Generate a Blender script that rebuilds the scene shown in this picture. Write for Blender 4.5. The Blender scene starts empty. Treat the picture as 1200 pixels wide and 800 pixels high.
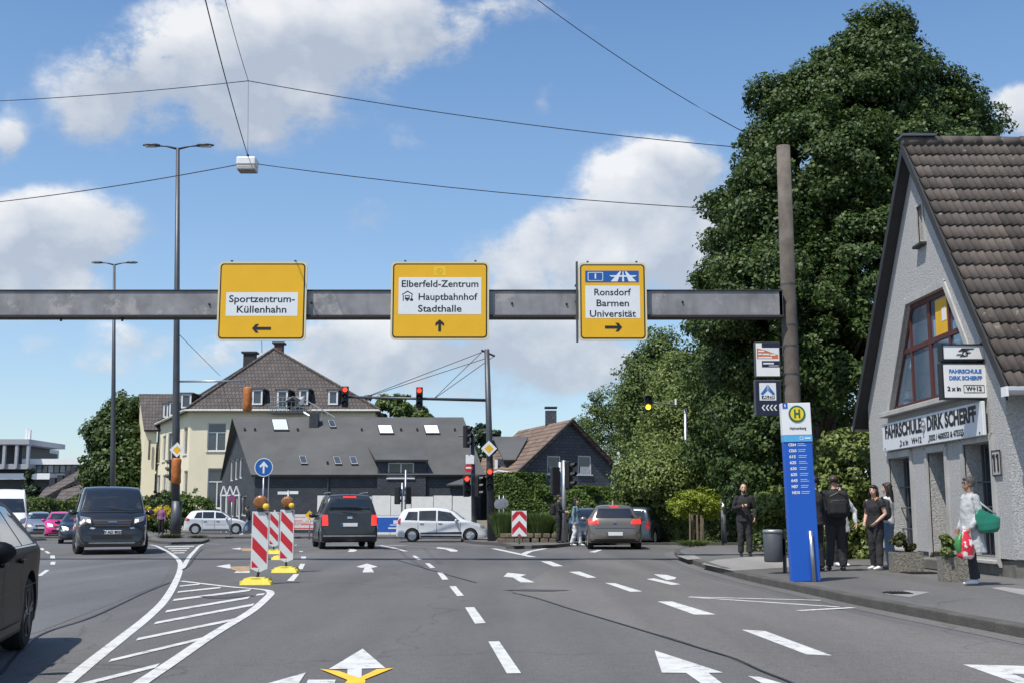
import bpy, bmesh, math, random
import numpy as np
from mathutils import Vector, Matrix
from mathutils.bvhtree import BVHTree
from mathutils.geometry import tessellate_polygon
random.seed(7); RNG = np.random.default_rng(11)
PI = math.pi; R = math.radians
scene = bpy.context.scene
COL = scene.collection

# ---------------------------------------------------------------- camera
CAMH = 1.2
FPX = 1350.0                       # focal length in pixels of the 1200 px wide photograph
TH = math.atan(200 / FPX)          # upward pitch
CT, ST = math.cos(TH), math.sin(TH)
cam_d = bpy.data.cameras.new('camera'); cam = bpy.data.objects.new('camera', cam_d)
COL.objects.link(cam); scene.camera = cam
cam.location = (0, 0, CAMH); cam.rotation_euler = (PI / 2 + TH, 0, 0)
cam_d.sensor_width = 36; cam_d.lens = 36 * FPX / 1200
cam_d.clip_start = 0.1; cam_d.clip_end = 3000

# ---------------------------------------------------------------- sun, sky, exposure
SUN = Vector((-0.36, -0.40, 1.0)).normalized()        # towards the sun
sun_d = bpy.data.lights.new('sun', 'SUN'); sun_o = bpy.data.objects.new('sun', sun_d)
COL.objects.link(sun_o); sun_d.energy = 4.0; sun_d.angle = R(0.53); sun_d.color = (1.0, 0.955, 0.88)
sun_o.rotation_euler = SUN.to_track_quat('Z', 'Y').to_euler()
sun_o.location = (0, 0, 60)
scene.view_settings.view_transform = 'Standard'; scene.view_settings.look = 'None'
scene.view_settings.exposure = 0.35; scene.view_settings.gamma = 1.0

world = bpy.data.worlds.new('World'); scene.world = world; world.use_nodes = True
def build_world():
    nt = world.node_tree; N = nt.nodes; L = nt.links; N.clear()
    # cloud density as a node group of the view direction, so it can be sampled twice
    g = bpy.data.node_groups.new('cloud_density', 'ShaderNodeTree')
    g.interface.new_socket('Vector', in_out='INPUT', socket_type='NodeSocketVector')
    g.interface.new_socket('Density', in_out='OUTPUT', socket_type='NodeSocketFloat')
    g.interface.new_socket('Light', in_out='OUTPUT', socket_type='NodeSocketFloat')
    gn = g.nodes; gl = g.links
    gi = gn.new('NodeGroupInput'); go = gn.new('NodeGroupOutput')
    def M(op, a, b=None, c=None, clamp=False):
        n = gn.new('ShaderNodeMath'); n.operation = op; n.use_clamp = clamp
        for i, v in enumerate((a, b, c)):
            if v is None: continue
            if isinstance(v, (int, float)): n.inputs[i].default_value = v
            else: gl.new(v, n.inputs[i])
        return n.outputs[0]
    sp = gn.new('ShaderNodeSeparateXYZ'); gl.new(gi.outputs[0], sp.inputs[0])
    yy = M('MAXIMUM', sp.outputs[1], 0.02)
    u = M('DIVIDE', sp.outputs[0], yy); v = M('DIVIDE', sp.outputs[2], yy)
    # warp for ragged cloud edges
    nz = gn.new('ShaderNodeTexNoise'); nz.inputs['Scale'].default_value = 9; nz.inputs['Detail'].default_value = 5
    gl.new(gi.outputs[0], nz.inputs['Vector'])
    sc = gn.new('ShaderNodeSeparateColor'); gl.new(nz.outputs['Color'], sc.inputs[0])
    u = M('ADD', u, M('MULTIPLY', M('SUBTRACT', sc.outputs[0], .5), .07))
    v = M('ADD', v, M('MULTIPLY', M('SUBTRACT', sc.outputs[1], .5), .05))
    cb = gn.new('ShaderNodeCombineXYZ'); gl.new(u, cb.inputs[0]); gl.new(v, cb.inputs[1])
    front = gn.new('ShaderNodeMapRange'); gl.new(sp.outputs[1], front.inputs[0])
    front.inputs[1].default_value = .3; front.inputs[2].default_value = .6
    tot = None; sun_side = None
    for (cx, cy, rx, ry, s) in CLOUDS:
        X = (cx - 600) / FPX; Y = (400 - cy) / FPX
        d = (X, CT - Y * ST, ST + Y * CT)
        uu, vv = d[0] / d[1], d[2] / d[1]
        vs = gn.new('ShaderNodeVectorMath'); vs.operation = 'SUBTRACT'; gl.new(cb.outputs[0], vs.inputs[0])
        vs.inputs[1].default_value = (uu, vv, 0)
        vm = gn.new('ShaderNodeVectorMath'); vm.operation = 'MULTIPLY'; gl.new(vs.outputs[0], vm.inputs[0])
        vm.inputs[1].default_value = (FPX / rx, FPX / ry, 0)
        dt = gn.new('ShaderNodeVectorMath'); dt.operation = 'DOT_PRODUCT'
        gl.new(vm.outputs[0], dt.inputs[0]); gl.new(vm.outputs[0], dt.inputs[1])
        e = M('MULTIPLY', M('EXPONENT', M('MULTIPLY', dt.outputs['Value'], -1)), s)
        tot = e if tot is None else M('ADD', tot, e)
        dl = gn.new('ShaderNodeVectorMath'); dl.operation = 'DOT_PRODUCT'; gl.new(vm.outputs[0], dl.inputs[0]); dl.inputs[1].default_value = (-.35, 1, 0)
        f_ = M('MULTIPLY', dl.outputs['Value'], e); sun_side = f_ if sun_side is None else M('ADD', sun_side, f_)
    tot = M('MULTIPLY', tot, front.outputs[0])
    # cumulus elsewhere in the sky
    ns = gn.new('ShaderNodeTexNoise'); ns.inputs['Scale'].default_value = 2.2; ns.inputs['Detail'].default_value = 3
    gl.new(gi.outputs[0], ns.inputs['Vector'])
    other = M('MULTIPLY', M('MULTIPLY', M('SUBTRACT', ns.outputs[0], .42), 3.0, clamp=True), M('SUBTRACT', 1, front.outputs[0]))
    tot = M('ADD', tot, other)
    mp = gn.new('ShaderNodeMapping'); mp.inputs['Scale'].default_value = (1, 1, 1.5); gl.new(gi.outputs[0], mp.inputs[0])
    n2 = gn.new('ShaderNodeTexNoise'); n2.inputs['Scale'].default_value = 9; n2.inputs['Detail'].default_value = 7
    n2.inputs['Roughness'].default_value = .66; gl.new(mp.outputs[0], n2.inputs['Vector'])
    fb = M('MULTIPLY', M('SUBTRACT', n2.outputs[0], .5), 3.2)
    dens = M('ADD', tot, M('MULTIPLY', fb, M('ADD', M('MULTIPLY', tot, 1.0, clamp=True), .16)))
    gl.new(dens, go.inputs[0]); gl.new(M('ADD', M('DIVIDE', sun_side, M('ADD', tot, .25)), M('MULTIPLY', fb, .6)), go.inputs[1])
    # main tree
    def W(op, a, b=None, clamp=False):
        n = N.new('ShaderNodeMath'); n.operation = op; n.use_clamp = clamp
        for i, v in enumerate((a, b)):
            if v is None: continue
            if isinstance(v, (int, float)): n.inputs[i].default_value = v
            else: L.new(v, n.inputs[i])
        return n.outputs[0]
    tc = N.new('ShaderNodeTexCoord')
    g0 = N.new('ShaderNodeGroup'); g0.node_tree = g; L.new(tc.outputs['Generated'], g0.inputs[0])
    puff = None                        # cauliflower edges
    nw = N.new('ShaderNodeTexNoise'); nw.inputs['Scale'].default_value = 14; nw.inputs['Detail'].default_value = 2; L.new(tc.outputs['Generated'], nw.inputs[0])
    wv = N.new('ShaderNodeVectorMath'); wv.operation = 'MULTIPLY_ADD'; L.new(nw.outputs['Color'], wv.inputs[0]); wv.inputs[1].default_value = (.07, .07, .07); L.new(tc.outputs['Generated'], wv.inputs[2])
    for sc_, am in ((13, .5), (31, .30)):
        vo = N.new('ShaderNodeTexVoronoi'); vo.inputs['Scale'].default_value = sc_; L.new(wv.outputs[0], vo.inputs['Vector'])
        e = W('MULTIPLY', W('SUBTRACT', .42, vo.outputs['Distance']), am); puff = e if puff is None else W('ADD', puff, e)
    full = W('ADD', g0.outputs[0], W('MULTIPLY', puff, W('ADD', W('MULTIPLY', g0.outputs[0], 1.0, True), .05)))
    ss = N.new('ShaderNodeMapRange'); ss.interpolation_type = 'SMOOTHSTEP'
    L.new(full, ss.inputs[0]); ss.inputs[1].default_value = .22; ss.inputs[2].default_value = .76
    lit = N.new('ShaderNodeMapRange'); L.new(W('ADD', g0.outputs[1], W('MULTIPLY', puff, 1.6)), lit.inputs[0])
    lit.inputs[1].default_value = -.45; lit.inputs[2].default_value = .65
    cc = N.new('ShaderNodeMix'); cc.data_type = 'RGBA'; L.new(lit.outputs[0], cc.inputs[0])
    cc.inputs[6].default_value = (3.9, 4.35, 5.1, 1); cc.inputs[7].default_value = (7.6, 7.6, 7.6, 1)
    sky = N.new('ShaderNodeTexSky'); sky.sky_type = 'NISHITA'; sky.sun_disc = False
    sky.sun_elevation = math.asin(SUN.z); sky.sun_rotation = math.atan2(SUN.x, SUN.y)
    sky.air_density = 1.0; sky.dust_density = 0.6; sky.ozone_density = 2.5; sky.altitude = 200
    gm = N.new('ShaderNodeHueSaturation'); gm.inputs['Saturation'].default_value = 1.18; gm.inputs['Value'].default_value = 1.3; L.new(sky.outputs[0], gm.inputs['Color'])
    # thin summer haze near the horizon
    sz = N.new('ShaderNodeSeparateXYZ'); L.new(tc.outputs['Generated'], sz.inputs[0])
    hz = N.new('ShaderNodeMapRange'); L.new(sz.outputs[2], hz.inputs[0])
    hz.inputs[1].default_value = 0.0; hz.inputs[2].default_value = .5; hz.inputs[3].default_value = .5; hz.inputs[4].default_value = 0
    hm = N.new('ShaderNodeMix'); hm.data_type = 'RGBA'; L.new(hz.outputs[0], hm.inputs[0]); L.new(gm.outputs[0], hm.inputs[6])
    hm.inputs[7].default_value = (3.7, 4.8, 6.0, 1)
    mx = N.new('ShaderNodeMix'); mx.data_type = 'RGBA'; L.new(W('MULTIPLY', ss.outputs[0], .88), mx.inputs[0])
    L.new(hm.outputs[2], mx.inputs[6]); L.new(cc.outputs[2], mx.inputs[7])
    bg = N.new('ShaderNodeBackground'); bg.inputs[1].default_value = 0.1; L.new(mx.outputs[2], bg.inputs[0])
    out = N.new('ShaderNodeOutputWorld'); L.new(bg.outputs[0], out.inputs[0])
CLOUDS = [(120, 110, 70, 60, .9), (220, 70, 120, 75, 1.0), (340, 45, 120, 70, 1.0), (440, 25, 90, 45, .9), (270, 140, 80, 40, .5),
          (600, 20, 55, 30, .75), (690, 30, 40, 18, .35), (640, 118, 20, 22, .45),
          (740, 225, 60, 45, .9), (800, 200, 62, 38, 1.1), (660, 255, 70, 35, .7), (700, 300, 110, 45, .8), (820, 290, 80, 60, .9),
          (60, 265, 85, 45, .9), (0, 290, 70, 50, .8), (0, 165, 26, 40, .8), (110, 290, 40, 25, .5),
          (430, 262, 42, 26, .75), (255, 318, 26, 12, .6), (600, 335, 26, 18, .65), (500, 400, 120, 30, .5), (620, 410, 110, 45, .65), (430, 430, 90, 30, .5),
          (230, 420, 45, 22, .45), (110, 440, 60, 22, .4), (700, 380, 60, 40, .45), (560, 470, 90, 20, .35),
          (1195, 130, 38, 26, 1.0), (1240, 150, 60, 40, .9), (330, 130, 150, 50, .35), (60, 330, 120, 50, .45), (180, 250, 60, 30, .35), (520, 60, 60, 30, .4), (330, 430, 120, 50, .4), (560, 300, 60, 30, .3), (520, 360, 70, 30, .4), (680, 440, 60, 30, .4), (470, 180, 40, 20, .25), (440, 400, 70, 28, .5), (600, 430, 80, 25, .5), (640, 380, 40, 22, .5), (150, 405, 50, 22, .45), (300, 395, 60, 20, .45), (790, 180, 40, 18, .6), (735, 195, 26, 16, .5), (20, 250, 30, 20, .4), (30, 410, 40, 20, .35)]
build_world()

# ---------------------------------------------------------------- projection helpers (pixel of the photograph -> point in the place)
def ray(px, py):
    x = (px - 600) / FPX; y = (400 - py) / FPX
    return Vector((x, CT - y * ST, ST + y * CT))
def gz(y):
    t = min(1, max(0, (y - 40) / 16)); return -0.22 * t * t * (3 - 2 * t)
def P(px, py, Y):
    r = ray(px, py); k = Y / r.y; return Vector((r.x * k, Y, CAMH + r.z * k))
def PX(px, py, X):
    r = ray(px, py); k = X / r.x; return Vector((X, r.y * k, CAMH + r.z * k))
def G(px, py, z=0.0):
    r = ray(px, py); zz = z
    for _ in range(12):
        k = (zz - CAMH) / r.z; zz = .5 * zz + .5 * (gz(r.y * k) + z)
    k = (zz - CAMH) / r.z
    return Vector((r.x * k, r.y * k, zz))
def XatY(px, Y, z=1.2):
    return (px - 600) / FPX * (Y * CT + (z - CAMH) * ST)
def on_plane(px, py, p0, n, off=0.0):
    r = ray(px, py); o = Vector((0, 0, CAMH)); k = (Vector(p0) - o).dot(n) / r.dot(n)
    return o + r * k + n * off

# ---------------------------------------------------------------- materials
MATS = {}
def mat(name, col, rough=.6, metal=0.0, var=.12, scale=4.0, bump=0.0, bscale=60.0, spec=.5, coat=0.0, emit=None, es=1.0, alpha=None, dirt=0.0, trans=0.0):
    if name in MATS: return MATS[name]
    m = bpy.data.materials.new(name); m.use_nodes = True; nt = m.node_tree; b = nt.nodes['Principled BSDF']
    b.inputs['Roughness'].default_value = rough; b.inputs['Metallic'].default_value = metal
    b.inputs['Specular IOR Level'].default_value = spec; b.inputs['Coat Weight'].default_value = coat
    tc = nt.nodes.new('ShaderNodeTexCoord')
    nz = nt.nodes.new('ShaderNodeTexNoise'); nz.inputs['Scale'].default_value = scale; nz.inputs['Detail'].default_value = 6
    nt.links.new(tc.outputs['Object'], nz.inputs['Vector'])
    mr = nt.nodes.new('ShaderNodeMapRange'); nt.links.new(nz.outputs[0], mr.inputs[0])
    mr.inputs[1].default_value = .25; mr.inputs[2].default_value = .75
    mr.inputs[3].default_value = 1 - var; mr.inputs[4].default_value = 1 + var
    vm = nt.nodes.new('ShaderNodeVectorMath'); vm.operation = 'SCALE'
    vm.inputs[0].default_value = col; nt.links.new(mr.outputs[0], vm.inputs['Scale'])
    last = vm.outputs[0]
    if dirt:
        n3 = nt.nodes.new('ShaderNodeTexNoise'); n3.inputs['Scale'].default_value = scale * .5; n3.inputs['Detail'].default_value = 8; n3.inputs['Roughness'].default_value = .7
        mp = nt.nodes.new('ShaderNodeMapping'); mp.inputs['Scale'].default_value = (1.6, 1.6, .35); nt.links.new(tc.outputs['Object'], mp.inputs[0]); nt.links.new(mp.outputs[0], n3.inputs['Vector'])
        r3 = nt.nodes.new('ShaderNodeMapRange'); nt.links.new(n3.outputs[0], r3.inputs[0]); r3.inputs[1].default_value = .5; r3.inputs[2].default_value = .72; r3.inputs[4].default_value = dirt
        mx = nt.nodes.new('ShaderNodeMix'); mx.data_type = 'RGBA'; nt.links.new(r3.outputs[0], mx.inputs[0]); nt.links.new(last, mx.inputs[6]); mx.inputs[7].default_value = (col[0] * .35, col[1] * .33, col[2] * .3, 1)
        last = mx.outputs[2]
    nt.links.new(last, b.inputs['Base Color'])
    if bump:
        n2 = nt.nodes.new('ShaderNodeTexNoise'); n2.inputs['Scale'].default_value = bscale; n2.inputs['Detail'].default_value = 4
        nt.links.new(tc.outputs['Object'], n2.inputs['Vector'])
        bp = nt.nodes.new('ShaderNodeBump'); bp.inputs['Strength'].default_value = bump; bp.inputs['Distance'].default_value = .02
        nt.links.new(n2.outputs[0], bp.inputs['Height']); nt.links.new(bp.outputs[0], b.inputs['Normal'])
    if emit is not None:
        b.inputs['Emission Color'].default_value = (*emit, 1); b.inputs['Emission Strength'].default_value = es
    if trans:
        b.inputs['Transmission Weight'].default_value = trans
    MATS[name] = m; return m

def leaf_mat(name, c1, c2, trans=.25):
    if name in MATS: return MATS[name]
    m = bpy.data.materials.new(name); m.use_nodes = True; nt = m.node_tree; N = nt.nodes; L = nt.links
    b = N['Principled BSDF']; out = N['Material Output']
    b.inputs['Roughness'].default_value = .5; b.inputs['Specular IOR Level'].default_value = .35
    ge = N.new('ShaderNodeNewGeometry'); cr = N.new('ShaderNodeMix'); cr.data_type = 'RGBA'
    L.new(ge.outputs['Random Per Island'], cr.inputs[0]); cr.inputs[6].default_value = (*c1, 1); cr.inputs[7].default_value = (*c2, 1)
    L.new(cr.outputs[2], b.inputs['Base Color'])
    t = N.new('ShaderNodeBsdfTranslucent'); L.new(cr.outputs[2], t.inputs[0])
    ms = N.new('ShaderNodeMixShader'); ms.inputs[0].default_value = trans
    L.new(b.outputs[0], ms.inputs[1]); L.new(t.outputs[0], ms.inputs[2]); L.new(ms.outputs[0], out.inputs[0])
    MATS[name] = m; return m

def row_mat(name, col, mortar, bw, bh, axis='xz', rough=.7, msize=.02, bump=.6, var=.15, offset=.5):
    """slates / tiles / courses too far off to tell apart: brick texture in metres"""
    if name in MATS: return MATS[name]
    m = bpy.data.materials.new(name); m.use_nodes = True; nt = m.node_tree; N = nt.nodes; L = nt.links
    b = N['Principled BSDF']; b.inputs['Roughness'].default_value = rough
    tc = N.new('ShaderNodeTexCoord'); sp = N.new('ShaderNodeSeparateXYZ'); L.new(tc.outputs['Object'], sp.inputs[0])
    cb = N.new('ShaderNodeCombineXYZ')
    i = 'xyz'.index(axis[0]); j = 'xyz'.index(axis[1])
    L.new(sp.outputs[i], cb.inputs[0]); L.new(sp.outputs[j], cb.inputs[1])
    br = N.new('ShaderNodeTexBrick'); L.new(cb.outputs[0], br.inputs[0]); br.inputs['Scale'].default_value = 1
    br.inputs['Brick Width'].default_value = bw; br.inputs['Row Height'].default_value = bh; br.inputs['Mortar Size'].default_value = msize
    br.inputs['Mortar Smooth'].default_value = .3; br.offset = offset; br.inputs['Bias'].default_value = 0
    c = Vector(col)
    br.inputs['Color1'].default_value = (*(c * (1 - var)), 1); br.inputs['Color2'].default_value = (*(c * (1 + var)), 1); br.inputs['Mortar'].default_value = (*mortar, 1)
    nz = N.new('ShaderNodeTexNoise'); nz.inputs['Scale'].default_value = .8; nz.inputs['Detail'].default_value = 8; L.new(tc.outputs['Object'], nz.inputs[0])
    mr = N.new('ShaderNodeMapRange'); L.new(nz.outputs[0], mr.inputs[0]); mr.inputs[1].default_value = .3; mr.inputs[2].default_value = .7; mr.inputs[3].default_value = .78; mr.inputs[4].default_value = 1.22
    vm = N.new('ShaderNodeVectorMath'); vm.operation = 'SCALE'; L.new(br.outputs[0], vm.inputs[0]); L.new(mr.outputs[0], vm.inputs['Scale'])
    L.new(vm.outputs[0], b.inputs['Base Color'])
    bp = N.new('ShaderNodeBump'); bp.inputs['Strength'].default_value = bump; bp.inputs['Distance'].default_value = .03; bp.invert = True
    L.new(br.outputs['Fac'], bp.inputs['Height']); L.new(bp.outputs[0], b.inputs['Normal'])
    MATS[name] = m; return m

# ---------------------------------------------------------------- object helpers
def tag(o, label=None, cat=None, group=None, kind=None):
    if label: o['label'] = label
    if cat: o['category'] = cat
    if group: o['group'] = group
    if kind: o['kind'] = kind
    return o
def thing(name, label, cat, loc=(0, 0, 0), rz=0.0, group=None, rot=None, scale=None):
    o = bpy.data.objects.new(name, None); COL.objects.link(o); o.location = loc
    o.rotation_euler = rot if rot else (0, 0, rz)
    if scale: o.scale = scale
    o.empty_display_size = .3
    return tag(o, label, cat, group)
def link(name, me, parent=None, m=None):
    o = bpy.data.objects.new(name, me); COL.objects.link(o)
    if parent: o.parent = parent
    if m:
        for k in (m if isinstance(m, (list, tuple)) else [m]): me.materials.append(k)
    return o

class MB:
    def __init__(s): s.v = []; s.f = []; s.mi = []; s.cur = 0
    def add(s, vs, fs):
        b = len(s.v); s.v += [tuple(x) for x in vs]; s.f += [tuple(i + b for i in f) for f in fs]; s.mi += [s.cur] * len(fs); return s
    def box(s, c, size, rz=0.0, taper=1.0, rot=None):
        hx, hy, hz = size[0] / 2, size[1] / 2, size[2] / 2
        M = rot if rot is not None else Matrix.Rotation(rz, 3, 'Z')
        vs = []
        for k, (x, y, z) in enumerate([(-1, -1, -1), (1, -1, -1), (1, 1, -1), (-1, 1, -1), (-1, -1, 1), (1, -1, 1), (1, 1, 1), (-1, 1, 1)]):
            t = taper if z > 0 else 1
            vs.append(Vector(c) + M @ Vector((x * hx * t, y * hy * t, z * hz)))
        return s.add(vs, [(0, 3, 2, 1), (4, 5, 6, 7), (0, 1, 5, 4), (1, 2, 6, 5), (2, 3, 7, 6), (3, 0, 4, 7)])
    def bbox(s, c, size, bev=.01, rz=0.0):
        """box with bevelled edges"""
        hx, hy, hz = size[0] / 2, size[1] / 2, size[2] / 2; b = min(bev, hx * .9, hy * .9, hz * .9)
        bm = bmesh.new(); bmesh.ops.create_cube(bm, size=1)
        for v in bm.verts: v.co = Vector((v.co.x * 2 * hx, v.co.y * 2 * hy, v.co.z * 2 * hz))
        bmesh.ops.bevel(bm, geom=bm.edges[:], offset=b, segments=2, affect='EDGES', profile=.5)
        M = Matrix.Rotation(rz, 3, 'Z'); bm.verts.index_update()
        s.add([Vector(c) + M @ v.co for v in bm.verts], [[v.index for v in f.verts] for f in bm.faces]); bm.free(); return s
    def tube(s, pts, rad, n=8, cap=True, ell=None, ref=None, round_cap=0):
        pts = [Vector(p) for p in pts]
        if not isinstance(rad, (list, tuple)): rad = [rad] * len(pts)
        rad = [(r, r) if not isinstance(r, (list, tuple)) else r for r in rad]
        if round_cap:
            d0 = (pts[0] - pts[1]).normalized(); d1 = (pts[-1] - pts[-2]).normalized()
            a, b = rad[0], rad[-1]
            pre = [(pts[0] + d0 * min(a) * q, (a[0] * w, a[1] * w)) for q, w in ((.92, .35), (.6, .8))]
            post = [(pts[-1] + d1 * min(b) * q, (b[0] * w, b[1] * w)) for q, w in ((.6, .8), (.92, .35))]
            pts = [p for p, _ in pre] + pts + [p for p, _ in post]; rad = [r for _, r in pre] + rad + [r for _, r in post]
        vs = []; fs = []
        for i, p in enumerate(pts):
            t = (pts[min(i + 1, len(pts) - 1)] - pts[max(i - 1, 0)]).normalized()
            rf = Vector(ref) if ref else (Vector((1, 0, 0)) if abs(t.x) < .8 else Vector((0, 1, 0)))
            a = (rf - t * rf.dot(t)).normalized(); b = t.cross(a)
            for k in range(n):
                q = 2 * PI * k / n; vs.append(p + a * math.cos(q) * rad[i][0] + b * math.sin(q) * rad[i][1])
        for i in range(len(pts) - 1):
            for k in range(n):
                k2 = (k + 1) % n; fs.append((i * n + k, i * n + k2, (i + 1) * n + k2, (i + 1) * n + k))
        if cap:
            fs.append(tuple(range(n - 1, -1, -1))); fs.append(tuple(range((len(pts) - 1) * n, len(pts) * n)))
        return s.add(vs, fs)
    def lathe(s, prof, c=(0, 0, 0), axis='z', n=20):
        """prof: list of (r, h); closed by caps where r>0"""
        vs = []; fs = []; c = Vector(c)
        for (r, h) in prof:
            for k in range(n):
                q = 2 * PI * k / n; a, b = r * math.cos(q), r * math.sin(q)
                vs.append(c + (Vector((a, b, h)) if axis == 'z' else Vector((a, h, b)) if axis == 'y' else Vector((h, a, b))))
        for i in range(len(prof) - 1):
            for k in range(n):
                k2 = (k + 1) % n; fs.append((i * n + k, i * n + k2, (i + 1) * n + k2, (i + 1) * n + k))
        if prof[0] != prof[-1]: fs.append(tuple(range(n - 1, -1, -1))); fs.append(tuple(range((len(prof) - 1) * n, len(prof) * n)))
        return s.add(vs, fs)
    def ball(s, c, r, n=12, m=8):
        r = (r, r, r) if not isinstance(r, (list, tuple)) else r
        vs = [Vector(c) + Vector((0, 0, -r[2]))]; fs = []
        for i in range(1, m):
            a = -PI / 2 + PI * i / m
            for k in range(n):
                q = 2 * PI * k / n; vs.append(Vector(c) + Vector((r[0] * math.cos(a) * math.cos(q), r[1] * math.cos(a) * math.sin(q), r[2] * math.sin(a))))
        vs.append(Vector(c) + Vector((0, 0, r[2])))
        for k in range(n): fs.append((0, 1 + (k + 1) % n, 1 + k))
        for i in range(m - 2):
            for k in range(n):
                a = 1 + i * n; fs.append((a + k, a + (k + 1) % n, a + n + (k + 1) % n, a + n + k))
        t = len(vs) - 1; a = 1 + (m - 2) * n
        for k in range(n): fs.append((a + k, a + (k + 1) % n, t))
        return s.add(vs, fs)
    def prism(s, poly, d):
        """poly: 3-D points (planar), d: extrusion vector"""
        n = len(poly); poly = [Vector(p) for p in poly]; d = Vector(d)
        return s.add(poly + [p + d for p in poly], [tuple(range(n))[::-1], tuple(range(n, 2 * n))] + [(i, (i + 1) % n, n + (i + 1) % n, n + i) for i in range(n)])
    def slab(s, poly, t):
        poly = [Vector(p) for p in poly]; n = (poly[1] - poly[0]).cross(poly[-1] - poly[0]).normalized()
        if n.z < 0: n = -n
        return s.prism([p - n * t for p in poly], n * t)
    def face(s, poly): return s.add(poly, [tuple(range(len(poly)))])
    def wall(s, outline, holes, T, depth):
        """outline/holes: 2-D (u, w) polygons; T maps (u, w, d) to 3-D, d = depth behind the face"""
        polys = [[Vector((u, w, 0)) for u, w in outline]] + [[Vector((u, w, 0)) for u, w in h] for h in holes]
        tri = tessellate_polygon(polys); flat = [p for pl in polys for p in pl]
        s.add([T(p.x, p.y, 0) for p in flat], [tuple(t) for t in tri])
        for k, pl in enumerate(polys):
            n = len(pl); dd = depth
            s.add([T(p.x, p.y, 0) for p in pl] + [T(p.x, p.y, dd) for p in pl], [(i, (i + 1) % n, n + (i + 1) % n, n + i) for i in range(n)])
        return s
    def mesh(s, name, smooth=False):
        me = bpy.data.meshes.new(name); me.from_pydata(s.v, [], s.f)
        if len(set(s.mi)) > 1: me.polygons.foreach_set('material_index', s.mi)
        if smooth: me.polygons.foreach_set('use_smooth', [True] * len(s.f))
        bm = bmesh.new(); bm.from_mesh(me); bmesh.ops.recalc_face_normals(bm, faces=bm.faces); bm.to_mesh(me); bm.free()
        me.update(); return me
    def build(s, name, m, parent=None, smooth=False, label=None, cat=None, group=None, kind=None):
        o = link(name, s.mesh(name, smooth), parent, m); return tag(o, label, cat, group, kind)

def smooth_angle(o, ang=35):
    me = o.data; me.polygons.foreach_set('use_smooth', [True] * len(me.polygons))
    bm = bmesh.new(); bm.from_mesh(me); a = R(ang)
    for e in bm.edges:
        if len(e.link_faces) == 2 and e.calc_face_angle(0) > a: e.smooth = False
    bm.to_mesh(me); bm.free(); return o

def text_mesh(body, size=1.0, align='CENTER', bold=0.0, extrude=.002, xs=1.0, spacing=1.0):
    c = bpy.data.curves.new('lettering', 'FONT'); c.body = body; c.size = size; c.align_x = align; c.align_y = 'CENTER'
    c.extrude = extrude; c.offset = bold; c.resolution_u = 3; c.space_character = spacing
    o = bpy.data.objects.new('tmp', c); COL.objects.link(o)
    bpy.context.view_layer.update()
    me = bpy.data.meshes.new_from_object(o.evaluated_get(bpy.context.evaluated_depsgraph_get()))
    bpy.data.objects.remove(o); bpy.data.curves.remove(c)
    for v in me.vertices: v.co.x *= xs
    me.name = 'lettering'; return me
def text(body, size, M, m, parent, name='lettering', **k):
    """M: 4x4 taking text plane (x right, y up, z outward) to the parent's space"""
    me = text_mesh(body, size, **k); me.transform(M); return link(name, me, parent, m)
def front_M(x, y, z):                       # text facing -Y at (x, y, z)
    return Matrix.Translation((x, y, z)) @ Matrix.Rotation(PI / 2, 4, 'X')

PENDING = []                                 # objects whose modifiers are applied at the end
def finish_pending():
    bpy.context.view_layer.update(); dg = bpy.context.evaluated_depsgraph_get(); new = []
    for o in PENDING:
        me = bpy.data.meshes.new_from_object(o.evaluated_get(dg)); new.append(me)
    for o, me in zip(PENDING, new):
        mats = [s.material for s in o.material_slots]; o.modifiers.clear(); old = o.data; o.data = me; me.name = o.name
        if not me.materials:
            for k in mats: me.materials.append(k)
        me.polygons.foreach_set('use_smooth', [True] * len(me.polygons))
    for c in CUTTERS: bpy.data.objects.remove(c)
CUTTERS = []
TEXF = {}
def folds(o, scale, strength):
    if scale not in TEXF: TEXF[scale] = bpy.data.textures.new('folds', 'CLOUDS'); TEXF[scale].noise_scale = scale; TEXF[scale].noise_depth = 2
    d = o.modifiers.new('folds', 'DISPLACE'); d.texture = TEXF[scale]; d.strength = strength; d.mid_level = .5; d.texture_coords = 'LOCAL'
    return o
def remesh(o, vox):
    md = o.modifiers.new('union', 'REMESH'); md.mode = 'VOXEL'; md.voxel_size = vox; md.use_smooth_shade = True
    sm = o.modifiers.new('smooth', 'SMOOTH'); sm.iterations = 3; sm.factor = .5
    PENDING.append(o); return o

# common materials
m_steel = mat('painted_grey_steel', (.075, .08, .09), .45, .3, var=.15, scale=2)
m_galv = mat('galvanised_steel', (.38, .39, .40), .42, .75, var=.15, scale=8)
m_black = mat('black_plastic', (.012, .012, .013), .45, var=.1)
m_white = mat('white_paint', (.78, .78, .77), .5, var=.04, scale=3)
m_red = mat('red_sheeting', (.55, .02, .025), .45, var=.08)
m_glass = mat('window_glass', (.03, .04, .05), .06, spec=.9, var=.3, scale=.7)
m_glass_sky = mat('skylight_glass', (.55, .58, .62), .15, spec=.9, var=.06)
m_ink = mat('black_lettering', (.012, .012, .014), .5, var=.02)
m_inkwhite = mat('white_lettering', (.82, .82, .82), .5, var=.02)
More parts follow.
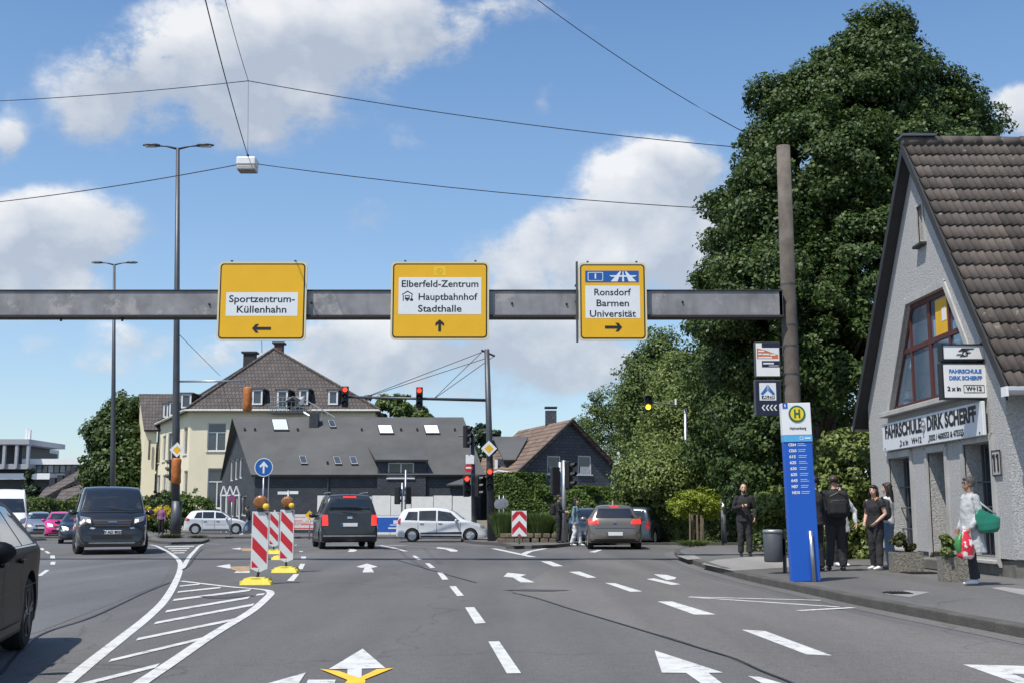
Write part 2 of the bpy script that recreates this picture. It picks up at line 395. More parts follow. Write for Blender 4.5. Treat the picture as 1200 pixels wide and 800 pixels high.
# ================================================================ ground, road, pavements
def asphalt_mat(name, base, warm=0.0, patch=.24, speck=.5, cracks=True):
    m = bpy.data.materials.new(name); m.use_nodes = True; nt = m.node_tree; N = nt.nodes; L = nt.links; b = N['Principled BSDF']
    b.inputs['Roughness'].default_value = .82; b.inputs['Specular IOR Level'].default_value = .35
    tc = N.new('ShaderNodeTexCoord')
    def noise(sc, det, rough=.6, stretch=None):
        n = N.new('ShaderNodeTexNoise'); n.inputs['Scale'].default_value = sc; n.inputs['Detail'].default_value = det; n.inputs['Roughness'].default_value = rough
        if stretch:
            mp = N.new('ShaderNodeMapping'); mp.inputs['Scale'].default_value = stretch; L.new(tc.outputs['Object'], mp.inputs[0]); L.new(mp.outputs[0], n.inputs[0])
        else: L.new(tc.outputs['Object'], n.inputs[0])
        return n.outputs[0]
    def mr(x, a, c, lo, hi):
        n = N.new('ShaderNodeMapRange'); L.new(x, n.inputs[0]); n.inputs[1].default_value = a; n.inputs[2].default_value = c; n.inputs[3].default_value = lo; n.inputs[4].default_value = hi; return n.outputs[0]
    def mul(a, c):
        n = N.new('ShaderNodeMath'); n.operation = 'MULTIPLY'; L.new(a, n.inputs[0])
        if isinstance(c, float): n.inputs[1].default_value = c
        else: L.new(c, n.inputs[1])
        return n.outputs[0]
    big = mr(noise(.22, 5, .6, (1, .35, 1)), .3, .7, 1 - patch, 1 + patch)
    track = mr(noise(.9, 3, .5, (1, .06, 1)), .3, .7, .84, 1.14)
    sp = mr(noise(55, 3, .7), .25, .75, 1 - speck, 1 + speck)
    sp2 = mr(noise(9, 8, .75), .3, .7, .86, 1.14)
    f = mul(mul(big, track), mul(sp, sp2))
    if cracks:
        v = N.new('ShaderNodeTexVoronoi'); v.feature = 'DISTANCE_TO_EDGE'; v.inputs['Scale'].default_value = .16
        wn = N.new('ShaderNodeTexNoise'); wn.inputs['Scale'].default_value = 1.2; wn.inputs['Detail'].default_value = 6; L.new(tc.outputs['Object'], wn.inputs[0])
        ad = N.new('ShaderNodeVectorMath'); ad.operation = 'MULTIPLY_ADD'; L.new(wn.outputs['Color'], ad.inputs[0]); ad.inputs[1].default_value = (1.1, 1.1, 0); L.new(tc.outputs['Object'], ad.inputs[2])
        L.new(ad.outputs[0], v.inputs['Vector'])
        f = mul(f, mr(v.outputs[0], .0, .004, .72, 1.0))
    vm = N.new('ShaderNodeVectorMath'); vm.operation = 'SCALE'; vm.inputs[0].default_value = (base * (1 + warm), base, base * (1 - warm)); L.new(f, vm.inputs['Scale'])
    L.new(vm.outputs[0], b.inputs['Base Color'])
    bp = N.new('ShaderNodeBump'); bp.inputs['Strength'].default_value = .35; bp.inputs['Distance'].default_value = .01
    L.new(noise(90, 2), bp.inputs['Height']); L.new(bp.outputs[0], b.inputs['Normal'])
    return m
m_road = asphalt_mat('road_asphalt', .113, .025)
m_road_light = asphalt_mat('worn_asphalt', .128, .06)
m_pave = asphalt_mat('pavement_asphalt', .125, .04, patch=.25)
m_pave_light = asphalt_mat('concrete_patch', .26, .05, patch=.1, speck=.15, cracks=False)
m_kerb = mat('kerb_concrete', (.085, .078, .068), .85, var=.3, scale=3, bump=.4, bscale=40, dirt=.5)
m_paint = mat('road_paint', (.60, .60, .575), .6, var=.10, scale=5, bump=.15, bscale=80, dirt=.55)
m_paint_y = mat('yellow_road_paint', (.85, .48, .03), .6, var=.1, scale=5)
m_seam = mat('tar', (.03, .03, .032), .5, var=.2)

def sheet(name, xs, ys, dz, m, kind='structure'):
    mb = MB(); nx, ny = len(xs), len(ys)
    vs = [(x, y, gz(y) + dz) for y in ys for x in xs]
    fs = [(j * nx + i, j * nx + i + 1, (j + 1) * nx + i + 1, (j + 1) * nx + i) for j in range(ny - 1) for i in range(nx - 1)]
    return mb.add(vs, fs).build(name, m, kind=kind)
m_ground = mat('grassy_ground', (.07, .085, .04), .95, var=.35, scale=.3, bump=.3, bscale=8)
YS = [-30, 0, 20, 39.9] + [40 + i for i in range(17)] + [60, 80, 110, 160]
sheet('ground', [-2000, -300, -80, 80, 300, 2000], [-400] + YS + [400, 2500], -.03, m_ground)
road = sheet('road', [-110, -40, -10, 10, 40, 60], YS, 0, m_road)

def catmull(pts, n):
    pts = [Vector(p) for p in pts]; out = []
    for i in range(len(pts) - 1):
        p0 = pts[max(i - 1, 0)]; p1 = pts[i]; p2 = pts[i + 1]; p3 = pts[min(i + 2, len(pts) - 1)]
        for k in range(n):
            t = k / n; out.append(.5 * ((2 * p1) + (p2 - p0) * t + (2 * p0 - 5 * p1 + 4 * p2 - p3) * t * t + (3 * p1 - p0 - 3 * p2 + p3) * t ** 3))
    return out + [pts[-1]]
def resample(pts, step):
    out = [pts[0]]; acc = 0
    for a, b in zip(pts, pts[1:]):
        d = (b - a).length
        while d > 0 and acc + d >= step:
            a = a + (b - a) * ((step - acc) / d); out.append(a); d = (b - a).length; acc = 0
        acc += d
    return out
def kerb(curve, parent, h=.12, w=.16, length=1.0, left=True, ymax=1e9):
    """kerb stones along a curve (XY), pavement on its right-hand side (left=False) or left"""
    pts = resample(curve, length); lathe = None
    for i, (a, b) in enumerate(zip(pts, pts[1:])):
        if a.y > ymax: continue
        d = (b - a); L_ = d.length; d.normalize(); n = Vector((d.y, -d.x, 0)) * (1 if not left else -1)
        c = (a + b) / 2 + n * w / 2
        if lathe is None:
            mb = MB(); mb.bbox((0, 0, 0), (w, L_ - .012, .3), .018); lathe = mb.mesh('kerb_stone')
            lathe.materials.append(m_kerb)
        o = bpy.data.objects.new('kerb_stone', lathe); COL.objects.link(o); o.parent = parent
        o.location = (c.x, c.y, gz(c.y) + h - .15 + random.uniform(-.006, .006)); o.rotation_euler = (random.uniform(-.006, .006), 0, math.atan2(d.y, d.x) - PI / 2 + random.uniform(-.008, .008))
def area(name, outline, dz, m, parent=None, kind='structure', step=4.0, **kw):
    """flat area following the road's fall: polygon cut into strips along Y"""
    bm = bmesh.new(); vs = [bm.verts.new((p[0], p[1], 0)) for p in outline]; bm.faces.new(vs)
    y0 = min(p[1] for p in outline); y1 = max(p[1] for p in outline); y = math.ceil(y0)
    while y < y1:
        if 38 < y < 58: bmesh.ops.bisect_plane(bm, geom=bm.verts[:] + bm.edges[:] + bm.faces[:], plane_co=(0, y, 0), plane_no=(0, 1, 0))
        y += 1
    bmesh.ops.triangulate(bm, faces=bm.faces[:])
    for v in bm.verts: v.co.z = gz(v.co.y) + dz
    for f in bm.faces:
        if f.normal.z < 0: f.normal_flip()
    me = bpy.data.meshes.new(name); bm.to_mesh(me); bm.free()
    return tag(link(name, me, parent, m), kind=kind if parent is None else None, **kw)

K = catmull([(6.2, -6, 0), (5.55, 4, 0), (4.98, 10.8, 0), (4.74, 13.1, 0), (4.50, 15.5, 0), (4.36, 17.8, 0), (4.17, 21.1, 0), (4.16, 24.9, 0), (4.36, 30.3, 0), (4.85, 34.7, 0), (5.9, 37.8, 0), (7.6, 39.3, 0), (10, 39.9, 0), (16, 40.4, 0), (34, 41, 0)], 8)
Kin = []
for i, p in enumerate(K):
    d = (K[min(i + 1, len(K) - 1)] - K[max(i - 1, 0)]).normalized(); Kin.append(p + Vector((d.y, -d.x, 0)) * .15)
pavement = area('pavement', [(p.x, p.y) for p in Kin] + [(34, -6)], .115, m_pave)
kerb(K, pavement, left=False)
# gutter strip of paler concrete at the kerb foot
gut = MB()
Ko = [p + (p - q) * (0.28 / .15) for p, q in zip(K, Kin)]
gut.add([(p.x, p.y, gz(p.y) + .004) for p in K] + [(p.x, p.y, gz(p.y) + .004) for p in Ko], [(i, i + 1, len(K) + i + 1, len(K) + i) for i in range(len(K) - 1)])
gut.build('gutter', m_road_light, road)
# lighter concrete patches and an iron cover in the pavement
def pxarea(name, px, dz, m, parent): return area(name, [tuple(G(x, y, .12))[:2] for x, y in px], dz, m, parent)
pxarea('concrete_patch', [(822, 660), (858, 668), (926, 664), (926, 653), (888, 651), (840, 655)], .119, m_pave_light, pavement)
pxarea('concrete_patch', [(792, 650), (806, 655), (822, 654), (812, 649)], .119, m_pave_light, pavement)
pxarea('concrete_patch', [(1036, 695), (1066, 699), (1090, 693), (1062, 691)], .119, m_pave_light, pavement)
pxarea('concrete_patch', [(1160, 688), (1215, 700), (1215, 691), (1175, 687)], .119, m_pave_light, pavement)
m_iron = mat('cast_iron', (.035, .033, .03), .6, .6, var=.2, scale=6, bump=.4, bscale=50)
def cover(px, py, w, d, label, grid=True):
    p = G(px, py, .12); t = thing('drain_cover', label, 'drain cover', (p.x, p.y, .118), .1)
    MB().box((0, 0, .006), (w, d, .014)).build('cover_frame', m_iron, t)
    g = MB()
    for k in range(5): g.box((-w * .38 + k * w * .19, 0, .017), (w * .06, d * .8, .01))
    g.build('grating', m_iron, t)
cover(1080, 671, .6, .5, 'dark iron grating in the pavement between the two stone planters')
cover(1052, 694.5, .3, .3, 'small round-cornered cover in the pale concrete patch of the pavement')
# far pavements
far_pave = area('far_pavement', [(-44, 66), (-20, 65), (-4, 64), (4, 62), (4, 75), (-44, 78)], .10, m_pave)
kerb([Vector((-44, 66, 0)), Vector((-20, 65, 0)), Vector((-4, 64, 0)), Vector((4, 62, 0))], far_pave, h=.105, left=True, length=2)
side_pave = area('side_street_pavement', [(3.2, 46.8), (9, 47.2), (40, 48), (40, 62), (3.2, 60)], .10, m_pave)
kerb([Vector((3.2, 46.8, 0)), Vector((9, 47.2, 0)), Vector((40, 48, 0))], side_pave, h=.105, left=True, length=2)
# worn lighter asphalt of the right-hand lanes and a patch in the left lane
area('worn_lane', [tuple(G(x, y))[:2] for x, y in [(600, 693), (667, 712), (740, 734), (800, 751), (850, 769), (925, 800), (960, 815)]] + [(5.1, 6), (4.5, 10.9), (4.2, 13.1), (3.96, 15.5), (3.85, 17.8), (3.62, 21.1), (3.6, 24.9), (3.8, 30.3), (2.0, 31.0), (.9, 26)], .003, m_road_light, road)
area('asphalt_patch', [tuple(G(x, y))[:2] for x, y in [(-40, 760), (45, 740), (190, 684), (205, 655), (60, 655), (-40, 660)]], .003, asphalt_mat('patch_asphalt', .118, -.01), road)
# islands
def island(name, px, label=None):
    pts = [G(x, y) for x, y in px]; pts2 = [Vector((p.x, p.y, 0)) for p in pts]
    s = area(name, [(p.x, p.y) for p in pts], .11, m_pave)
    cl = pts2 + [pts2[0]]
    ar = sum(a.x * b.y - b.x * a.y for a, b in zip(cl, cl[1:]))
    kerb(cl, s, h=.115, left=ar > 0, length=.9); return s
traffic_island = island('traffic_island', [(540, 634), (575, 638), (603, 643), (650, 641.5), (692, 638), (700, 634), (640, 631.5), (560, 631.5)])
median_island = island('median_island', [(172, 634), (205, 637.5), (236, 636.5), (246, 633), (215, 630.5), (176, 630.5)])

# ---------------------------------------------------------------- road markings (each one a sheet 4 mm above the road)
MZ = .0048
MI = [0]
def mz(): MI[0] += 1; return (MI[0] % 12) * .0002
def mark(name, px, m=m_paint, z=MZ, scale=None):
    z = z + mz()
    mb = MB()
    if scale: px = [(x / scale[2] + scale[0], y / scale[2] + scale[1]) for x, y in px]
    return mb.face([G(x, y, z) for x, y in px]).build(name, m, road)
def ribbon(name, px, w, m=m_paint, z=MZ, smooth=6, scale=None):
    z = z + mz() + .0001
    if scale: px = [(x / scale[2] + scale[0], y / scale[2] + scale[1]) for x, y in px]
    pts = [G(x, y) for x, y in px]; pts = catmull(pts, smooth) if smooth else pts
    L_, R_ = [], []
    for i, p in enumerate(pts):
        d = (pts[min(i + 1, len(pts) - 1)] - pts[max(i - 1, 0)]); d.z = 0; d.normalize(); n = Vector((-d.y, d.x, 0)) * w / 2
        for l, s in ((L_, 1), (R_, -1)):
            q = p + n * s; q.z = gz(q.y) + z; l.append(q)
    n = len(pts)
    return MB().add(L_ + R_, [(i, i + 1, n + i + 1, n + i) for i in range(n - 1)]).build(name, m, road)
Z2 = (300, 600, 3); Z3 = (600, 600, 3); Z1 = (0, 600, 3); Z5 = (240, 560, 5.714); ZL = (0, 540, 5.714); Z4 = (850, 620, 3.4286)
ribbon('edge_line', [(60, 812), (77, 800), (110, 773), (143, 747), (173, 723), (193, 703), (205, 683), (211, 667), (210, 657), (200, 648), (187, 641), (176, 637.5)], .115)
ribbon('edge_line', [(213.5, 666), (222, 652), (230, 643), (238, 637)], .11)
ribbon('edge_line', [(145, 815), (167, 799), (200, 777), (250, 743), (293, 717), (312, 701), (317, 694), (307, 690.5), (267, 687), (212, 680.5)], .115, z=MZ + .001)
for (a_, b_, h_) in [((262, 608), (562, 537), 15), ((380, 520), (722, 441), 11), ((476, 445), (826, 376), 10), ((540, 388), (896, 323), 9), ((579, 347), (880, 298), 8), ((606, 307), (884, 272), 7), ((622, 279), (778, 263), 5), ((630, 258), (704, 251), 4),
                     ((898, 289), (932, 286), 6), ((590, 127), (668, 125), 3), ((600, 134), (658, 133), 3), ((608, 142), (650, 141), 3), ((578, 120), (684, 118), 3)]:
    q = [(a_[0], a_[1] + h_ * .5), (a_[0] + h_, a_[1] - h_ * .5), (b_[0], b_[1] - h_ * .5), (b_[0] - h_, b_[1] + h_ * .5)]
    mark('hatch_stripe', q, scale=Z1)
for q in [[(817, 453), (855, 452), (932, 564), (882, 565)], [(735, 333), (767, 332), (808, 388), (770, 390)], [(680, 259), (702, 258), (731, 292), (707, 293)],
          [(637, 210), (655, 210), (677, 235), (655, 236)], [(594, 178), (610, 178), (630, 194), (613, 195)], [(549, 152), (560, 151), (584, 165), (568, 166)]]:
    mark('lane_dash', q, scale=Z2)
for q in [[(327, 247), (362, 248), (458, 277), (415, 278)], [(512, 312), (563, 312), (716, 358), (640, 358)], [(807, 411), (890, 416), (1124, 502), (1035, 498)],
          [(200, 208), (238, 207), (296, 228), (265, 229)], [(101, 171), (135, 171), (180, 188), (146, 189)]]:
    mark('lane_dash', q, scale=Z3)
for q in [[(550, 685), (595, 640), (632, 640), (595, 687)], [(620, 605), (640, 570), (672, 572), (655, 608)], [(597, 445), (615, 443), (660, 490), (635, 492)], [(645, 540), (645, 522), (678, 522), (678, 540)]]:
    mark('lane_dash', q, scale=Z5)
for q in [[(250, 765), (305, 727), (332, 727), (280, 765)], [(335, 690), (342, 672), (373, 672), (367, 692)], [(335, 652), (338, 630), (366, 630), (370, 652)], [(297, 603), (315, 600), (340, 614), (320, 618)], [(262, 583), (285, 580), (300, 592), (280, 594)]]:
    mark('lane_dash', q, scale=ZL)
mark('direction_arrow', [(352, 190), (390, 179), (428, 190), (410, 194), (405, 193), (415, 210), (374, 210), (382, 193), (370, 194)], scale=Z2)
mark('direction_arrow', [(318, 127), (335, 125.5), (356, 132), (350, 136), (342, 138), (322, 138), (330, 131)], scale=Z2)
mark('direction_arrow', [(632, 125), (640, 121.5), (690, 127), (710, 133), (706, 137), (685, 137), (665, 129)], scale=Z2)
mark('direction_arrow', [(870, 225), (885, 211), (950, 218), (930, 225), (980, 245), (930, 245), (903, 228)], scale=Z2)
mark('direction_arrow', [(498, 216), (545, 219), (578, 228), (572, 234), (545, 237), (520, 227)], scale=Z3)
mark('direction_arrow', [(472, 233), (500, 231), (594, 252), (560, 254)], scale=Z3)
mark('direction_arrow', [(375, 478), (455, 546), (372, 548), (371, 585), (320, 585), (322, 549), (255, 550)], scale=Z2)
mark('direction_arrow', [(345, 600), (400, 600), (412, 640), (330, 640)], scale=Z2)
mark('direction_arrow', [(175, 562), (150, 600), (135, 640), (10, 640), (30, 603)], scale=Z2)
mark('direction_arrow', [(183, 587), (280, 587), (265, 640), (160, 640)], scale=Z2)
mark('yellow_arrow_cross', [(225, 549), (290, 556), (385, 588), (375, 640), (300, 615), (322, 588)], m_paint_y, MZ + .0028, Z2)
mark('yellow_arrow_cross', [(482, 546), (425, 550), (345, 588), (330, 640), (410, 640), (372, 590)], m_paint_y, MZ + .0036, Z2)
mark('direction_arrow', [(501, 484), (742, 562), (690, 563), (745, 604), (770, 640), (725, 640), (665, 600), (612, 563), (527, 562)], scale=Z3)
mark('direction_arrow', [(830, 574), (870, 577), (960, 602), (1010, 640), (960, 640), (890, 605)], scale=Z3)
mark('direction_arrow', [(955, 541), (1200, 547), (1260, 550), (1260, 585), (1150, 577), (1260, 622), (1260, 650), (1170, 617)], scale=Z4)
ribbon('bus_stop_zigzag', [(622, 298), (1085, 310)], .1, smooth=0, scale=Z3, z=MZ + .002)
ribbon('bus_stop_zigzag', [(622, 298), (1150, 333)], .1, smooth=0, scale=Z3)
ribbon('bus_stop_zigzag', [(1007, 347), (1200, 336)], .12, smooth=0, scale=Z3, z=MZ + .0028)
ribbon('stop_line', [(350, 115), (480, 116), (527, 117)], .4, smooth=0, scale=Z2)
ribbon('edge_line', [(436, 116), (480, 124), (527, 137)], .15, smooth=0, scale=Z2, z=MZ + .0028)
ribbon('edge_line', [(836, 127), (900, 141), (975, 157)], .2, smooth=0, scale=Z2)
ribbon('edge_line', [(935, 150), (960, 138), (1018, 127)], .2, smooth=0, scale=Z2, z=MZ + .0028)
ribbon('edge_line', [(540, 120), (700, 124)], .1, smooth=0, scale=Z2)
ribbon('edge_line', [(0, 436), (100, 440), (300, 440)], .12, smooth=0, scale=Z5)
mark('direction_arrow', [(75, 588), (168, 573), (176, 600), (165, 603)], scale=Z5)
mark('direction_arrow', [(195, 632), (220, 615), (300, 612), (300, 632)], scale=Z5)
mark('yellow_arrow_cross', [(170, 590), (300, 586), (302, 618), (230, 622), (180, 610)], mat('worn_orange_paint', (.36, .24, .13), .7, var=.5, scale=6), MZ + .0028, Z5)
mark('direction_arrow', [(175, 471), (238, 463), (240, 477)], scale=Z5)
mark('yellow_arrow_cross', [(240, 466), (310, 466), (310, 488), (250, 486)], MATS['worn_orange_paint'], MZ + .0028, Z5)
mark('lane_dash', [(270, 139), (300, 131), (318, 131), (292, 140)], scale=Z3)
ribbon('tar_seam', [(0, 283), (80, 300), (200, 338), (300, 368), (420, 404), (560, 447), (680, 484), (780, 515), (880, 560), (980, 600), (1040, 640)], .028, m_seam, z=.0078, scale=Z3)
ribbon('tar_seam', [(0, 790), (45, 745), (110, 722), (170, 694), (200, 682)], .03, m_seam, z=.0078)
ribbon('tar_seam', [(480, 163), (640, 210), (775, 248)], .03, m_seam, z=.0078, scale=Z2)
ribbon('tar_seam', [(640, 203), (665, 185), (690, 150), (712, 128)], .04, m_seam, z=.0078, scale=Z1)
for q in [[(862, 272), (950, 269), (1110, 272), (1040, 276), (940, 275)]]: mark('dark_patch', q, mat('dark_road_tone', (.06, .06, .062), .8, var=.3), .0078, Z2)  # flat streak darker than the asphalt, lying across the lane
mark('dark_patch', [(700, 294), (860, 286), (900, 292), (800, 300), (730, 300)], MATS['dark_road_tone'], MZ + .0028, Z1)  # second flat darker patch, inside the hatched area
# ================================================================ driving-school house (right)
XW = 8.38                                     # outer face of the gable wall (it faces -X)
m_rough = mat('roughcast_render', (.43, .425, .41), .95, var=.30, scale=24.0, bump=1.0, bscale=45, dirt=.22)
m_trim = mat('smooth_render', (.42, .41, .385), .9, var=.15, scale=2.5, bump=.2, bscale=50, dirt=.3)
m_whitewall = mat('white_render', (.72, .71, .68), .9, var=.08, scale=2, bump=.2, bscale=40, dirt=.15)
m_redwood = mat('red_brown_frame', (.085, .022, .018), .5, var=.15, scale=8)
m_darkwood = mat('dark_roof_board', (.03, .03, .032), .7, var=.2, scale=4)
m_plinth = mat('plinth_concrete', (.16, .15, .13), .9, var=.3, scale=4, bump=.4, bscale=30, dirt=.6)
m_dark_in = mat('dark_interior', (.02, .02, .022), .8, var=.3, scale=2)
house = thing('gable_house', 'grey roughcast gabled house with brown pantile roof and a tall trapezoid window', 'house', (XW, 23.2, .12))
hx = lambda x, y, z: Vector((x - XW, y - 23.2, z - .12))      # world -> local
YL, YR = 27.05, 19.5; ZE = 3.72; ZA = 8.55
T = lambda y, z, d: hx(XW + d, y, z)
slope = (8.81 - 3.83) / (23.08 - 19.21)
zr = lambda y: 8.72 - abs(y - 23.2) * slope                   # underside line of the roof
win = [(25.42, 3.42), (20.5, 3.42), (20.95, 3.95), (21.95, 5.5), (24.05, 5.55), (24.75, 4.7)]
win = [(25.5, 3.40), (20.45, 3.40), (21.95, 5.52), (24.08, 5.55)]
d1 = [(25.69, .45), (24.33, .45), (24.33, 2.38), (25.69, 2.38)]
d2 = [(23.30, .42), (22.38, .42), (22.38, 2.38), (23.30, 2.38)]
d3 = [(21.42, .38), (20.22, .38), (20.22, 2.44), (21.42, 2.44)]
slit = [(23.16, 6.62), (22.80, 6.62), (22.86, 7.42), (23.16, 7.42)]
wl = MB(); wl.wall([(YR, .42), (YL, .42), (YL, zr(YL)), (23.2, 8.72), (YR, zr(YR))], [win, d1, d2, d3, slit], T, .42)
# remaining walls of the body
wl.face([hx(XW + .42, YL, .1), hx(XW + 9, YL, .1), hx(XW + 9, YL, zr(YL)), hx(XW + .42, YL, zr(YL))])
wl.face([hx(XW + 9, YR, .1), hx(XW + 9, YL, .1), hx(XW + 9, YL, zr(YL)), hx(XW + 9, 23.2, 8.72), hx(XW + 9, YR, zr(YR))])
wl.build('wall', m_rough, house)
sw = MB(); sw.box(hx(XW + 4.72, YR - .0 + .04, 2.0), (8.6, .10, 3.6)); sw.build('side_wall', m_whitewall, house)
pl = MB(); pl.box(hx(XW + .22, (YL + YR) / 2, .25), (.38, YL - YR - .1, .38)); pl.box(hx(XW + 4.8, YR + .12, .25), (8.6, .2, .38)); pl.build('plinth', m_plinth, house)
# back panels inside the openings
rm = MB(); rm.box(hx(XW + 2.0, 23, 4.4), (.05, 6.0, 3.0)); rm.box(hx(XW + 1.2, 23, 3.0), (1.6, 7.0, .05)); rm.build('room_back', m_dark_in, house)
# surrounds (smooth bands) of the openings
def surround(poly, w, name='window_surround', proud=.03, bottom=True, depth=.05):
    mb = MB(); n = len(poly); cx = sum(p[0] for p in poly) / n; cz = sum(p[1] for p in poly) / n
    for i in range(n):
        a, b = Vector((*poly[i], 0)), Vector((*poly[(i + 1) % n], 0))
        if not bottom and i == 0: continue
        d = (b - a).normalized(); nn = Vector((d.y, -d.x, 0))
        if nn.dot(Vector((cx, cz, 0)) - a) > 0: nn = -nn
        q = [a - d * 0, b + d * 0, b + d * w * .8 + nn * w, a - d * w * .8 + nn * w]
        mb.prism([hx(XW + .02, p.x, p.y) for p in q], (-proud - .02 - i * .001, 0, 0))
    return mb.build(name, m_trim, house)
surround(win, .12); surround(d1, .14, bottom=False); surround(d2, .14, bottom=False); surround(d3, .14, bottom=False); surround(slit, .06)
def pane_part(parent, poly, x, m=m_glass, name='pane'):
    return MB().prism([hx(x, y, z) for y, z in poly], (.02, 0, 0)).build(name, m, parent)
# big trapezoid window: frame, glazing bars, panes
def edge_y(z, side):                           # jambs of the trapezoid
    t = (z - 3.40) / 2.13
    return 25.5 + (24.08 - 25.5) * t if side else 20.45 + (21.95 - 20.45) * t
wf = MB(); X0 = XW + .09
def bar(a, b, w, d=.08, x=None):
    a = Vector((0, *a)); b = Vector((0, *b)); dd = (b - a).normalized(); n = Vector((0, -dd.z, dd.y)) * w / 2; x = X0 if x is None else x
    wf.prism([hx(x, p.y, p.z) for p in (a - n, b - n, b + n, a + n)], (d, 0, 0))
bar((25.47, 3.45), (20.5, 3.45), .12, .1, X0 - .01); bar((25.42, 3.5), (24.06, 5.5), .11); bar((20.55, 3.5), (21.93, 5.45), .11); bar((21.9, 5.47), (24.1, 5.5), .11, .1, X0 - .012)
ZT = 4.62; bar((edge_y(ZT, 1), ZT), (edge_y(ZT, 0), ZT), .1, .09, X0 - .006)
for y in (24.2, 23.1, 22.05):
    bar((y, 3.5), (y, 5.45), .1 if y != 23.1 else .16, .085, X0 - .003)
wfo = wf.build('window', m_redwood, house)
cuts = [25.5, 24.2, 23.1, 22.05, 20.45]
m_bigglass = mat('large_window_glass', (.10, .16, .22), .04, spec=1.0, var=.3, scale=.5, coat=.6)
for a, b in zip(cuts, cuts[1:]):
    for z0, z1 in ((3.45, ZT), (ZT, 5.5)):
        ya0, ya1 = min(a, edge_y(z0, 1)), min(a, edge_y(z1, 1)); yb0, yb1 = max(b, edge_y(z0, 0)), max(b, edge_y(z1, 0))
        if ya1 - yb1 < .02: ya1 = yb1 = (max(ya1, yb1) + min(ya1, yb1)) / 2
        pl4 = [(ya0, z0), (yb0, z0), (yb1, z1), (ya1, z1)] if ya1 != yb1 else [(ya0, z0), (yb0, z0), (yb1, z1)]
        pane_part(wfo, pl4, X0 + .03, m_bigglass)
# yellow poster and cloths behind the upper panes
MB().box(hx(X0 + .02, 22.45, 5.0), (.012, .62, .75)).build('poster', mat('yellow_poster', (.75, .42, .02), .6), wfo)
MB().box(hx(X0 + .011, 22.3, 5.05), (.006, .22, .26)).build('poster_label', m_white, wfo)
# sill board of the big window
MB().bbox(hx(XW - .06, 22.95, 3.33), (.3, 5.35, .11), .015).build('window_sill', m_trim, house)
# lower openings: panes, grilles, door
def low_window(poly, grille):
    (ya, z0), (yb, _), (_, z1), _ = poly; f = MB()
    for y in (ya - .04, yb + .04): f.box(hx(XW + .34, y, (z0 + z1) / 2), (.06, .07, z1 - z0))
    for z in (z0 + .04, z1 - .04): f.box(hx(XW + .345, (ya + yb) / 2, z), (.06, ya - yb - .1, .07))
    w = f.build('window', m_steel, house)
    MB().box(hx(XW + .38, (ya + yb) / 2, (z0 + z1) / 2), (.02, ya - yb - .04, z1 - z0 - .04)).build('pane', m_glass, w)
    if grille:
        g = MB()
        for z in (.85, 1.3, 1.75): g.tube([hx(XW + .22, ya, z), hx(XW + .22, yb, z)], .016, 6)
        for k in range(1, 3): y = ya + (yb - ya) * k / 3; g.tube([hx(XW + .22, y, z0), hx(XW + .22, y, z1)], .014, 6)
        g.build('window_grille', m_steel, w)
    MB().bbox(hx(XW + .12, (ya + yb) / 2, z0 - .03), (.42, ya - yb + .1, .06), .01).build('sill', m_trim, w)
low_window(d1, True); low_window(d3, True)
dr = MB().box(hx(XW + .36, 22.84, 1.38), (.05, .9, 1.95)).build('door', mat('dark_brown_door', (.035, .018, .014), .4, var=.2), house)
MB().box(hx(XW + .34, 22.84, 1.75), (.02, .5, .8)).build('pane', m_glass, dr)
MB().tube([hx(XW + .29, 22.5, 1.2), hx(XW + .29, 22.5, 1.4)], .015, 6).build('handle', m_galv, dr)
MB().bbox(hx(XW - .1, 22.84, .22), (.5, 1.5, .2), .02).build('doorstep', m_plinth, house)
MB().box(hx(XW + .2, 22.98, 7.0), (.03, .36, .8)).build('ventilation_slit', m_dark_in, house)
MB().bbox(hx(XW - .04, 22.98, 6.58), (.18, .5, .06), .01).build('slit_sill', m_darkwood, house)
# glass-block window in the white side wall
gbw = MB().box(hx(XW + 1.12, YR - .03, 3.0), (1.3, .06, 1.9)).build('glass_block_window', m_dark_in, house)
blk = MB().bbox((0, 0, 0), (.135, .04, .135), .02).mesh('glass_block'); blk.materials.append(m_glass)
for i in range(9):
    for j in range(12):
        o = bpy.data.objects.new('glass_block', blk); COL.objects.link(o); o.parent = gbw
        o.location = hx(XW + .55 + i * .145, YR - .075, 2.18 + j * .15)
# ---- roof: boards, battens, tiles
XR0 = 8.16; XR1 = XW + 9.2
rf = MB()
ye, yw = 18.88, 27.52
top = 8.78
for y1 in (ye, yw):
    z1 = zr(y1) + .06
    rf.slab([hx(XR0, 23.2, top), hx(XR1, 23.2, top), hx(XR1, y1, z1), hx(XR0, y1, z1)], .1)
roof = rf.build('roof', m_darkwood, house)
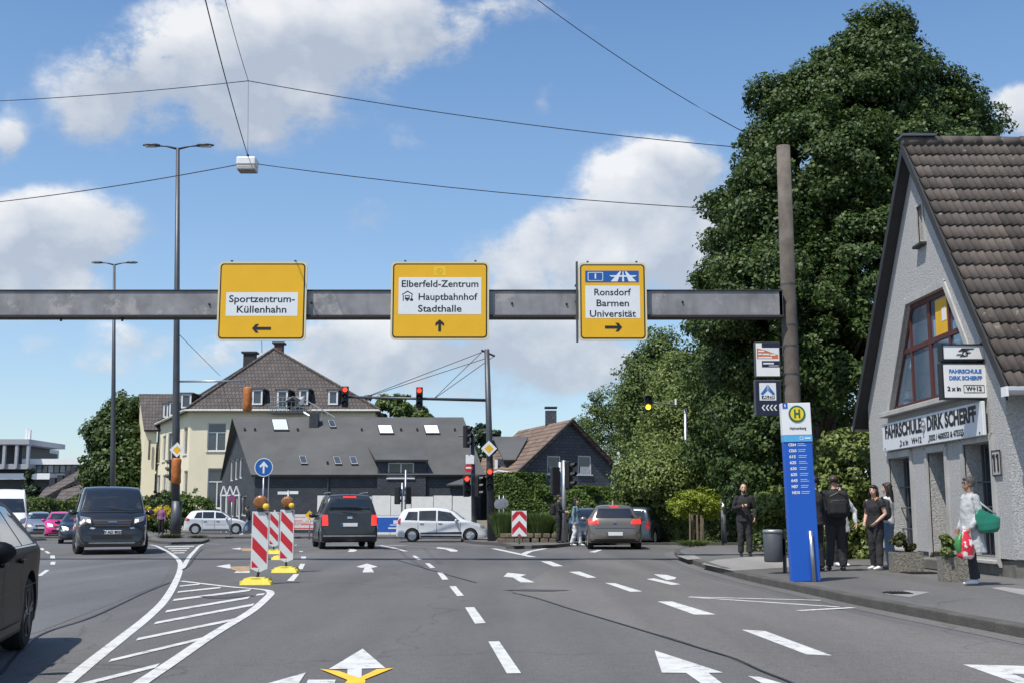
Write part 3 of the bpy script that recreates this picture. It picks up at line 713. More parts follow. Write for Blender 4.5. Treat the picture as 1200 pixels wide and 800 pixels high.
# verge boards
vb = MB()
for y1 in (ye, yw):
    z1 = zr(y1) + .06
    vb.prism([hx(XR0, 23.2, top + .05), hx(XR0, y1, z1 + .05), hx(XR0, y1, z1 - .2), hx(XR0, 23.2, top - .2)], (-.03, 0, 0))
vb.build('verge_board', m_darkwood, roof)
gt = MB(); gt.tube([hx(XR0 - .05, ye - .05, zr(ye) + .02), hx(XR1, ye - .05, zr(ye) - .01)], .075, 10); gt.build('gutter', mat('zinc_gutter', (.5, .5, .5), .4, .5, dirt=.3), house)
gt = MB(); gt.box(hx(XR0 - .07, ye - .05, zr(ye) + .0), (.04, .2, .16)); gt.build('gutter_end', m_white, house)
gt = MB(); gt.tube([hx(XR0 - .02, yw + .05, zr(yw) + .02), hx(XR1, yw + .05, zr(yw))], .07, 8); gt.build('gutter', MATS['zinc_gutter'], house)
def tile_mesh(w=.30, l=.42):
    """double-wave concrete pantile, u across, v up the slope; thick leading edge"""
    n = 8; vs = []; fs = []
    prof = [.045 * (.5 + .5 * math.cos(2 * PI * (k / n) * 2 + .4)) ** 1.2 for k in range(n + 1)]
    for k in range(n + 1):
        x = -w / 2 + w * k / n + (.006 if k == n else 0)
        vs += [(x, 0, prof[k] + .035), (x, l, prof[k] + .0), (x, 0, prof[k] + .004)]
    for k in range(n):
        a, b = 3 * k, 3 * k + 3; fs += [(a, b, b + 1, a + 1), (a + 2, b + 2, b, a)]
    me = bpy.data.meshes.new('roof_tile'); me.from_pydata(vs, [], fs); me.polygons.foreach_set('use_smooth', [i % 2 == 0 for i in range(len(fs))]); return me
def tile_mat():
    m = mat('roof_tile_brown', (.098, .080, .068), .85, var=.45, scale=1.3, bump=.3, bscale=70, dirt=.55)
    nt = m.node_tree; N = nt.nodes; L = nt.links; b = N['Principled BSDF']; src = b.inputs['Base Color'].links[0].from_socket
    oi = N.new('ShaderNodeObjectInfo'); mr = N.new('ShaderNodeMapRange'); L.new(oi.outputs['Random'], mr.inputs[0]); mr.inputs[3].default_value = .7; mr.inputs[4].default_value = 1.35
    vm = N.new('ShaderNodeVectorMath'); vm.operation = 'SCALE'; L.new(src, vm.inputs[0]); L.new(mr.outputs[0], vm.inputs['Scale'])
    # pale lichen spots
    tc = N.new('ShaderNodeTexCoord'); nz = N.new('ShaderNodeTexNoise'); nz.inputs['Scale'].default_value = 6; nz.inputs['Detail'].default_value = 5; 
    ge = N.new('ShaderNodeNewGeometry'); L.new(ge.outputs['Position'], nz.inputs[0])
    r2 = N.new('ShaderNodeMapRange'); L.new(nz.outputs[0], r2.inputs[0]); r2.inputs[1].default_value = .66; r2.inputs[2].default_value = .75; r2.inputs[4].default_value = .75
    mx = N.new('ShaderNodeMix'); mx.data_type = 'RGBA'; L.new(r2.outputs[0], mx.inputs[0]); L.new(vm.outputs[0], mx.inputs[6]); mx.inputs[7].default_value = (.36, .33, .27, 1)
    L.new(mx.outputs[2], b.inputs['Base Color']); return m
m_tile = tile_mat(); tme = tile_mesh(); tme.materials.append(m_tile)
ang = math.atan(slope); sl = (23.2 - ye) / math.cos(ang); rows = 18; step = sl / rows
rest = MB()
for r_ in range(rows):
    for c_ in range(30):
        v = r_ * step - .04; u = XR0 + .15 + c_ * .30
        p = hx(u, ye + v * math.cos(ang), zr(ye) + .075 + v * math.sin(ang))
        if c_ < 12:
            o = bpy.data.objects.new('roof_tile', tme); COL.objects.link(o); o.parent = roof
            o.location = p + Vector((random.uniform(-.006, .006), 0, random.uniform(0, .008))); o.rotation_euler = (ang + random.uniform(-.02, .02), random.uniform(-.01, .01), random.uniform(-.015, .015))
        else:
            M_ = Matrix.Translation(p) @ Matrix.Rotation(ang, 4, 'X'); rest.add([M_ @ v_.co for v_ in tme.vertices], [tuple(f.vertices) for f in tme.polygons])
for r_ in range(rows):                          # the far slope
    for c_ in range(30):
        v = r_ * step - .04; u = XR0 + .15 + c_ * .30
        p = hx(u, yw - v * math.cos(ang), zr(yw) + .075 + v * math.sin(ang))
        M_ = Matrix.Translation(p) @ Matrix.Rotation(PI, 4, 'Z') @ Matrix.Rotation(ang, 4, 'X'); rest.add([M_ @ v_.co for v_ in tme.vertices], [tuple(f.vertices) for f in tme.polygons])
rest.build('roof_tiles', m_tile, roof, kind='stuff')
rg = MB(); rg.tube([(0, 0, 0), (.42, 0, 0)], .125, 10); rme = rg.mesh('ridge_tile', True); rme.materials.append(m_tile)
for k in range(22):
    o = bpy.data.objects.new('ridge_tile', rme); COL.objects.link(o); o.parent = roof
    o.location = hx(XR0 - .02 + k * .41, 23.2, top + .06 + random.uniform(-.01, .015)); o.rotation_euler = (0, .02, random.uniform(-.02, .02))
MB().box(hx(XR0 + .3, 23.2, top + .17), (.7, .36, .05)).build('ridge_flashing', mat('lead_flashing', (.12, .13, .15), .5, .5), roof)
MB().lathe([(.09, 0), (.13, .06), (.1, .12), (.03, .15)], hx(XR0 + 2.1, 22.0, zr(22.0) + .12)).build('vent_tile', m_darkwood, roof)
# ---- signs and number on the house
s = thing('shop_sign', 'long white FAHRSCHULE board across the house above the door', 'shop sign', (XW - .1, 22.93, 2.84))
MB().bbox((0, 0, 0), (.06, 5.5, .60), .01).build('sign_board', mat('sign_board_white', (.68, .70, .72), .4, var=.05, dirt=.12), s)
RX = Matrix.Rotation(-PI / 2, 4, 'Z') @ Matrix.Rotation(PI / 2, 4, 'X')     # text facing -X, reading towards -Y
def sx(y, z, off=-.034): return Matrix.Translation((off, y, z)) @ RX
text('FAHRSCHULE', .38, sx(1.42, .09), m_ink, s, bold=.016, xs=.98, spacing=1.02)
text('DIRK SCHERFF', .38, sx(-1.25, .09), m_ink, s, bold=.016, xs=.98, spacing=1.02)
text('2 x in', .17, sx(1.35, -.19), m_ink, s, bold=.003, xs=1.3); text('W+12', .17, sx(.60, -.19), m_ink, s, bold=.004, xs=1.3)
text('0202 / 4600553 & 475555', .16, sx(-1.0, -.19), m_ink, s, bold=.003, xs=1.05)
lg = MB(); lg.lathe([(.10, -.004), (.13, -.004), (.13, .004), (.10, .004), (.10, -.004)], (-.036, .17, .08), 'x', 20); lg.box((-.036, .17, -.04), (.006, .04, .22)); lg.box((-.036, .17, .08), (.006, .24, .03)); lg.build('emblem', mat('emblem_grey', (.25, .25, .27), .5), s)
sb = MB()
for y in (-2.6, 2.6, -.1, -1.8, 1.6):
    for z in (-.25,): sb.lathe([(.02, 0), (.02, -.01), (.004, -.014)], (-.03, y, z), 'x', 8)
sb.build('screw', m_ink, s)
b = thing('projecting_sign', 'white two-box illuminated sign projecting from the corner of the grey house', 'shop sign', (XW - .1, 20.35, 3.7), R(0))
# boxes face the camera (-Y), standing out from the wall towards -X
bxl, bxr = -.58, .12
MB().bbox((-.26, 0, .31), (.74, .18, .27), .02).build('sign_box', m_white, b)
MB().bbox((-.26, 0, -.2), (.78, .2, .62), .02).build('sign_box', m_white, b)
fr = MB()
for z, h in ((.31, .27), (-.2, .62)):
    for dx in (-.38 if h < .5 else -.40, .38 if h < .5 else .40): fr.box((-.26 + dx, 0, z), (.025, .21, h + .03))
    for dz in (-h / 2, h / 2): fr.box((-.26, 0, z + dz), (.82 if h > .5 else .78, .212, .02))
fr.box((-.2, 0, .14), (.9, .05, .03)); fr.box((-.2, 0, .11), (.9, .05, .012)); fr.tube([(-.26, 0, .46), (.1, 0, .46)], .012, 6); fr.tube([(.1, 0, -.5), (.1, 0, .5)], .02, 6)
fr.build('sign_frame', m_ink, b)
m_bl = mat('blue_lettering', (.05, .18, .50), .5, var=.02)
text('FAHRSCHULE', .095, front_M(-.26, -.103, -.03), m_bl, b, bold=.004, xs=1.0); text('DIRK SCHERFF', .095, front_M(-.26, -.103, -.15), m_bl, b, bold=.004, xs=.95)
text('2 x in', .105, front_M(-.47, -.103, -.34), m_ink, b, bold=.004); text('W+12', .105, front_M(-.12, -.103, -.34), m_ink, b, bold=.003)
e = MB()
for dz in (-.065, .065): e.box((-.12, -.103, -.34 + dz), (.36, .004, .008))
for dx in (-.18, .0, .18): e.box((-.12 + dx, -.103, -.34), (.008, .004, .13))
for k, (x0, x1, z, h) in enumerate([(-.32, -.1, .37, .014), (-.36, -.2, .34, .012), (-.40, -.3, .27, .01), (-.34, -.22, .245, .012), (-.24, -.16, .30, .014)]): e.prism([(x0, -.092, z - h), (x1, -.092, z - h * .2), (x1 + .03, -.092, z + h), (x0 + .03, -.092, z + h)], (0, -.005, 0))
e.build('emblem', m_ink, b, kind='stuff'); e = MB(); e.lathe([(.035, -.093), (.05, -.093), (.05, -.097), (.035, -.097), (.035, -.093)], (-.24, 0, .29), 'y', 16)
e.build('emblem_ring', m_ink, b)
n = thing('house_number', 'black house number 11 on a framed plate at the corner of the grey house', 'house number', (XW - .02, 19.95, 2.05))
MB().bbox((0, 0, 0), (.02, .34, .42), .01).build('number_plate', m_trim, n)
nb = MB()
for y in (.075, -.075): nb.box((-.016, y, 0), (.008, .055, .30)); nb.box((-.016, y + .045, .11), (.008, .05, .045), rot=Matrix.Rotation(.6, 3, 'X'))
nb.build('number_eleven', m_ink, n, kind='stuff')
e = MB()
for a in (-.17, .17): e.box((-.012, a, 0), (.012, .015, .43))
for a in (-.21, .21): e.box((-.013, 0, a), (.012, .35, .015))
e.build('plate_border', m_ink, n)
# ---- planters on the pavement
m_agg = mat('exposed_aggregate', (.20, .185, .15), .9, var=.55, scale=28, bump=1.0, bscale=45)
m_soil = mat('soil', (.045, .035, .025), .95, var=.4, scale=10, bump=.6)
def planter(px, py, w, d, h, label):
    p = G(px, py, .12); t = thing('stone_planter', label, 'planter', (p.x, p.y + d / 2, .118), R(-2), 'exposed aggregate planters by the house')
    mb = MB(); t_ = .06
    for (cx, cy, sx_, sy_) in ((0, -d / 2 + t_ / 2, w, t_), (0, d / 2 - t_ / 2, w, t_), (-w / 2 + t_ / 2, 0, t_, d - 2 * t_), (w / 2 - t_ / 2, 0, t_, d - 2 * t_)): mb.box((cx, cy, h / 2), (sx_, sy_, h))
    mb.build('trough', m_agg, t); MB().box((0, 0, h - .06), (w - 2 * t_, d - 2 * t_, .04)).build('soil', m_soil, t)
    return p + Vector((0, d / 2, h))
PL1 = planter(1066, 670, .54, .34, .36, 'exposed aggregate planter with a bushy plant beside the jeans girl')
PL2 = planter(1123, 681, .42, .32, .38, 'exposed aggregate planter behind the shopping bag of the grey-haired woman')
# ================================================================ gantry, signs, lamps, signals
def rrect(w, h, r, n=5):
    pts = []
    for cx, cy, a0 in ((w / 2 - r, h / 2 - r, 0), (-w / 2 + r, h / 2 - r, 90), (-w / 2 + r, -h / 2 + r, 180), (w / 2 - r, -h / 2 + r, 270)):
        for k in range(n + 1): a = R(a0 + 90 * k / n); pts.append((cx + r * math.cos(a), cy + r * math.sin(a)))
    return pts
def plate(mb, pts, y, t=.002): return mb.prism([(x, y, z) for x, z in pts], (0, t, 0))
def text_w(body, cap, width, x, z, y, m, parent, bold=.0, align='CENTER', name='lettering'):
    """lettering facing -Y; cap height and total width in metres, centred (or left-aligned) at x, z"""
    me = text_mesh(body, cap / .71, 'LEFT', bold * cap, .0015)
    xs = [v.co.x for v in me.vertices]; x0, x1 = min(xs), max(xs); k = width / (x1 - x0)
    for v in me.vertices: v.co.x = (v.co.x - x0) * k - (width / 2 if align == 'CENTER' else 0)
    me.transform(front_M(x, y, z)); return link(name, me, parent, m)
YG = 27.9
def peel(m, c, lo, hi, sc):
    nt = m.node_tree; b = nt.nodes['Principled BSDF']; src = b.inputs['Base Color'].links[0].from_socket; ge = nt.nodes.new('ShaderNodeNewGeometry'); nz = nt.nodes.new('ShaderNodeTexNoise'); nz.inputs['Scale'].default_value = sc; nz.inputs['Detail'].default_value = 10; nz.inputs['Roughness'].default_value = .7; nt.links.new(ge.outputs['Position'], nz.inputs[0])
    r = nt.nodes.new('ShaderNodeMapRange'); nt.links.new(nz.outputs[0], r.inputs[0]); r.inputs[1].default_value = lo; r.inputs[2].default_value = hi; r.inputs[4].default_value = .6; mx = nt.nodes.new('ShaderNodeMix'); mx.data_type = 'RGBA'; nt.links.new(r.outputs[0], mx.inputs[0]); nt.links.new(src, mx.inputs[6]); mx.inputs[7].default_value = (*c, 1); nt.links.new(mx.outputs[2], b.inputs['Base Color'])
gz0 = P(600, 370, YG).z; gz1 = P(600, 341, YG).z
m_gantry = mat('gantry_steel', (.25, .245, .25), .55, .1, var=.3, scale=2.5, dirt=.45)
peel(m_paint, (.13, .13, .13), .55, .63, 6.5)
peel(m_gantry, (.42, .40, .37), .56, .62, 1.6)
m_conc = mat('old_concrete', (.135, .115, .098), .95, var=.3, scale=4, bump=.8, bscale=60, dirt=.5)
px_pole = 6.87
ga = thing('sign_gantry', 'long grey steel beam across the road carried by a round concrete pole', 'gantry', (px_pole, YG + .25, .12))
L0 = lambda x, y, z: Vector((x - px_pole, y - YG - .25, z - .12))
bm_ = MB(); xl, xr = -16.5, px_pole - .2
zc = (gz0 + gz1) / 2; hh = gz1 - gz0
bm_.bbox(L0((xl + xr) / 2, YG + .2, zc), (xr - xl, .4, hh), .012)
beam = bm_.build('beam', m_gantry, ga)
fl = MB(); fl.box(L0((xl + xr) / 2, YG + .18, gz0 - .012), (xr - xl, .46, .05)); fl.box(L0((xl + xr) / 2, YG + .19, gz1 + .012), (xr - xl, .44, .025)); fl.build('beam_flange', m_darkwood, ga)
jb = MB()
for pxx in (245, 365, 600, 664, 800): jb.lathe([(.03, -.01), (.03, -.03), (.01, -.035)], L0(XatY(pxx, YG, 6), YG, zc + random.uniform(-.03, .03)), 'y', 8)
jb.build('beam_bolt', m_ink, ga)
jb = MB()
for pxx in (70, 142): jb.tube([L0(XatY(pxx, YG, 6), YG + .1, gz0), L0(XatY(pxx, YG, 6), YG + .1, gz0 - .12)], .03, 6)
jb.build('drain_stub', m_ink, ga)
ptop = P(921, 168, YG).z
pm = MB(); pm.tube([(0, 0, -.1), (0, 0, 3), (0, 0, 6), (0, 0, ptop - .12)], [.235, .215, .19, .168], 24); pm.build('concrete_pole', m_conc, ga, True)
st = MB()
for z in (ptop - .2, P(600, 243, YG).z, P(600, 404, YG).z, P(600, 437, YG).z, gz0 - .2, gz1 + .2):
    r = .235 - .0085 * z; st.lathe([(r, -.02), (r + .012, -.02), (r + .012, .02), (r, .02)], (0, 0, z - .12), 'z', 20)
st.build('pole_strap', m_steel, ga, kind='stuff')
MB().bbox(L0(px_pole - .25, YG + .22, zc), (.1, .44, hh + .05), .01).build('beam_socket', m_gantry, ga)

m_yel = mat('sign_yellow', (.78, .43, .008), .4, var=.04, scale=2)
m_cream = mat('sign_edge_cream', (.66, .58, .36), .4, var=.05)
m_sw = mat('sign_white', (.72, .75, .76), .4, var=.03)
m_blue = mat('sign_blue', (.012, .10, .36), .4, var=.03)
m_bluel = mat('sign_blue_border', (.35, .5, .7), .4)
def direction_sign(x0, y0, x1, y1, label):
    Y = YG - .16; zt, zb = P(600, y0, Y).z, P(600, y1, Y).z; zm = (zt + zb) / 2
    xa, xb = XatY(x0, Y, zm), XatY(x1, Y, zm); w, h = xb - xa, zt - zb; s_ = w / (x1 - x0)
    t = thing('direction_sign', label, 'direction sign', ((xa + xb) / 2, Y, zm))
    b = MB(); plate(b, rrect(w, h, .11), 0, .045); b.build('sign_panel', m_cream, t)
    b = MB(); plate(b, rrect(w - .085, h - .085, .09), -.003, .003); b.build('border_line', m_ink, t)
    b = MB(); plate(b, rrect(w - .15, h - .15, .065), -.006, .003)
    b.build('yellow_field', m_yel, t)
    b = MB()
    for dx in (-w * .36, w * .36):
        b.box((dx, .075, 0), (.07, .06, h * .98)); b.box((dx, .05, h / 2 + .02), (.05, .05, .06))
    b.build('mounting_bracket', m_steel, t)
    return t, w, h, s_, lambda px, py: ((px - (x0 + x1) / 2) * s_, -(py - (y0 + y1) / 2) * s_)
def white_box(t, q, x0, y0, x1, y1, m=None, y=-.009, name='white_field'):
    (a, b), (c, d) = q(x0, y0), q(x1, y1)
    return MB().box(((a + c) / 2, y + .0015, (b + d) / 2), (c - a, .003, b - d)).build(name, m or m_sw, t)
def arrow(t, q, px, py, ang, L_, w, hw, y=-.0125):
    """arrow centred at a pixel; ang 0 = up"""
    x, z = q(px, py); pts = [(-w / 2, -L_ / 2), (w / 2, -L_ / 2), (w / 2, L_ / 2 - hw * .5), (hw / 2, L_ / 2 - hw * .78), (hw / 2, L_ / 2 - hw * .42), (0, L_ / 2), (-hw / 2, L_ / 2 - hw * .42), (-hw / 2, L_ / 2 - hw * .78), (-w / 2, L_ / 2 - hw * .5)]
    c, s = math.cos(ang), math.sin(ang)
    MB().prism([(x + a * c - b * s, y, z + a * s + b * c) for a, b in pts], (0, .003, 0)).build('arrow', m_ink, t)
t, w, h, s_, q = direction_sign(255, 307, 359, 399, 'yellow direction sign reading Sportzentrum-Küllenhahn with an arrow to the left')
white_box(t, q, 265, 343, 349, 371)
text_w('Sportzentrum-', 8.3 * s_, 77 * s_, *q(307, 351), -.0105, m_ink, t, .02); text_w('Küllenhahn', 8.3 * s_, 58 * s_, *q(307, 363.5), -.0105, m_ink, t, .02)
arrow(t, q, 307.5, 385.5, PI / 2, 22 * s_, 3.2 * s_, 10 * s_)
t, w, h, s_, q = direction_sign(458, 307, 573, 398, 'wide yellow direction sign reading Elberfeld-Zentrum Hauptbahnhof Stadthalle with an arrow straight up')
white_box(t, q, 467, 325, 564, 369)
text_w('Elberfeld-Zentrum', 8.0 * s_, 90 * s_, *q(515.5, 333), -.0105, m_ink, t, .02); text_w('Hauptbahnhof', 8.0 * s_, 69 * s_, *q(525, 348.5), -.0105, m_ink, t, .02)
text_w('Stadthalle', 8.0 * s_, 51 * s_, *q(515.5, 362.5), -.0105, m_ink, t, .02)
arrow(t, q, 515.5, 382, 0, 14 * s_, 3.2 * s_, 10 * s_)
e = MB(); yy_ = -.0105                                  # station pictogram: train under a roof
def bxp(x0, y0, x1, y1, m_=e, y=yy_):
    (a, b), (c, d) = q(x0, y0), q(x1, y1); m_.box(((a + c) / 2, y, (b + d) / 2), (c - a, .003, b - d))
e.prism([(*q(471, 345),)[:1] + (yy_,) + (*q(471, 345),)[1:], (q(477.5, 341)[0], yy_, q(477.5, 341)[1]), (q(484, 345)[0], yy_, q(484, 345)[1]), (q(484, 346.2)[0], yy_, q(484, 346.2)[1]), (q(477.5, 342.4)[0], yy_, q(477.5, 342.4)[1]), (q(471, 346.2)[0], yy_, q(471, 346.2)[1])], (0, .003, 0))
bxp(472, 346, 473, 353); bxp(482, 346, 483, 352); bxp(474.5, 346.5, 480, 351.5); bxp(476, 351.8, 478.5, 353); bxp(480.6, 350.5, 484, 353)
e.build('station_pictogram', m_ink, t); e = MB(); bxp(475.4, 347.6, 479, 349.3, e, yy_ - .002); e.build('pictogram_window', m_sw, t)
white_box(t, q, 508, 312, 522, 323, mat('yellow_overlay_patch', (.84, .52, .02), .35), -.0078, 'overlay_patch')
e = MB(); x, z = q(515, 317.5); e.lathe([(2.6 * s_, -.010), (3.4 * s_, -.010), (3.4 * s_, -.0085), (2.6 * s_, -.0085), (2.6 * s_, -.010)], (x, 0, z), 'y', 20); e.lathe([(.8 * s_, -.010), (.8 * s_, -.0085)], (x, 0, z), 'y', 10); e.build('roundel', mat('roundel_ochre', (.55, .32, .03), .5), t)
t, w, h, s_, q = direction_sign(678, 308, 758, 399, 'yellow sign with blue motorway strip reading Ronsdorf Barmen Universität, arrow to the right')
white_box(t, q, 686, 317, 749, 331, m_blue, name='blue_field'); white_box(t, q, 686, 335, 750, 373.5)
text_w('Ronsdorf', 8.0 * s_, 43 * s_, *q(718, 343), -.0105, m_ink, t, .02); text_w('Barmen', 8.0 * s_, 38 * s_, *q(718, 356), -.0105, m_ink, t, .02); text_w('Universität', 8.0 * s_, 54 * s_, *q(718, 368.5), -.0105, m_ink, t, .02)
arrow(t, q, 718.5, 384, -PI / 2, 20 * s_, 3.2 * s_, 10 * s_)
e = MB(); x, z = q(698, 324); plate(e, [(x + a, z + b) for a, b in rrect(18 * s_, 10.5 * s_, .03)], -.0115); e.build('motorway_number_border', m_sw, t)
e = MB(); plate(e, [(x + a, z + b) for a, b in rrect(16.4 * s_, 9 * s_, .025)], -.0135); e.build('motorway_number_field', m_blue, t)
text_w('1', 6 * s_, 1.7 * s_, x, z, -.0145, m_sw, t, .02)
e = MB()
for pp in ([(716, 330), (726.5, 318), (728.2, 318), (724, 330)], [(746, 330), (734.5, 318), (732.8, 318), (737, 330)], [(729.3, 330), (730, 318), (731, 318), (731.7, 330)]): e.prism([(q(a, b)[0], -.0125, q(a, b)[1]) for a, b in pp], (0, .003, 0))
e.prism([(q(a, b)[0], -.0115, q(a, b)[1]) for a, b in [(714, 322.6), (747, 322.6), (744, 324.4), (717, 324.4)]], (0, .0025, 0)); e.build('motorway_symbol', m_sw, t)
e = MB(); e.box((-w / 2 - .035, .05, 0), (.05, .12, h + .06))
for dz in (.4, 0, -.4): e.box((-w / 2 - .075, .05, dz), (.03, .05, .05))
e.build('side_rail', m_steel, t)

# ---- advertising panels on the concrete pole
def ad_panel(x0, y0, x1, y1, label, face_m):
    Y = YG + .1; zt, zb = P(600, y0, Y).z, P(600, y1, Y).z; zm = (zt + zb) / 2; xa, xb = XatY(x0, Y, zm), XatY(x1, Y, zm); w, h = xb - xa, zt - zb
    t = thing('advertising_panel', label, 'advertising panel', ((xa + xb) / 2, Y, zm), 0, 'advertising panels strapped to the concrete pole')
    MB().bbox((0, 0, 0), (w, .12, h), .015).build('panel_case', m_steel, t)
    MB().box((0, -.063, 0), (w - .06, .006, h - .06)).build('panel_face', face_m, t)
    b = MB()
    for dz in (-h * .38, h * .38): b.box((w / 2 + .1, .05, dz), (.24, .04, .025))
    b.build('bracket', m_steel, t)
    s_ = w / (x1 - x0); return t, s_, lambda px, py: ((px - (x0 + x1) / 2) * s_, -(py - (y0 + y1) / 2) * s_)
m_navy = mat('navy_panel', (.016, .02, .045), .4); m_orange = mat('orange_strip', (.62, .16, .05), .5)
t, s_, q = ad_panel(884, 401, 914, 442, 'upper advertising panel on the concrete pole, white with an orange strip', m_white)
white_box(t, q, 892.5, 401.5, 913, 407.5, m_navy, -.068, 'dark_strip'); white_box(t, q, 886.5, 408, 911.5, 420.5, m_orange, -.068, 'orange_strip'); white_box(t, q, 892, 423, 912.5, 430.5, m_navy, -.068, 'dark_strip')
e = MB()
e.prism([(q(a, b)[0], -.070, q(a, b)[1]) for a, b in [(886.5, 408), (911.5, 408), (911.5, 416), (903, 413), (897, 410.6)]], (0, .001, 0))
for x0, x1, y in ((888, 895, 411.5), (888, 892, 415), (893, 901, 415.2), (902, 908, 415.8), (888, 904, 419)): bxp(x0, y - .9, x1, y + .9, e, -.071)
for x0, x1, y in ((893.5, 906, 426), (900, 911.5, 428.7)): bxp(x0, y - (.9 if y < 427 else .35), x1, y + (.9 if y < 427 else .35), e, -.071)
e.build('print', m_sw, t)
t, s_, q = ad_panel(884, 445, 915, 487, 'lower advertising panel on the concrete pole, navy with ALDI logo and four chevrons', m_navy)
white_box(t, q, 889.5, 448.5, 909, 469, m_sw, -.068)
e = MB()
for k in range(3):
    o_ = k * 2.1
    for sg in (1, -1):
        pp = [(899.3 + sg * (0.2 + 0), 450.5 + o_ * 1.25), (899.3 + sg * .2, 452.1 + o_ * 1.25), (899.3 + sg * (7.6 - o_ * .35), 462.5 + o_ * .1), (899.3 + sg * (8.4 - o_ * .35), 461.3 + o_ * .1)]
        e.prism([(q(a, b)[0], -.0705 - k * .0004, q(a, b)[1]) for a, b in pp], (0, .002, 0))
e.build('emblem', mat('logo_blue', (.03, .14, .40), .5), t)
white_box(t, q, 892, 463.5, 907, 467.5, m_navy, -.071, 'name_bar'); text_w('ALDI', 3.2 * s_, 13 * s_, *q(899.5, 465.5), -.074, m_sw, t, .03)
e = MB()
for k in range(4):
    x = 891.5 + k * 4.6
    for sg in (1, -1): e.prism([(q(a, b)[0], -.0705, q(a, b)[1]) for a, b in [(x, 477.5), (x + 1.6, 477.5), (x + 4.4, 477.5 + sg * 3.4), (x + 2.6, 477.5 + sg * 3.4)]], (0, .002, 0))
e.build('chevrons', m_sw, t)
# yellow timetable post behind the bus-stop totem
MB_ = MB(); p = P(921, 552, 24.5)
tp = thing('yellow_notice_box', 'narrow yellow box on a post half hidden behind the blue bus stop totem', 'notice box', (XatY(924, 24.5, 2), 24.5, .12))
MB().bbox((0, 0, 2.35), (.18, .08, .82), .01).build('box', mat('notice_yellow', (.62, .36, .03), .5, dirt=.2), tp)
MB().tube([(0.03, 0, 0), (.03, 0, 1.95)], .03, 8).build('post', m_galv, tp)
# ---- bus stop totem
YT = 18.7; zt_ = P(600, 472, YT).z; base = G(942, 680, .12)
m_tb = mat('totem_blue', (.012, .10, .48), .35, var=.04, scale=2, dirt=.05); m_tl = mat('totem_light_blue', (.10, .42, .72), .35)
bs = thing('bus_stop_totem', 'tall leaning blue and white bus stop totem with a green and yellow H', 'bus stop', (base.x, YT, .118), rot=(0, R(-1.4), 0))
H_ = zt_ - .12; W_ = 33 / 1365 * YT * 1.02; s_ = H_ / 208
MB().bbox((0, 0, H_ / 2), (W_, .16, H_), .012).build('totem_body', m_tb, bs)
q = lambda px, py: ((px - 935.2) * s_ * .99 if True else 0, H_ - (py - 472) * s_)
MB().bbox((0, -.004, q(0, 491)[1]), (W_ + .004, .166, 38 * s_), .006).build('white_head', m_white, bs)
MB().box((0, -.0045, q(0, 514)[1]), (W_ + .006, .172, 7.5 * s_)).build('light_blue_band', m_tl, bs)
x, z = q(935.8, 485)
m_hg = mat('stop_green', (.01, .14, .07), .5)
MB().lathe([(10 * s_, -.096), (10 * s_, -.09)], (x, 0, z), 'y', 32).build('stop_ring', m_hg, bs)
MB().lathe([(7.8 * s_, -.099), (7.8 * s_, -.09)], (x, 0, z), 'y', 32).build('stop_disc', mat('stop_yellow', (.85, .60, .02), .45), bs)
text_w('H', 9.5 * s_, 7.2 * s_, x, z - .3 * s_, -.1015, m_hg, bs, .06)
MB().box((*q(922, 475)[:1], -.09, q(922, 475)[1]), (6 * s_, .004, 6.5 * s_)).build('corner_mark', m_tb, bs)
text_w('1', 3.4 * s_, 1.4 * s_, *q(922, 475.2), -.094, m_sw, bs, .03)
text_w('Hahnerberg', 3.2 * s_, 19 * s_, *q(936, 502), -.091, m_ink, bs, .01)
e = MB(); x, z = q(939.5, 514); e.lathe([(1.6 * s_, -.095), (2.3 * s_, -.095), (2.3 * s_, -.09), (1.6 * s_, -.09), (1.6 * s_, -.095)], (x, 0, z), 'y', 16); e.box((q(947, 514)[0], -.092, z), (7 * s_, .003, 1.8 * s_)); e.build('emblem', m_sw, bs, kind='stuff')
for k, (rt, ww) in enumerate([('CE64', 9), ('CE65', 9), ('615', 7.5), ('625', 7.5), ('630', 7.5), ('635', 7.5), ('645', 7.5), ('NE7', 7.5), ('NE10', 9)]):
    py = 521.5 + k * 7.0; text_w(rt, 3.3 * s_, ww * s_, q(923.5 + .15 * k, py)[0], q(0, py)[1], -.083, m_sw, bs, .05, 'LEFT')
    e = MB()
    for dy, w2 in ((-1.2, 8 + (k * 7 % 3)), (.9, 10 - (k * 5 % 3))):
        x, z = q(934.5 + .15 * k, py + dy); e.box((x + w2 * s_ / 2, -.082, z), (w2 * s_, .003, .9 * s_))
    e.build('stop_list', m_bluel, bs)
e = MB(); x = q(943.5, 0)[0]; e.tube([(x, -.12, -.02), (x - .012, -.12, 58 * s_)], .032, 12); e.build('steel_post', mat('brushed_tube', (.5, .5, .5), .3, .8, dirt=.15), bs, True)
# ---- litter bin
bp = G(920, 671, .12); bn = thing('litter_bin', 'dark grey litter bin on a post left of the blue bus stop totem', 'litter bin', (bp.x, bp.y, .118))
s_ = 1365 / bp.y; bx_ = -13 / s_ ; zt_ = (672 - 622) / s_; zb_ = (672 - 659) / s_
m_bin = mat('bin_grey', (.10, .105, .115), .45, .3, var=.1, dirt=.15)
MB().lathe([(.155, zb_), (.165, zb_ + .02), (.172, zt_ - .06), (.165, zt_ - .05)], (bx_, 0, 0), 'z', 24).build('bin_body', m_bin, bn, True)
MB().lathe([(.178, zt_ - .06), (.180, zt_ - .02), (.165, zt_), (.12, zt_ + .005)], (bx_, 0, 0), 'z', 24).build('bin_rim', m_galv, bn, True)
MB().box((0, 0, zt_ / 2 - .02), (.06, .05, zt_)).build('post', m_ink, bn)
MB().box((-.03, 0, zt_ * .6), (.08, .05, .3)).build('bracket', m_ink, bn)

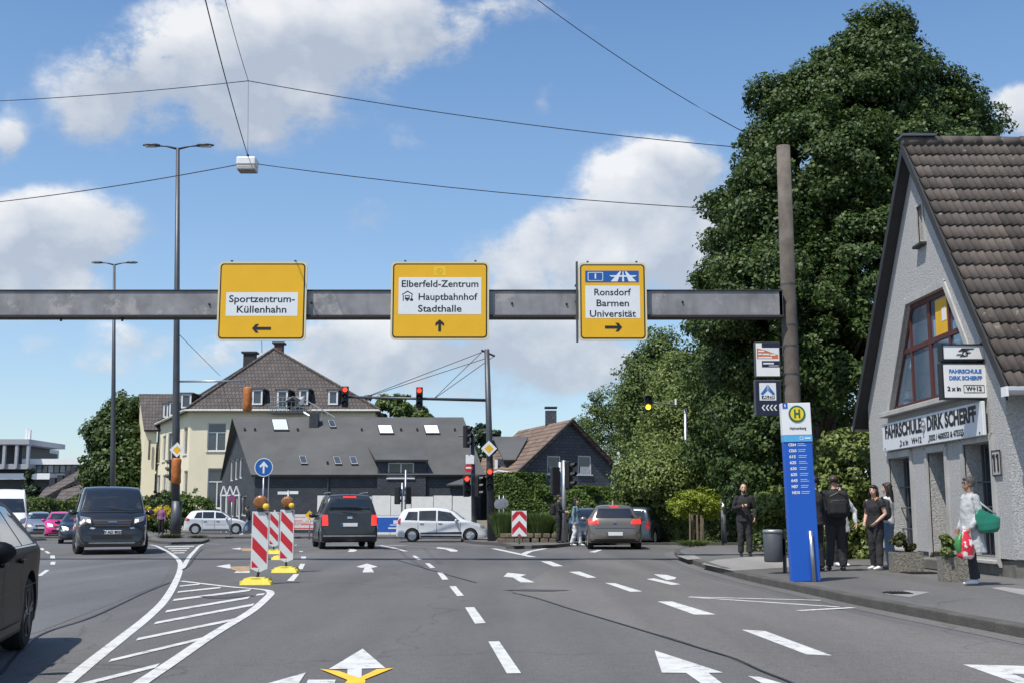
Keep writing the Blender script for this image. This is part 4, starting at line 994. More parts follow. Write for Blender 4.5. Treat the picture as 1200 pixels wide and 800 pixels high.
# ---- street lamps
def street_lamp(px, pyb, pyt, Y, rb, rt, arms, label):
    xb = XatY(px[0], Y, 0); zt = P(600, pyt, Y).z; xt = XatY(px[1], Y, zt); zb = gz(Y) + .1
    t = thing('street_lamp', label, 'street lamp', (xb, Y, zb), 0, 'tall double-armed street lamps'); H = zt - zb; dx = xt - xb
    mb = MB(); q1 = .09 if rb > .2 else .06
    mb.tube([(0, 0, -.1), (dx * .28, 0, H * .28), (dx * .5, 0, H * .5), (dx, 0, H)], [rb, rb * .8, rb * .66, rt], 16); mb.build('pole', m_steel, t, True)
    MB().tube([(0, 0, 0), (0, 0, H * q1)], rb * 1.12, 16).build('pole_sleeve', m_steel, t, True)
    for sx, L_ in arms:
        a = MB(); a.tube([(dx, 0, H - .05), (dx + sx * L_ * .35, 0, H + .12), (dx + sx * L_ * .6, 0, H + .14)], [.07, .05, .05], 8); ao = a.build('arm', m_steel, t, True)
        b = MB(); c0 = dx + sx * L_ * .52; c1 = dx + sx * L_
        b.tube([(c0, 0, H + .15), (c0 + (c1 - c0) * .2, 0, H + .17), (c0 + (c1 - c0) * .6, 0, H + .18), (c1, 0, H + .17)], [(.09, .07), (.2, .09), (.2, .09), (.08, .04)], 12, ref=(0, 1, 0))
        b.build('luminaire', m_steel, ao, True)
        MB().box(((c0 + c1) / 2 + (c1 - c0) * .05, 0, H + .09), (abs(c1 - c0) * .6, .26, .03)).build('lens', mat('lamp_lens', (.45, .46, .45), .3), ao)
    return t
lampA = street_lamp((205.5, 208.5), 632, 174, 62, .25, .10, ((-1, 1.95), (1, 2.0)), 'nearer and taller double-armed street lamp rising from the median island')
lampB = street_lamp((132, 134), 570, 310, 97, .27, .1, ((-1, 1.95), (1, 2.0)), 'farther double-armed street lamp in front of the dark round tree')
# ---- span-wire lamp and wires
m_wire = mat('wire', (.03, .03, .035), .5)
def wire(label, a, b, r=.014, sag=0.0, n=12):
    a, b = Vector(a), Vector(b); o = a.copy()
    pts = [a.lerp(b, k / n) - Vector((0, 0, sag * 4 * (k / n) * (1 - k / n))) - o for k in range(n + 1)]
    ob = MB().tube(pts, r, 6).build('overhead_wire', m_wire, None, True, label=label, cat='wire', group='overhead wires'); ob.location = o; return ob
YW = 34
hub = P(291, 95, YW + .5); lp = P(290, 194, YW)
wire('upper overhead wire from the small hub to the left edge of the picture', P(-60, 121, YW + 5), hub, .013, .1)
wire('upper overhead wire from the small hub to the big tree', hub, P(930, 178, YW + 3), .014, .25)
wire('lower overhead wire from the hanging lamp to the left edge', P(-60, 243, YW + 6), lp + Vector((-.3, 0, .02)), .015, .12)
wire('lower overhead wire from the hanging lamp to the big tree', lp + Vector((.3, 0, .04)), P(930, 249, YW + 4), .014, .22)
wire('thick overhead cable running down to the hanging lamp', P(226, -60, 20), lp + Vector((0, 0, .3)), .014, .15)
wire('thin overhead wire running down to the small hub', P(250, -55, 22), hub, .010, .1)
wire('thin vertical wire between hub and hanging lamp', hub, lp + Vector((0, 0, .28)), .006)
wire('overhead wire high up on the right, ending in the big tree', P(590, -30, 30), P(905, 172, 36), .013, .3)
wire('thin stay wire from the near street lamp to the pyramid roof', P(209, 391, 62), P(258, 440, 97), .018)
hl = thing('hanging_lamp', 'white box lamp hanging from overhead wires above the road', 'hanging lamp', lp)
MB().bbox((0, 0, .08), (.58, .5, .26), .04).build('lamp_housing', m_white, hl)
MB().bbox((0, 0, -.12), (.56, .46, .14), .02).build('lamp_shade', mat('lamp_diffuser', (.42, .40, .36), .3, var=.1), hl)
g_ = MB()
for k in range(6): g_.box((-.23 + k * .092, 0, -.2), (.012, .42, .012))
for k in range(4): g_.box((0, -.18 + k * .12, -.2), (.5, .012, .012))
g_.build('lamp_grille', m_galv, hl)
MB().tube([(0, 0, .2), (0, 0, .34)], .04, 8).build('hanger', m_black, hl)

# ---- traffic signals
def lens_m(c):
    return {'red': mat('signal_red_lit', (.8, .03, .02), .4, emit=(1, .04, .02), es=3.0), 'yellow': mat('signal_amber_lit', (.9, .5, .02), .4, emit=(1, .62, .03), es=2.6),
            'off': mat('signal_lens_dark', (.02, .02, .02), .2), 'green': mat('signal_lens_dark', (.02, .02, .02), .2)}[c]
m_bag = mat('orange_bag', (.42, .13, .025), .6, var=.25, scale=5, bump=.6, bscale=12)
def signal(pos, rz, label, lit=None, n=3, s=1.0, covered=False, board=False, group='traffic signal heads', litk=0):
    """signal head centred at pos, facing -Y when rz = 0"""
    t = thing('traffic_signal', label, 'traffic signal', pos, rz, group); u = .33 * s; H = u * n
    MB().bbox((0, .02, 0), (.31 * s, .2 * s, H), .03 * s).build('signal_housing', m_black, t)
    if board: MB().bbox((0, .05, 0), (.5 * s, .02, H + .2 * s), .02).build('backing_board', m_black, t)
    for k in range(n):
        z = H / 2 - u * (k + .5)
        MB().lathe([(.105 * s, -.095 * s), (.09 * s, -.11 * s), (.04 * s, -.12 * s)], (0, 0, z), 'y', 16).build('lens', lens_m(lit if (lit and k == litk) else 'off'), t, True)
        v = MB(); vs = []; m_ = 12
        for (rr, yy) in ((.12 * s, -.08 * s), (.125 * s, -.27 * s)):
            for j in range(m_ + 1): a = -.35 + (PI + .7) * j / m_; vs.append((rr * math.cos(a), yy + (.07 * s if yy < -.2 * s and math.sin(a) < .2 else 0), z + rr * math.sin(a)))
        v.add(vs, [(j, j + 1, m_ + 2 + j, m_ + 1 + j) for j in range(m_)]); v.build('visor', m_black, t, True)
    if covered:
        b = MB(); rr = .22 * s; zs = [(-H / 2 - .1, .75), (-H / 2 - .02, 1.0), (-H * .25, .93), (0, 1.02), (H * .2, .92), (H / 2 - .02, 1.0), (H / 2 + .07, .7)]
        b.tube([(random.uniform(-.01, .01), -.06 * s, z) for z, _ in zs], [(rr * k, rr * k * 1.1) for _, k in zs], 12); b.build('orange_cover', m_bag, t, True)
    return t
# mast with cantilever arm over the road
YM = 54; mb_ = P(576, 629, YM); mt_ = P(570.5, 409, YM); ms = thing('signal_mast', 'tall grey mast with a long stayed arm reaching left over the road', 'signal mast', (XatY(576, YM, 0), YM, gz(YM) + .1))
ML = lambda v: Vector(v) - Vector((XatY(576, YM, 0), YM, gz(YM) + .1))
MB().tube([(0, 0, 0), ML(P(573.5, 520, YM)), ML(mt_)], [.19, .15, .12], 14).build('mast', m_steel, ms, True)
aR, aL = P(571, 468.5, YM), P(404, 464.5, YM)
MB().tube([ML(aR), ML(aL)], [.075, .055], 8).build('arm', m_steel, ms, True)
c_ = MB(); c_.tube([ML(P(564, 410, YM)), ML(P(580, 417, YM))], .05, 6); c_.build('crossbar', m_ink, ms)
w_ = MB()
for a, b in (((568, 411), (430, 464)), ((568, 420), (430, 464.5)), ((566, 411), (509, 466)), ((579, 417), (509, 466.5))): w_.tube([ML(P(*a, YM)), ML(P(*b, YM))], .016, 5)
w_.build('stay_wire', m_wire, ms)
signal(P(404.5, 464.5, YM - .2), 0, 'red signal head at the left tip of the mast arm', 'red')
signal(P(491.5, 465.5, YM - .2), 0, 'red signal head halfway along the mast arm', 'red')
signal(P(574, 561, YM - .25), 0, 'red signal head low on the tall mast under the yellow diamond', 'red', s=1.05, group='signals of the crossing')
def diamond(px, py, Y, d, label, rz=0, Yo=0):
    p = P(px, py, Y); t = thing('priority_sign', label, 'priority sign', p, rz, 'yellow and white diamond signs'); r = d / 2
    dm = lambda k: [(k, 0), (0, k), (-k, 0), (0, -k)]
    for nm, k, y, m_ in (('sign_plate', r, 0, m_sw), ('black_line', r * .0, 0, None), ('yellow_square', r * .56, -.006, m_yel)):
        if m_: b = MB(); plate(b, dm(k), y - .01, .012); b.build(nm, m_, t)
    b = MB(); b.box((0, .04, 0), (.05, .06, r)); b.build('clamp', m_galv, t); return t
diamond(573, 525, YM - .28, .74, 'yellow and white priority diamond on the tall mast right of the white car')
diamond(207.5, 526.5, 62 - .32, .80, 'yellow and white priority diamond on the pole of the near street lamp')
# covered heads on the near lamp pole
arm = thing('cantilever_boom', 'thin grey signal arm reaching right from the near street lamp', 'signal boom', P(208, 446.5, 62))
MB().tube([(0, 0, 0), P(288, 446, 62) - P(208, 446.5, 62)], .055, 8).build('arm_tube', m_galv, arm, True)
signal(P(290.5, 467, 62), 0, 'orange bagged signal head at the tip of the arm', covered=True, s=1.15, group='signals bagged in orange')
signal(P(207, 551, 62 - .45), 0, 'orange bagged signal head strapped to the near street lamp', covered=True, s=1.2, group='signals bagged in orange')
signal(P(200.5, 550, 62), R(-80), 'black signal head seen from the side on the near street lamp', s=1.15)
# post between the white car and the mast
YP = 57; pp = thing('signal_post', 'slim grey post with a white box just left of the tall mast', 'signal post', (XatY(556, YP, 0), YP, gz(YP)))
MB().tube([(0, 0, 0), P(553.5, 505, YP) - Vector((XatY(556, YP, 0), YP, gz(YP)))], [.14, .09], 10).build('post', m_steel, pp, True)
o_ = Vector((XatY(556, YP, 0), YP, gz(YP)))
MB().bbox(P(551, 538, YP - .2) - o_, (.42, .2, .45), .02).build('control_box', m_white, pp)
MB().tube([P(537, 510, YP - .1) - o_, P(556, 510, YP - .1) - o_], .04, 6).build('bracket', m_steel, pp)
signal(P(547, 511, YP - .3), R(62), 'signal head with pale rear sheet at the top of the slim post', s=1.1)
signal(P(547, 569, YP - .3), R(8), 'large red lit signal head low on the slim post', 'red', s=1.05, litk=0, group='signals of the crossing')
signal(P(560, 569, YP - .3), R(75), 'side-on signal head right of the slim post', s=1.05)
rs = thing('round_sign', 'small round red and white sign on the slim post', 'road sign', P(549, 548, YP - .3))
MB().lathe([(.2, 0), (.2, -.015)], (0, 0, 0), 'y', 24).build('sign_plate', m_red, rs); MB().box((0, -.018, .02), (.26, .004, .09)).build('white_bar', m_sw, rs)
# small heads behind the white car, heads on the traffic island
def post_sig(px, Y, pyt, label, r=.05, lean=0):
    x = XatY(px, Y, 0); zt = P(600, pyt, Y).z; b = gz(Y) + (.1 if Y < 60 else 0)
    o = MB().tube([(0, 0, 0), (lean, 0, zt - b)], r, 10).build('signal_post', m_galv, None, True, label=label, cat='signal post', group='signal posts'); o.location = (x, Y, b); return o
post_sig(470.5, 63, 565, 'thin signal post behind the white car, left one'); post_sig(474.5, 64, 550, 'thin taller signal post behind the white car, right one')
signal(P(466, 580, 62.8), PI - .5, 'black signal head left on the thin posts behind the white car', s=.95, group='signals behind the white car')
signal(P(478, 580, 63.8), PI + .5, 'black signal head right on the thin posts behind the white car', s=.95, group='signals behind the white car')
post_sig(657, 45.5, 541, 'grey signal post on the traffic island beside the person in black', .085); post_sig(661.5, 44.5, 539, 'second grey signal post on the traffic island, slightly nearer', .085)
signal(P(650.5, 563, 45.3), PI + .35, 'black signal head seen from behind on the island posts', s=1.1); signal(P(667, 556, 44.4), R(60), 'unlit signal head turned sideways on the island posts', s=1.05)
# amber head on an arm from the pole by the trees
YA = 42; pa = thing('grey_pole', 'slim grey pole on the corner pavement left of the bald man', 'pole', (XatY(849, YA, 0), YA, gz(YA) + .115))
oA = Vector((XatY(849, YA, 0), YA, gz(YA) + .115)); MB().tube([(0, 0, 0), (0, 0, 1.6)], .10, 12).build('pole_base', m_galv, pa, True)
MB().tube([(0, 0, 1.55), P(848, 553, YA) - oA], [.065, .06], 10).build('pole', m_galv, pa, True)
q_ = Vector((XatY(803, 51, 3), 51, gz(51))); pb_ = thing('signal_mast', 'signal mast hidden in the trees with its thin arm showing left of the leaves', 'signal mast', q_)
MB().tube([(0, 0, 0), P(803, 478, 51) - q_], .07, 8).build('mast', m_galv, pb_, True); MB().tube([P(803, 479, 51) - q_, P(793, 474, YA) - q_, P(763, 471, YA) - q_], .04, 8).build('arm', m_galv, pb_, True); MB().tube([P(792, 474, YA) - q_, P(792, 467, YA) - q_], .04, 8).build('arm_stub', m_white, pb_)
MB().box(P(851, 562, YA) - oA + Vector((.1, 0, 0)), (.16, .12, .5)).build('control_box', m_galv, pa)
signal(P(759.5, 472, YA - .1), R(-4), 'amber lit signal head in front of the trees', 'yellow', n=2, s=.9, litk=1)
# ---- delineator beacons of the road works
m_foot = mat('yellow_rubber_foot', (.62, .50, .03), .6, var=.2, dirt=.4)
m_refl = mat('beacon_white', (.62, .64, .62), .45, var=.06, dirt=.12); m_reflr = mat('beacon_red', (.50, .018, .03), .45, var=.06, dirt=.1)
m_amber = mat('amber_lens', (.24, .085, .012), .25, var=.2, scale=12, bump=.5, bscale=60, coat=.4); m_amber2 = mat('amber_small_lens', (.80, .48, .04), .25)
def clip(poly, lo, hi, ax):
    for sgn, lim in ((1, lo), (-1, hi)):
        out = []
        for i in range(len(poly)):
            a, b = poly[i], poly[(i + 1) % len(poly)]; da, db = sgn * (a[ax] - lim), sgn * (b[ax] - lim)
            if da >= 0: out.append(a)
            if da * db < 0: t = da / (da - db); out.append((a[0] + (b[0] - a[0]) * t, a[1] + (b[1] - a[1]) * t))
        poly = out
        if not poly: return []
    return poly
def beacon(x, y, label, lamp=True, dxb=0, rz=0, w=.285, h=1.02, group='red and white road works beacons'):
    t = thing('road_works_beacon', label, 'beacon', (x, y, gz(y)), rz, group)
    f = MB(); f.prism([(-.26, -.19, 0), (.26, -.19, 0), (.2, -.13, .1), (-.2, -.13, .1)], (0, .36, 0)); f.bbox((0, 0, .06), (.3, .24, .12), .02); f.bbox((.22, -.1, .03), (.1, .08, .07), .015); f.bbox((-.22, -.1, .03), (.1, .08, .07), .015)
    f.build('foot', m_foot, t); MB().box((0, -.125, .085), (.16, .02, .03)).build('foot_slot', m_black, t)
    MB().tube([(0, 0, .08), (dxb, 0, .25)], .022, 8).build('stem', m_ink, t)
    z0, z1 = .20, .20 + h
    b = MB(); b.prism([(dxb - w / 2, -.02, z0 + .06), (dxb, -.02, z0), (dxb + w / 2, -.02, z0 + .06), (dxb + w / 2, -.02, z1), (dxb - w / 2, -.02, z1)], (0, .04, 0)); bo = b.build('board', m_refl, t)
    wi = w - .035
    for k in range(-1, 4):
        c = z1 - .02 - k * .40; poly = [(-wi / 2, c), (wi / 2, c - .26), (wi / 2, c - .26 - .20), (-wi / 2, c - .20)]
        poly = clip(poly, z0 + .08, z1 - .02, 1)
        if len(poly) > 2: MB().prism([(dxb + a, -.0225, z) for a, z in poly], (0, .002, 0)).build('red_stripe', m_reflr, bo)
    if lamp:
        MB().bbox((dxb, 0, z1 + .03), (.12, .1, .07), .01).build('lamp_base', m_black, t)
        l = MB().lathe([(.06, -.07), (.10, -.06), (.118, -.03), (.118, .03), (.10, .06), (.06, .07)], (dxb - .01, 0, z1 + .155), 'y', 24).build('warning_lamp', m_amber, t, True)
        MB().lathe([(.03, -.06), (.055, -.04), (.055, .02)], (dxb + .095, -.05, z1 + .08), 'y', 16).build('small_lamp', m_amber2, l, True)
    else: MB().box((dxb, 0, z1 + .02), (.05, .03, .06)).build('handle', m_refl, t)
    return t
g_ = G(301, 684); beacon(g_.x, g_.y, 'nearest red and white beacon with an amber lamp beside the hatched area', dxb=.03, rz=R(3))
g_ = G(335, 670); beacon(g_.x, g_.y, 'second red and white beacon with an amber lamp, right of the nearest one', dxb=.0, rz=R(-2), h=1.06)
g_ = G(320.5, 637); g_.y = 34.5; beacon(XatY(320.5, 34.5, 0), 34.5, 'small far red and white beacon without a lamp, between the two with lamps', lamp=False)
g_ = G(331, 655); beacon(g_.x, g_.y, 'beacon almost hidden behind the second one, nearer of the two hidden ones', lamp=False, dxb=.03, h=.9)
g_ = G(330, 647); beacon(g_.x, g_.y, 'beacon almost hidden behind the second one, farther of the two hidden ones', lamp=False, dxb=.04, h=.85)
# ---- round blue arrow sign
def sign_pole(name, label, cat, px, Y, pyt, r=.03, pyb=None, group=None, z0=None):
    x = XatY(px, Y, 1); b = gz(Y) if z0 is None else z0; t = thing(name, label, cat, (x, Y, b), 0, group)
    zt = P(600, pyt, Y).z; MB().tube([(0, 0, 0), (0, 0, zt - b)], r, 8).build('post', m_galv, t, True); return t, b
t, b = sign_pole('mandatory_sign', 'round blue sign with a white arrow pointing up on a thin post', 'road sign', 307.5, 39, 548, .03)
z = P(600, 547, 39).z - b; MB().lathe([(.31, -.035), (.31, -.05)], (0, 0, z), 'y', 32).build('sign_rim', m_sw, t); MB().lathe([(.285, -.05), (.285, -.053)], (0, 0, z), 'y', 32).build('sign_face', m_blue, t)
MB().prism([(a, -.056, z + c) for a, c in [(-.03, -.2), (.03, -.2), (.03, .06), (.10, -.01), (.15, .03), (0, .2), (-.15, .03), (-.10, -.01), (-.03, .06)]], (0, .002, 0)).build('arrow', m_sw, t)
MB().tube([(.17, .02, 0), (.17, .02, z)], .02, 6).build('second_post', m_galv, t)
s_ = MB(); s_.box((-.08, -.02, z - .9), (.015, .015, .7), rot=Matrix.Rotation(.25, 3, 'Y')); s_.build('strap', m_blue, t)
# chevron board on the traffic island
Yc = 41; t, b = sign_pole('chevron_sign', 'red and white chevron board on a short post at the island nose', 'road sign', 608.5, Yc, 606, .03, z0=gz(Yc) + .11)
zc0, zc1 = P(600, 628, Yc).z - b, P(600, 598, Yc).z - b; wch = 17.5 / 1365 * Yc
MB().bbox((0, -.04, (zc0 + zc1) / 2), (wch, .02, zc1 - zc0), .01).build('board', m_sw, t)
hch = zc1 - zc0
for c in (zc0 + hch * .62, zc0 + hch * 1.12, zc0 + hch * .12):
    for sg in (1, -1):
        pg = clip([(0, c), (sg * wch * .48, c - wch * .52), (sg * wch * .48, c - wch * .52 - hch * .25), (0, c - hch * .25)], zc0 + .01, zc1 - .01, 1)
        if len(pg) > 2: MB().prism([(a, -.0525, z) for a, z in pg], (0, .002, 0)).build('red_chevron', m_reflr, t)
t, b = sign_pole('no_stopping_sign', 'tiny round no-stopping sign in front of the slate gable', 'road sign', 271, 69, 581, .03)
z = P(600, 583, 69).z - b; MB().lathe([(.2, -.03), (.2, -.05)], (0, 0, z), 'y', 20).build('sign_rim', m_reflr, t); MB().lathe([(.14, -.05), (.14, -.053)], (0, 0, z), 'y', 20).build('sign_face', m_blue, t); MB().box((0, -.055, z), (.3, .003, .05), rot=Matrix.Rotation(.78, 3, 'Y')).build('red_bar', m_reflr, t)
t, b = sign_pole('street_name_sign', 'white street name blades on a thin post before the slate facade', 'street sign', 337, 60, 574, .03)
z = P(600, 577, 60).z - b; MB().box((-.28, 0, z), (.52, .03, .15), .05).build('name_blade', m_sw, t); MB().box((.28, 0, z + .02), (.5, .03, .15), -.15).build('name_blade', m_sw, t)
for px, Y, lb in ((585, 50, 'left one of two round sign backs beside the hedge'), (590, 50.5, 'right one of two round sign backs beside the hedge')):
    t, b = sign_pole('round_sign', lb, 'road sign', px, Y, 580, .025, group='round sign backs on the island', z0=gz(Y) + .1); z = P(600, 590 - (px - 585) * .2, Y).z - b
    MB().lathe([(.02, -.04), (.22, -.03), (.22, -.02)], (0, 0, z), 'y', 20).build('sign_disc', m_galv, t)
t, b = sign_pole('warning_sign', 'small tilted yellow diamond sign on a short post at the red and white banner', 'road sign', 363, 62, 604, .035)
z = P(600, 603, 62).z - b; e = MB(); plate(e, [(.25, z), (0, z + .25), (-.25, z), (0, z - .25)], -.05, .01); e.build('sign_plate', m_yel, t)
# banners on a site fence
def banner(x0, y0, x1, y1, Y, label, m, marks):
    a, c = P(x0, y0, Y), P(x1, y1, Y); w, h = c.x - a.x, a.z - c.z
    t = thing('site_banner', label, 'banner', ((a.x + c.x) / 2, Y, gz(Y) + .1), 0, 'banners on the site fence'); zc = (a.z + c.z) / 2 - gz(Y) - .1
    MB().box((0, 0, zc), (w, .03, h)).build('cloth', m, t)
    f = MB()
    for k in range(int(w / 2) + 2): f.tube([(-w / 2 + k * w / (int(w / 2) + 1), .05, 0), (-w / 2 + k * w / (int(w / 2) + 1), .05, zc + h / 2 + .1)], .03, 6)
    f.build('fence_posts', m_galv, t); e = MB()
    for (u0, v0, u1, v1) in marks: e.box((-w / 2 + w * (u0 + u1) / 2, -.017, zc - h / 2 + h * (v0 + v1) / 2), (w * (u1 - u0), .004, h * (v1 - v0)))
    return t, e, w, h, zc
t, e, w, h, zc = banner(340, 602, 376, 620, 65.5, 'white site banner with red print left of the dark van', mat('banner_white', (.66, .62, .60), .6), [(.05, .05, .95, .12), (.05, .3, .3, .34), (.1, .42, .6, .46), (.35, .3, .8, .36), (.1, .55, .4, .6), (.5, .55, .9, .58), (.05, .8, .5, .83)])
e.build('print', mat('banner_red', (.55, .06, .05), .6), t)
t, e, w, h, zc = banner(433, 603, 473, 623, 66, 'blue site banner with white shapes between the dark van and the white car', mat('banner_blue', (.02, .10, .42), .5), [(.03, .86, .97, .98), (.1, .3, .14, .6), (.2, .2, .24, .35), (.55, .2, .9, .28), (.6, .4, .8, .45), (.7, .5, .85, .7)])
e.build('print', m_sw, t)
# ================================================================ vehicles
def pchip(x, y, xi):
    x = np.array(x, float); y = np.array(y, float); h = np.diff(x); d = np.diff(y) / h; m = np.zeros(len(x))
    for i in range(1, len(x) - 1):
        if d[i - 1] * d[i] > 0: w1, w2 = 2 * h[i] + h[i - 1], h[i] + 2 * h[i - 1]; m[i] = (w1 + w2) / (w1 / d[i - 1] + w2 / d[i])
    m[0], m[-1] = d[0], d[-1]
    k = np.clip(np.searchsorted(x, xi) - 1, 0, len(h) - 1); t = (xi - x[k]) / h[k]
    return (2 * t**3 - 3 * t**2 + 1) * y[k] + (t**3 - 2 * t**2 + t) * h[k] * m[k] + (-2 * t**3 + 3 * t**2) * y[k + 1] + (t**3 - t**2) * h[k] * m[k + 1]
PROF = {
 'hatch': dict(L=4.0, st=[(0, .60, .50, .60, .52, .42), (.03, .78, .64, .74, .66, .30), (.09, .98, .82, .81, .68, .24), (.2, 1.16, .93, .845, .67, .22), (.36, 1.35, .96, .86, .62, .21), (.52, 1.44, .96, .87, .58, .2), (.9, 1.475, .95, .87, .575, .19), (1.6, 1.48, .93, .87, .575, .18), (2.15, 1.44, .92, .87, .58, .18), (2.55, 1.31, .91, .87, .61, .18), (2.85, 1.12, .91, .87, .66, .18), (3.05, 1.0, .89, .87, .72, .18), (3.3, .95, .86, .86, .73, .18), (3.62, .86, .77, .84, .70, .19), (3.82, .76, .66, .79, .64, .2), (3.92, .64, .56, .73, .58, .22), (3.98, .52, .45, .62, .5, .25), (4.0, .46, .4, .55, .44, .28)],
   wheels=(.72, 3.22), wr=.315, side=[[(.62, 1.0), (1.12, .99), (1.12, 1.37), (.80, 1.34)], [(1.16, .99), (1.86, .985), (1.86, 1.38), (1.16, 1.38)], [(1.95, .985), (2.78, .98), (2.35, 1.31), (1.95, 1.38)]],
   wind=[(-.70, 1.03), (.70, 1.03), (.56, 1.36), (-.56, 1.36)], rear=[(-.62, 1.03), (.62, 1.03), (.50, 1.34), (-.50, 1.34)], seams=(1.14, 1.905, 2.82), handles=(1.30, 2.08), mir=2.62, hz=.86),
 'mpv': dict(L=4.5, st=[(0, .60, .50, .66, .58, .42), (.03, .85, .70, .80, .70, .30), (.10, 1.15, .90, .85, .70, .25), (.22, 1.42, .98, .865, .66, .23), (.38, 1.58, .99, .87, .63, .22), (.7, 1.65, .99, .875, .62, .21), (1.6, 1.68, .97, .875, .62, .2), (2.3, 1.65, .95, .875, .62, .2), (2.75, 1.53, .94, .875, .63, .2), (3.15, 1.26, .94, .875, .67, .2), (3.45, 1.06, .93, .875, .74, .2), (3.7, .99, .89, .87, .74, .2), (4.05, .89, .79, .84, .70, .2), (4.3, .76, .66, .78, .63, .22), (4.42, .62, .52, .70, .56, .24), (4.5, .45, .40, .56, .46, .28)],
   wheels=(.80, 3.62), wr=.315, side=[[(.42, 1.06), (1.05, 1.04), (1.05, 1.46), (.60, 1.46)], [(1.12, 1.04), (1.95, 1.02), (1.95, 1.52), (1.12, 1.50)], [(2.03, 1.02), (3.10, 1.0), (2.65, 1.42), (2.03, 1.52)]],
   wind=[(-.70, 1.10), (.70, 1.10), (.58, 1.55), (-.58, 1.55)], rear=[(-.64, 1.05), (.64, 1.05), (.54, 1.48), (-.54, 1.48)], seams=(1.08, 1.99, 3.14), handles=(1.25, 2.15), mir=2.92, hz=.92),
 'boxvan': dict(L=4.4, st=[(0, .62, .52, .74, .66, .40), (.03, 1.02, .82, .86, .78, .30), (.08, 1.36, 1.0, .89, .76, .26), (.17, 1.64, 1.03, .90, .71, .24), (.28, 1.77, 1.03, .90, .67, .23), (.6, 1.81, 1.02, .90, .66, .22), (1.7, 1.82, 1.0, .90, .66, .2), (2.4, 1.80, .98, .90, .66, .2), (2.85, 1.66, .98, .90, .66, .2), (3.25, 1.33, .98, .90, .69, .2), (3.5, 1.09, .97, .89, .76, .2), (3.8, 1.0, .90, .87, .72, .2), (4.15, .86, .76, .82, .66, .22), (4.32, .66, .56, .74, .6, .24), (4.4, .48, .42, .6, .5, .28)],
   wheels=(.85, 3.55), wr=.33, side=[[(.35, 1.10), (1.15, 1.08), (1.15, 1.62), (.42, 1.62)], [(1.22, 1.08), (2.1, 1.06), (2.1, 1.64), (1.22, 1.64)], [(2.18, 1.06), (3.2, 1.04), (2.72, 1.56), (2.18, 1.64)]],
   wind=[(-.74, 1.14), (.74, 1.14), (.62, 1.68), (-.62, 1.68)], rear=[(-.66, 1.16), (.66, 1.16), (.58, 1.63), (-.58, 1.63)], seams=(1.18, 2.14, 3.22), handles=(1.35, 2.3), mir=3.0, hz=.98),
 'van': dict(L=4.97, st=[(0, 1.0, .85, .86, .80, .45), (.03, 1.60, 1.05, .95, .86, .35), (.09, 1.88, 1.15, .985, .84, .3), (.3, 1.97, 1.18, .995, .82, .28), (2.5, 2.0, 1.16, .995, .81, .26), (3.4, 1.98, 1.14, .995, .80, .26), (3.75, 1.90, 1.13, .995, .80, .26), (4.05, 1.66, 1.13, .99, .82, .26), (4.38, 1.30, 1.10, .98, .85, .26), (4.55, 1.19, 1.05, .965, .83, .26), (4.72, 1.10, .95, .94, .80, .25), (4.85, .94, .80, .90, .76, .24), (4.92, .74, .62, .86, .72, .23), (4.96, .52, .45, .80, .66, .22), (4.97, .44, .38, .74, .60, .24)],
   wheels=(.95, 3.98), wr=.345, side=[[(3.05, 1.20), (4.12, 1.18), (3.78, 1.72), (3.05, 1.76)], [(1.8, 1.22), (2.9, 1.20), (2.9, 1.76), (1.8, 1.76)]],
   wind=[(-.84, 1.26), (.84, 1.26), (.70, 1.83), (-.70, 1.83)], rear=[(-.7, 1.22), (.7, 1.22), (.66, 1.78), (-.66, 1.78)], seams=(1.7, 2.98, 4.2), handles=(2.8, 3.2), mir=4.02, hz=1.08),
 'bigvan': dict(L=5.9, st=[(0, 1.2, .9, .92, .86, .5), (.05, 2.3, 1.2, .99, .88, .35), (.15, 2.55, 1.3, 1.0, .84, .3), (.4, 2.6, 1.3, 1.0, .83, .28), (4.0, 2.62, 1.3, 1.0, .82, .26), (4.5, 2.5, 1.28, 1.0, .82, .26), (4.9, 2.05, 1.25, 1.0, .84, .26), (5.25, 1.52, 1.2, .99, .87, .26), (5.45, 1.30, 1.12, .97, .85, .26), (5.65, 1.16, 1.0, .94, .80, .25), (5.8, .95, .82, .90, .76, .24), (5.87, .66, .56, .84, .70, .24), (5.9, .48, .4, .76, .6, .26)],
   wheels=(1.1, 4.85), wr=.35, side=[[(3.9, 1.36), (5.0, 1.34), (4.6, 2.05), (3.9, 2.08)]],
   wind=[(-.86, 1.42), (.86, 1.42), (.74, 2.12), (-.74, 2.12)], rear=[(-.7, 1.4), (.7, 1.4), (.66, 2.0), (-.66, 2.0)], seams=(2.6, 3.8, 5.05), handles=(3.6, 4.1), mir=4.95, hz=1.2),
}
m_tyre = mat('tyre_rubber', (.018, .018, .019), .85, var=.15, bump=.2, bscale=60)
m_rim = mat('alloy_rim', (.48, .49, .51), .4, .3, var=.08); m_rimdark = mat('dark_rim', (.05, .05, .055), .35, .6)
m_cg = mat('car_glass', (.012, .015, .018), .04, spec=.9, var=.2, coat=.5); m_chrome = mat('chrome_trim', (.55, .56, .58), .15, 1.0, var=.03)
m_tail = mat('tail_lamp_red', (.35, .01, .012), .2, coat=.6); m_taillit = mat('tail_lamp_red_lit', (.6, .01, .01), .25, emit=(1, .03, .02), es=1.6)
m_head = mat('headlamp_clear', (.20, .21, .23), .12, .3, coat=.8); m_headlit = mat('headlamp_lit', (.8, .78, .7), .2, emit=(1, .88, .65), es=2.5)
m_plate = mat('number_plate_white', (.72, .72, .70), .4, var=.04)
def carpaint(name, c, rough=.32, metal=.3, coat=.6): return mat(name, c, rough, metal, var=.05, scale=1.5, coat=coat)
WHEELS = {}
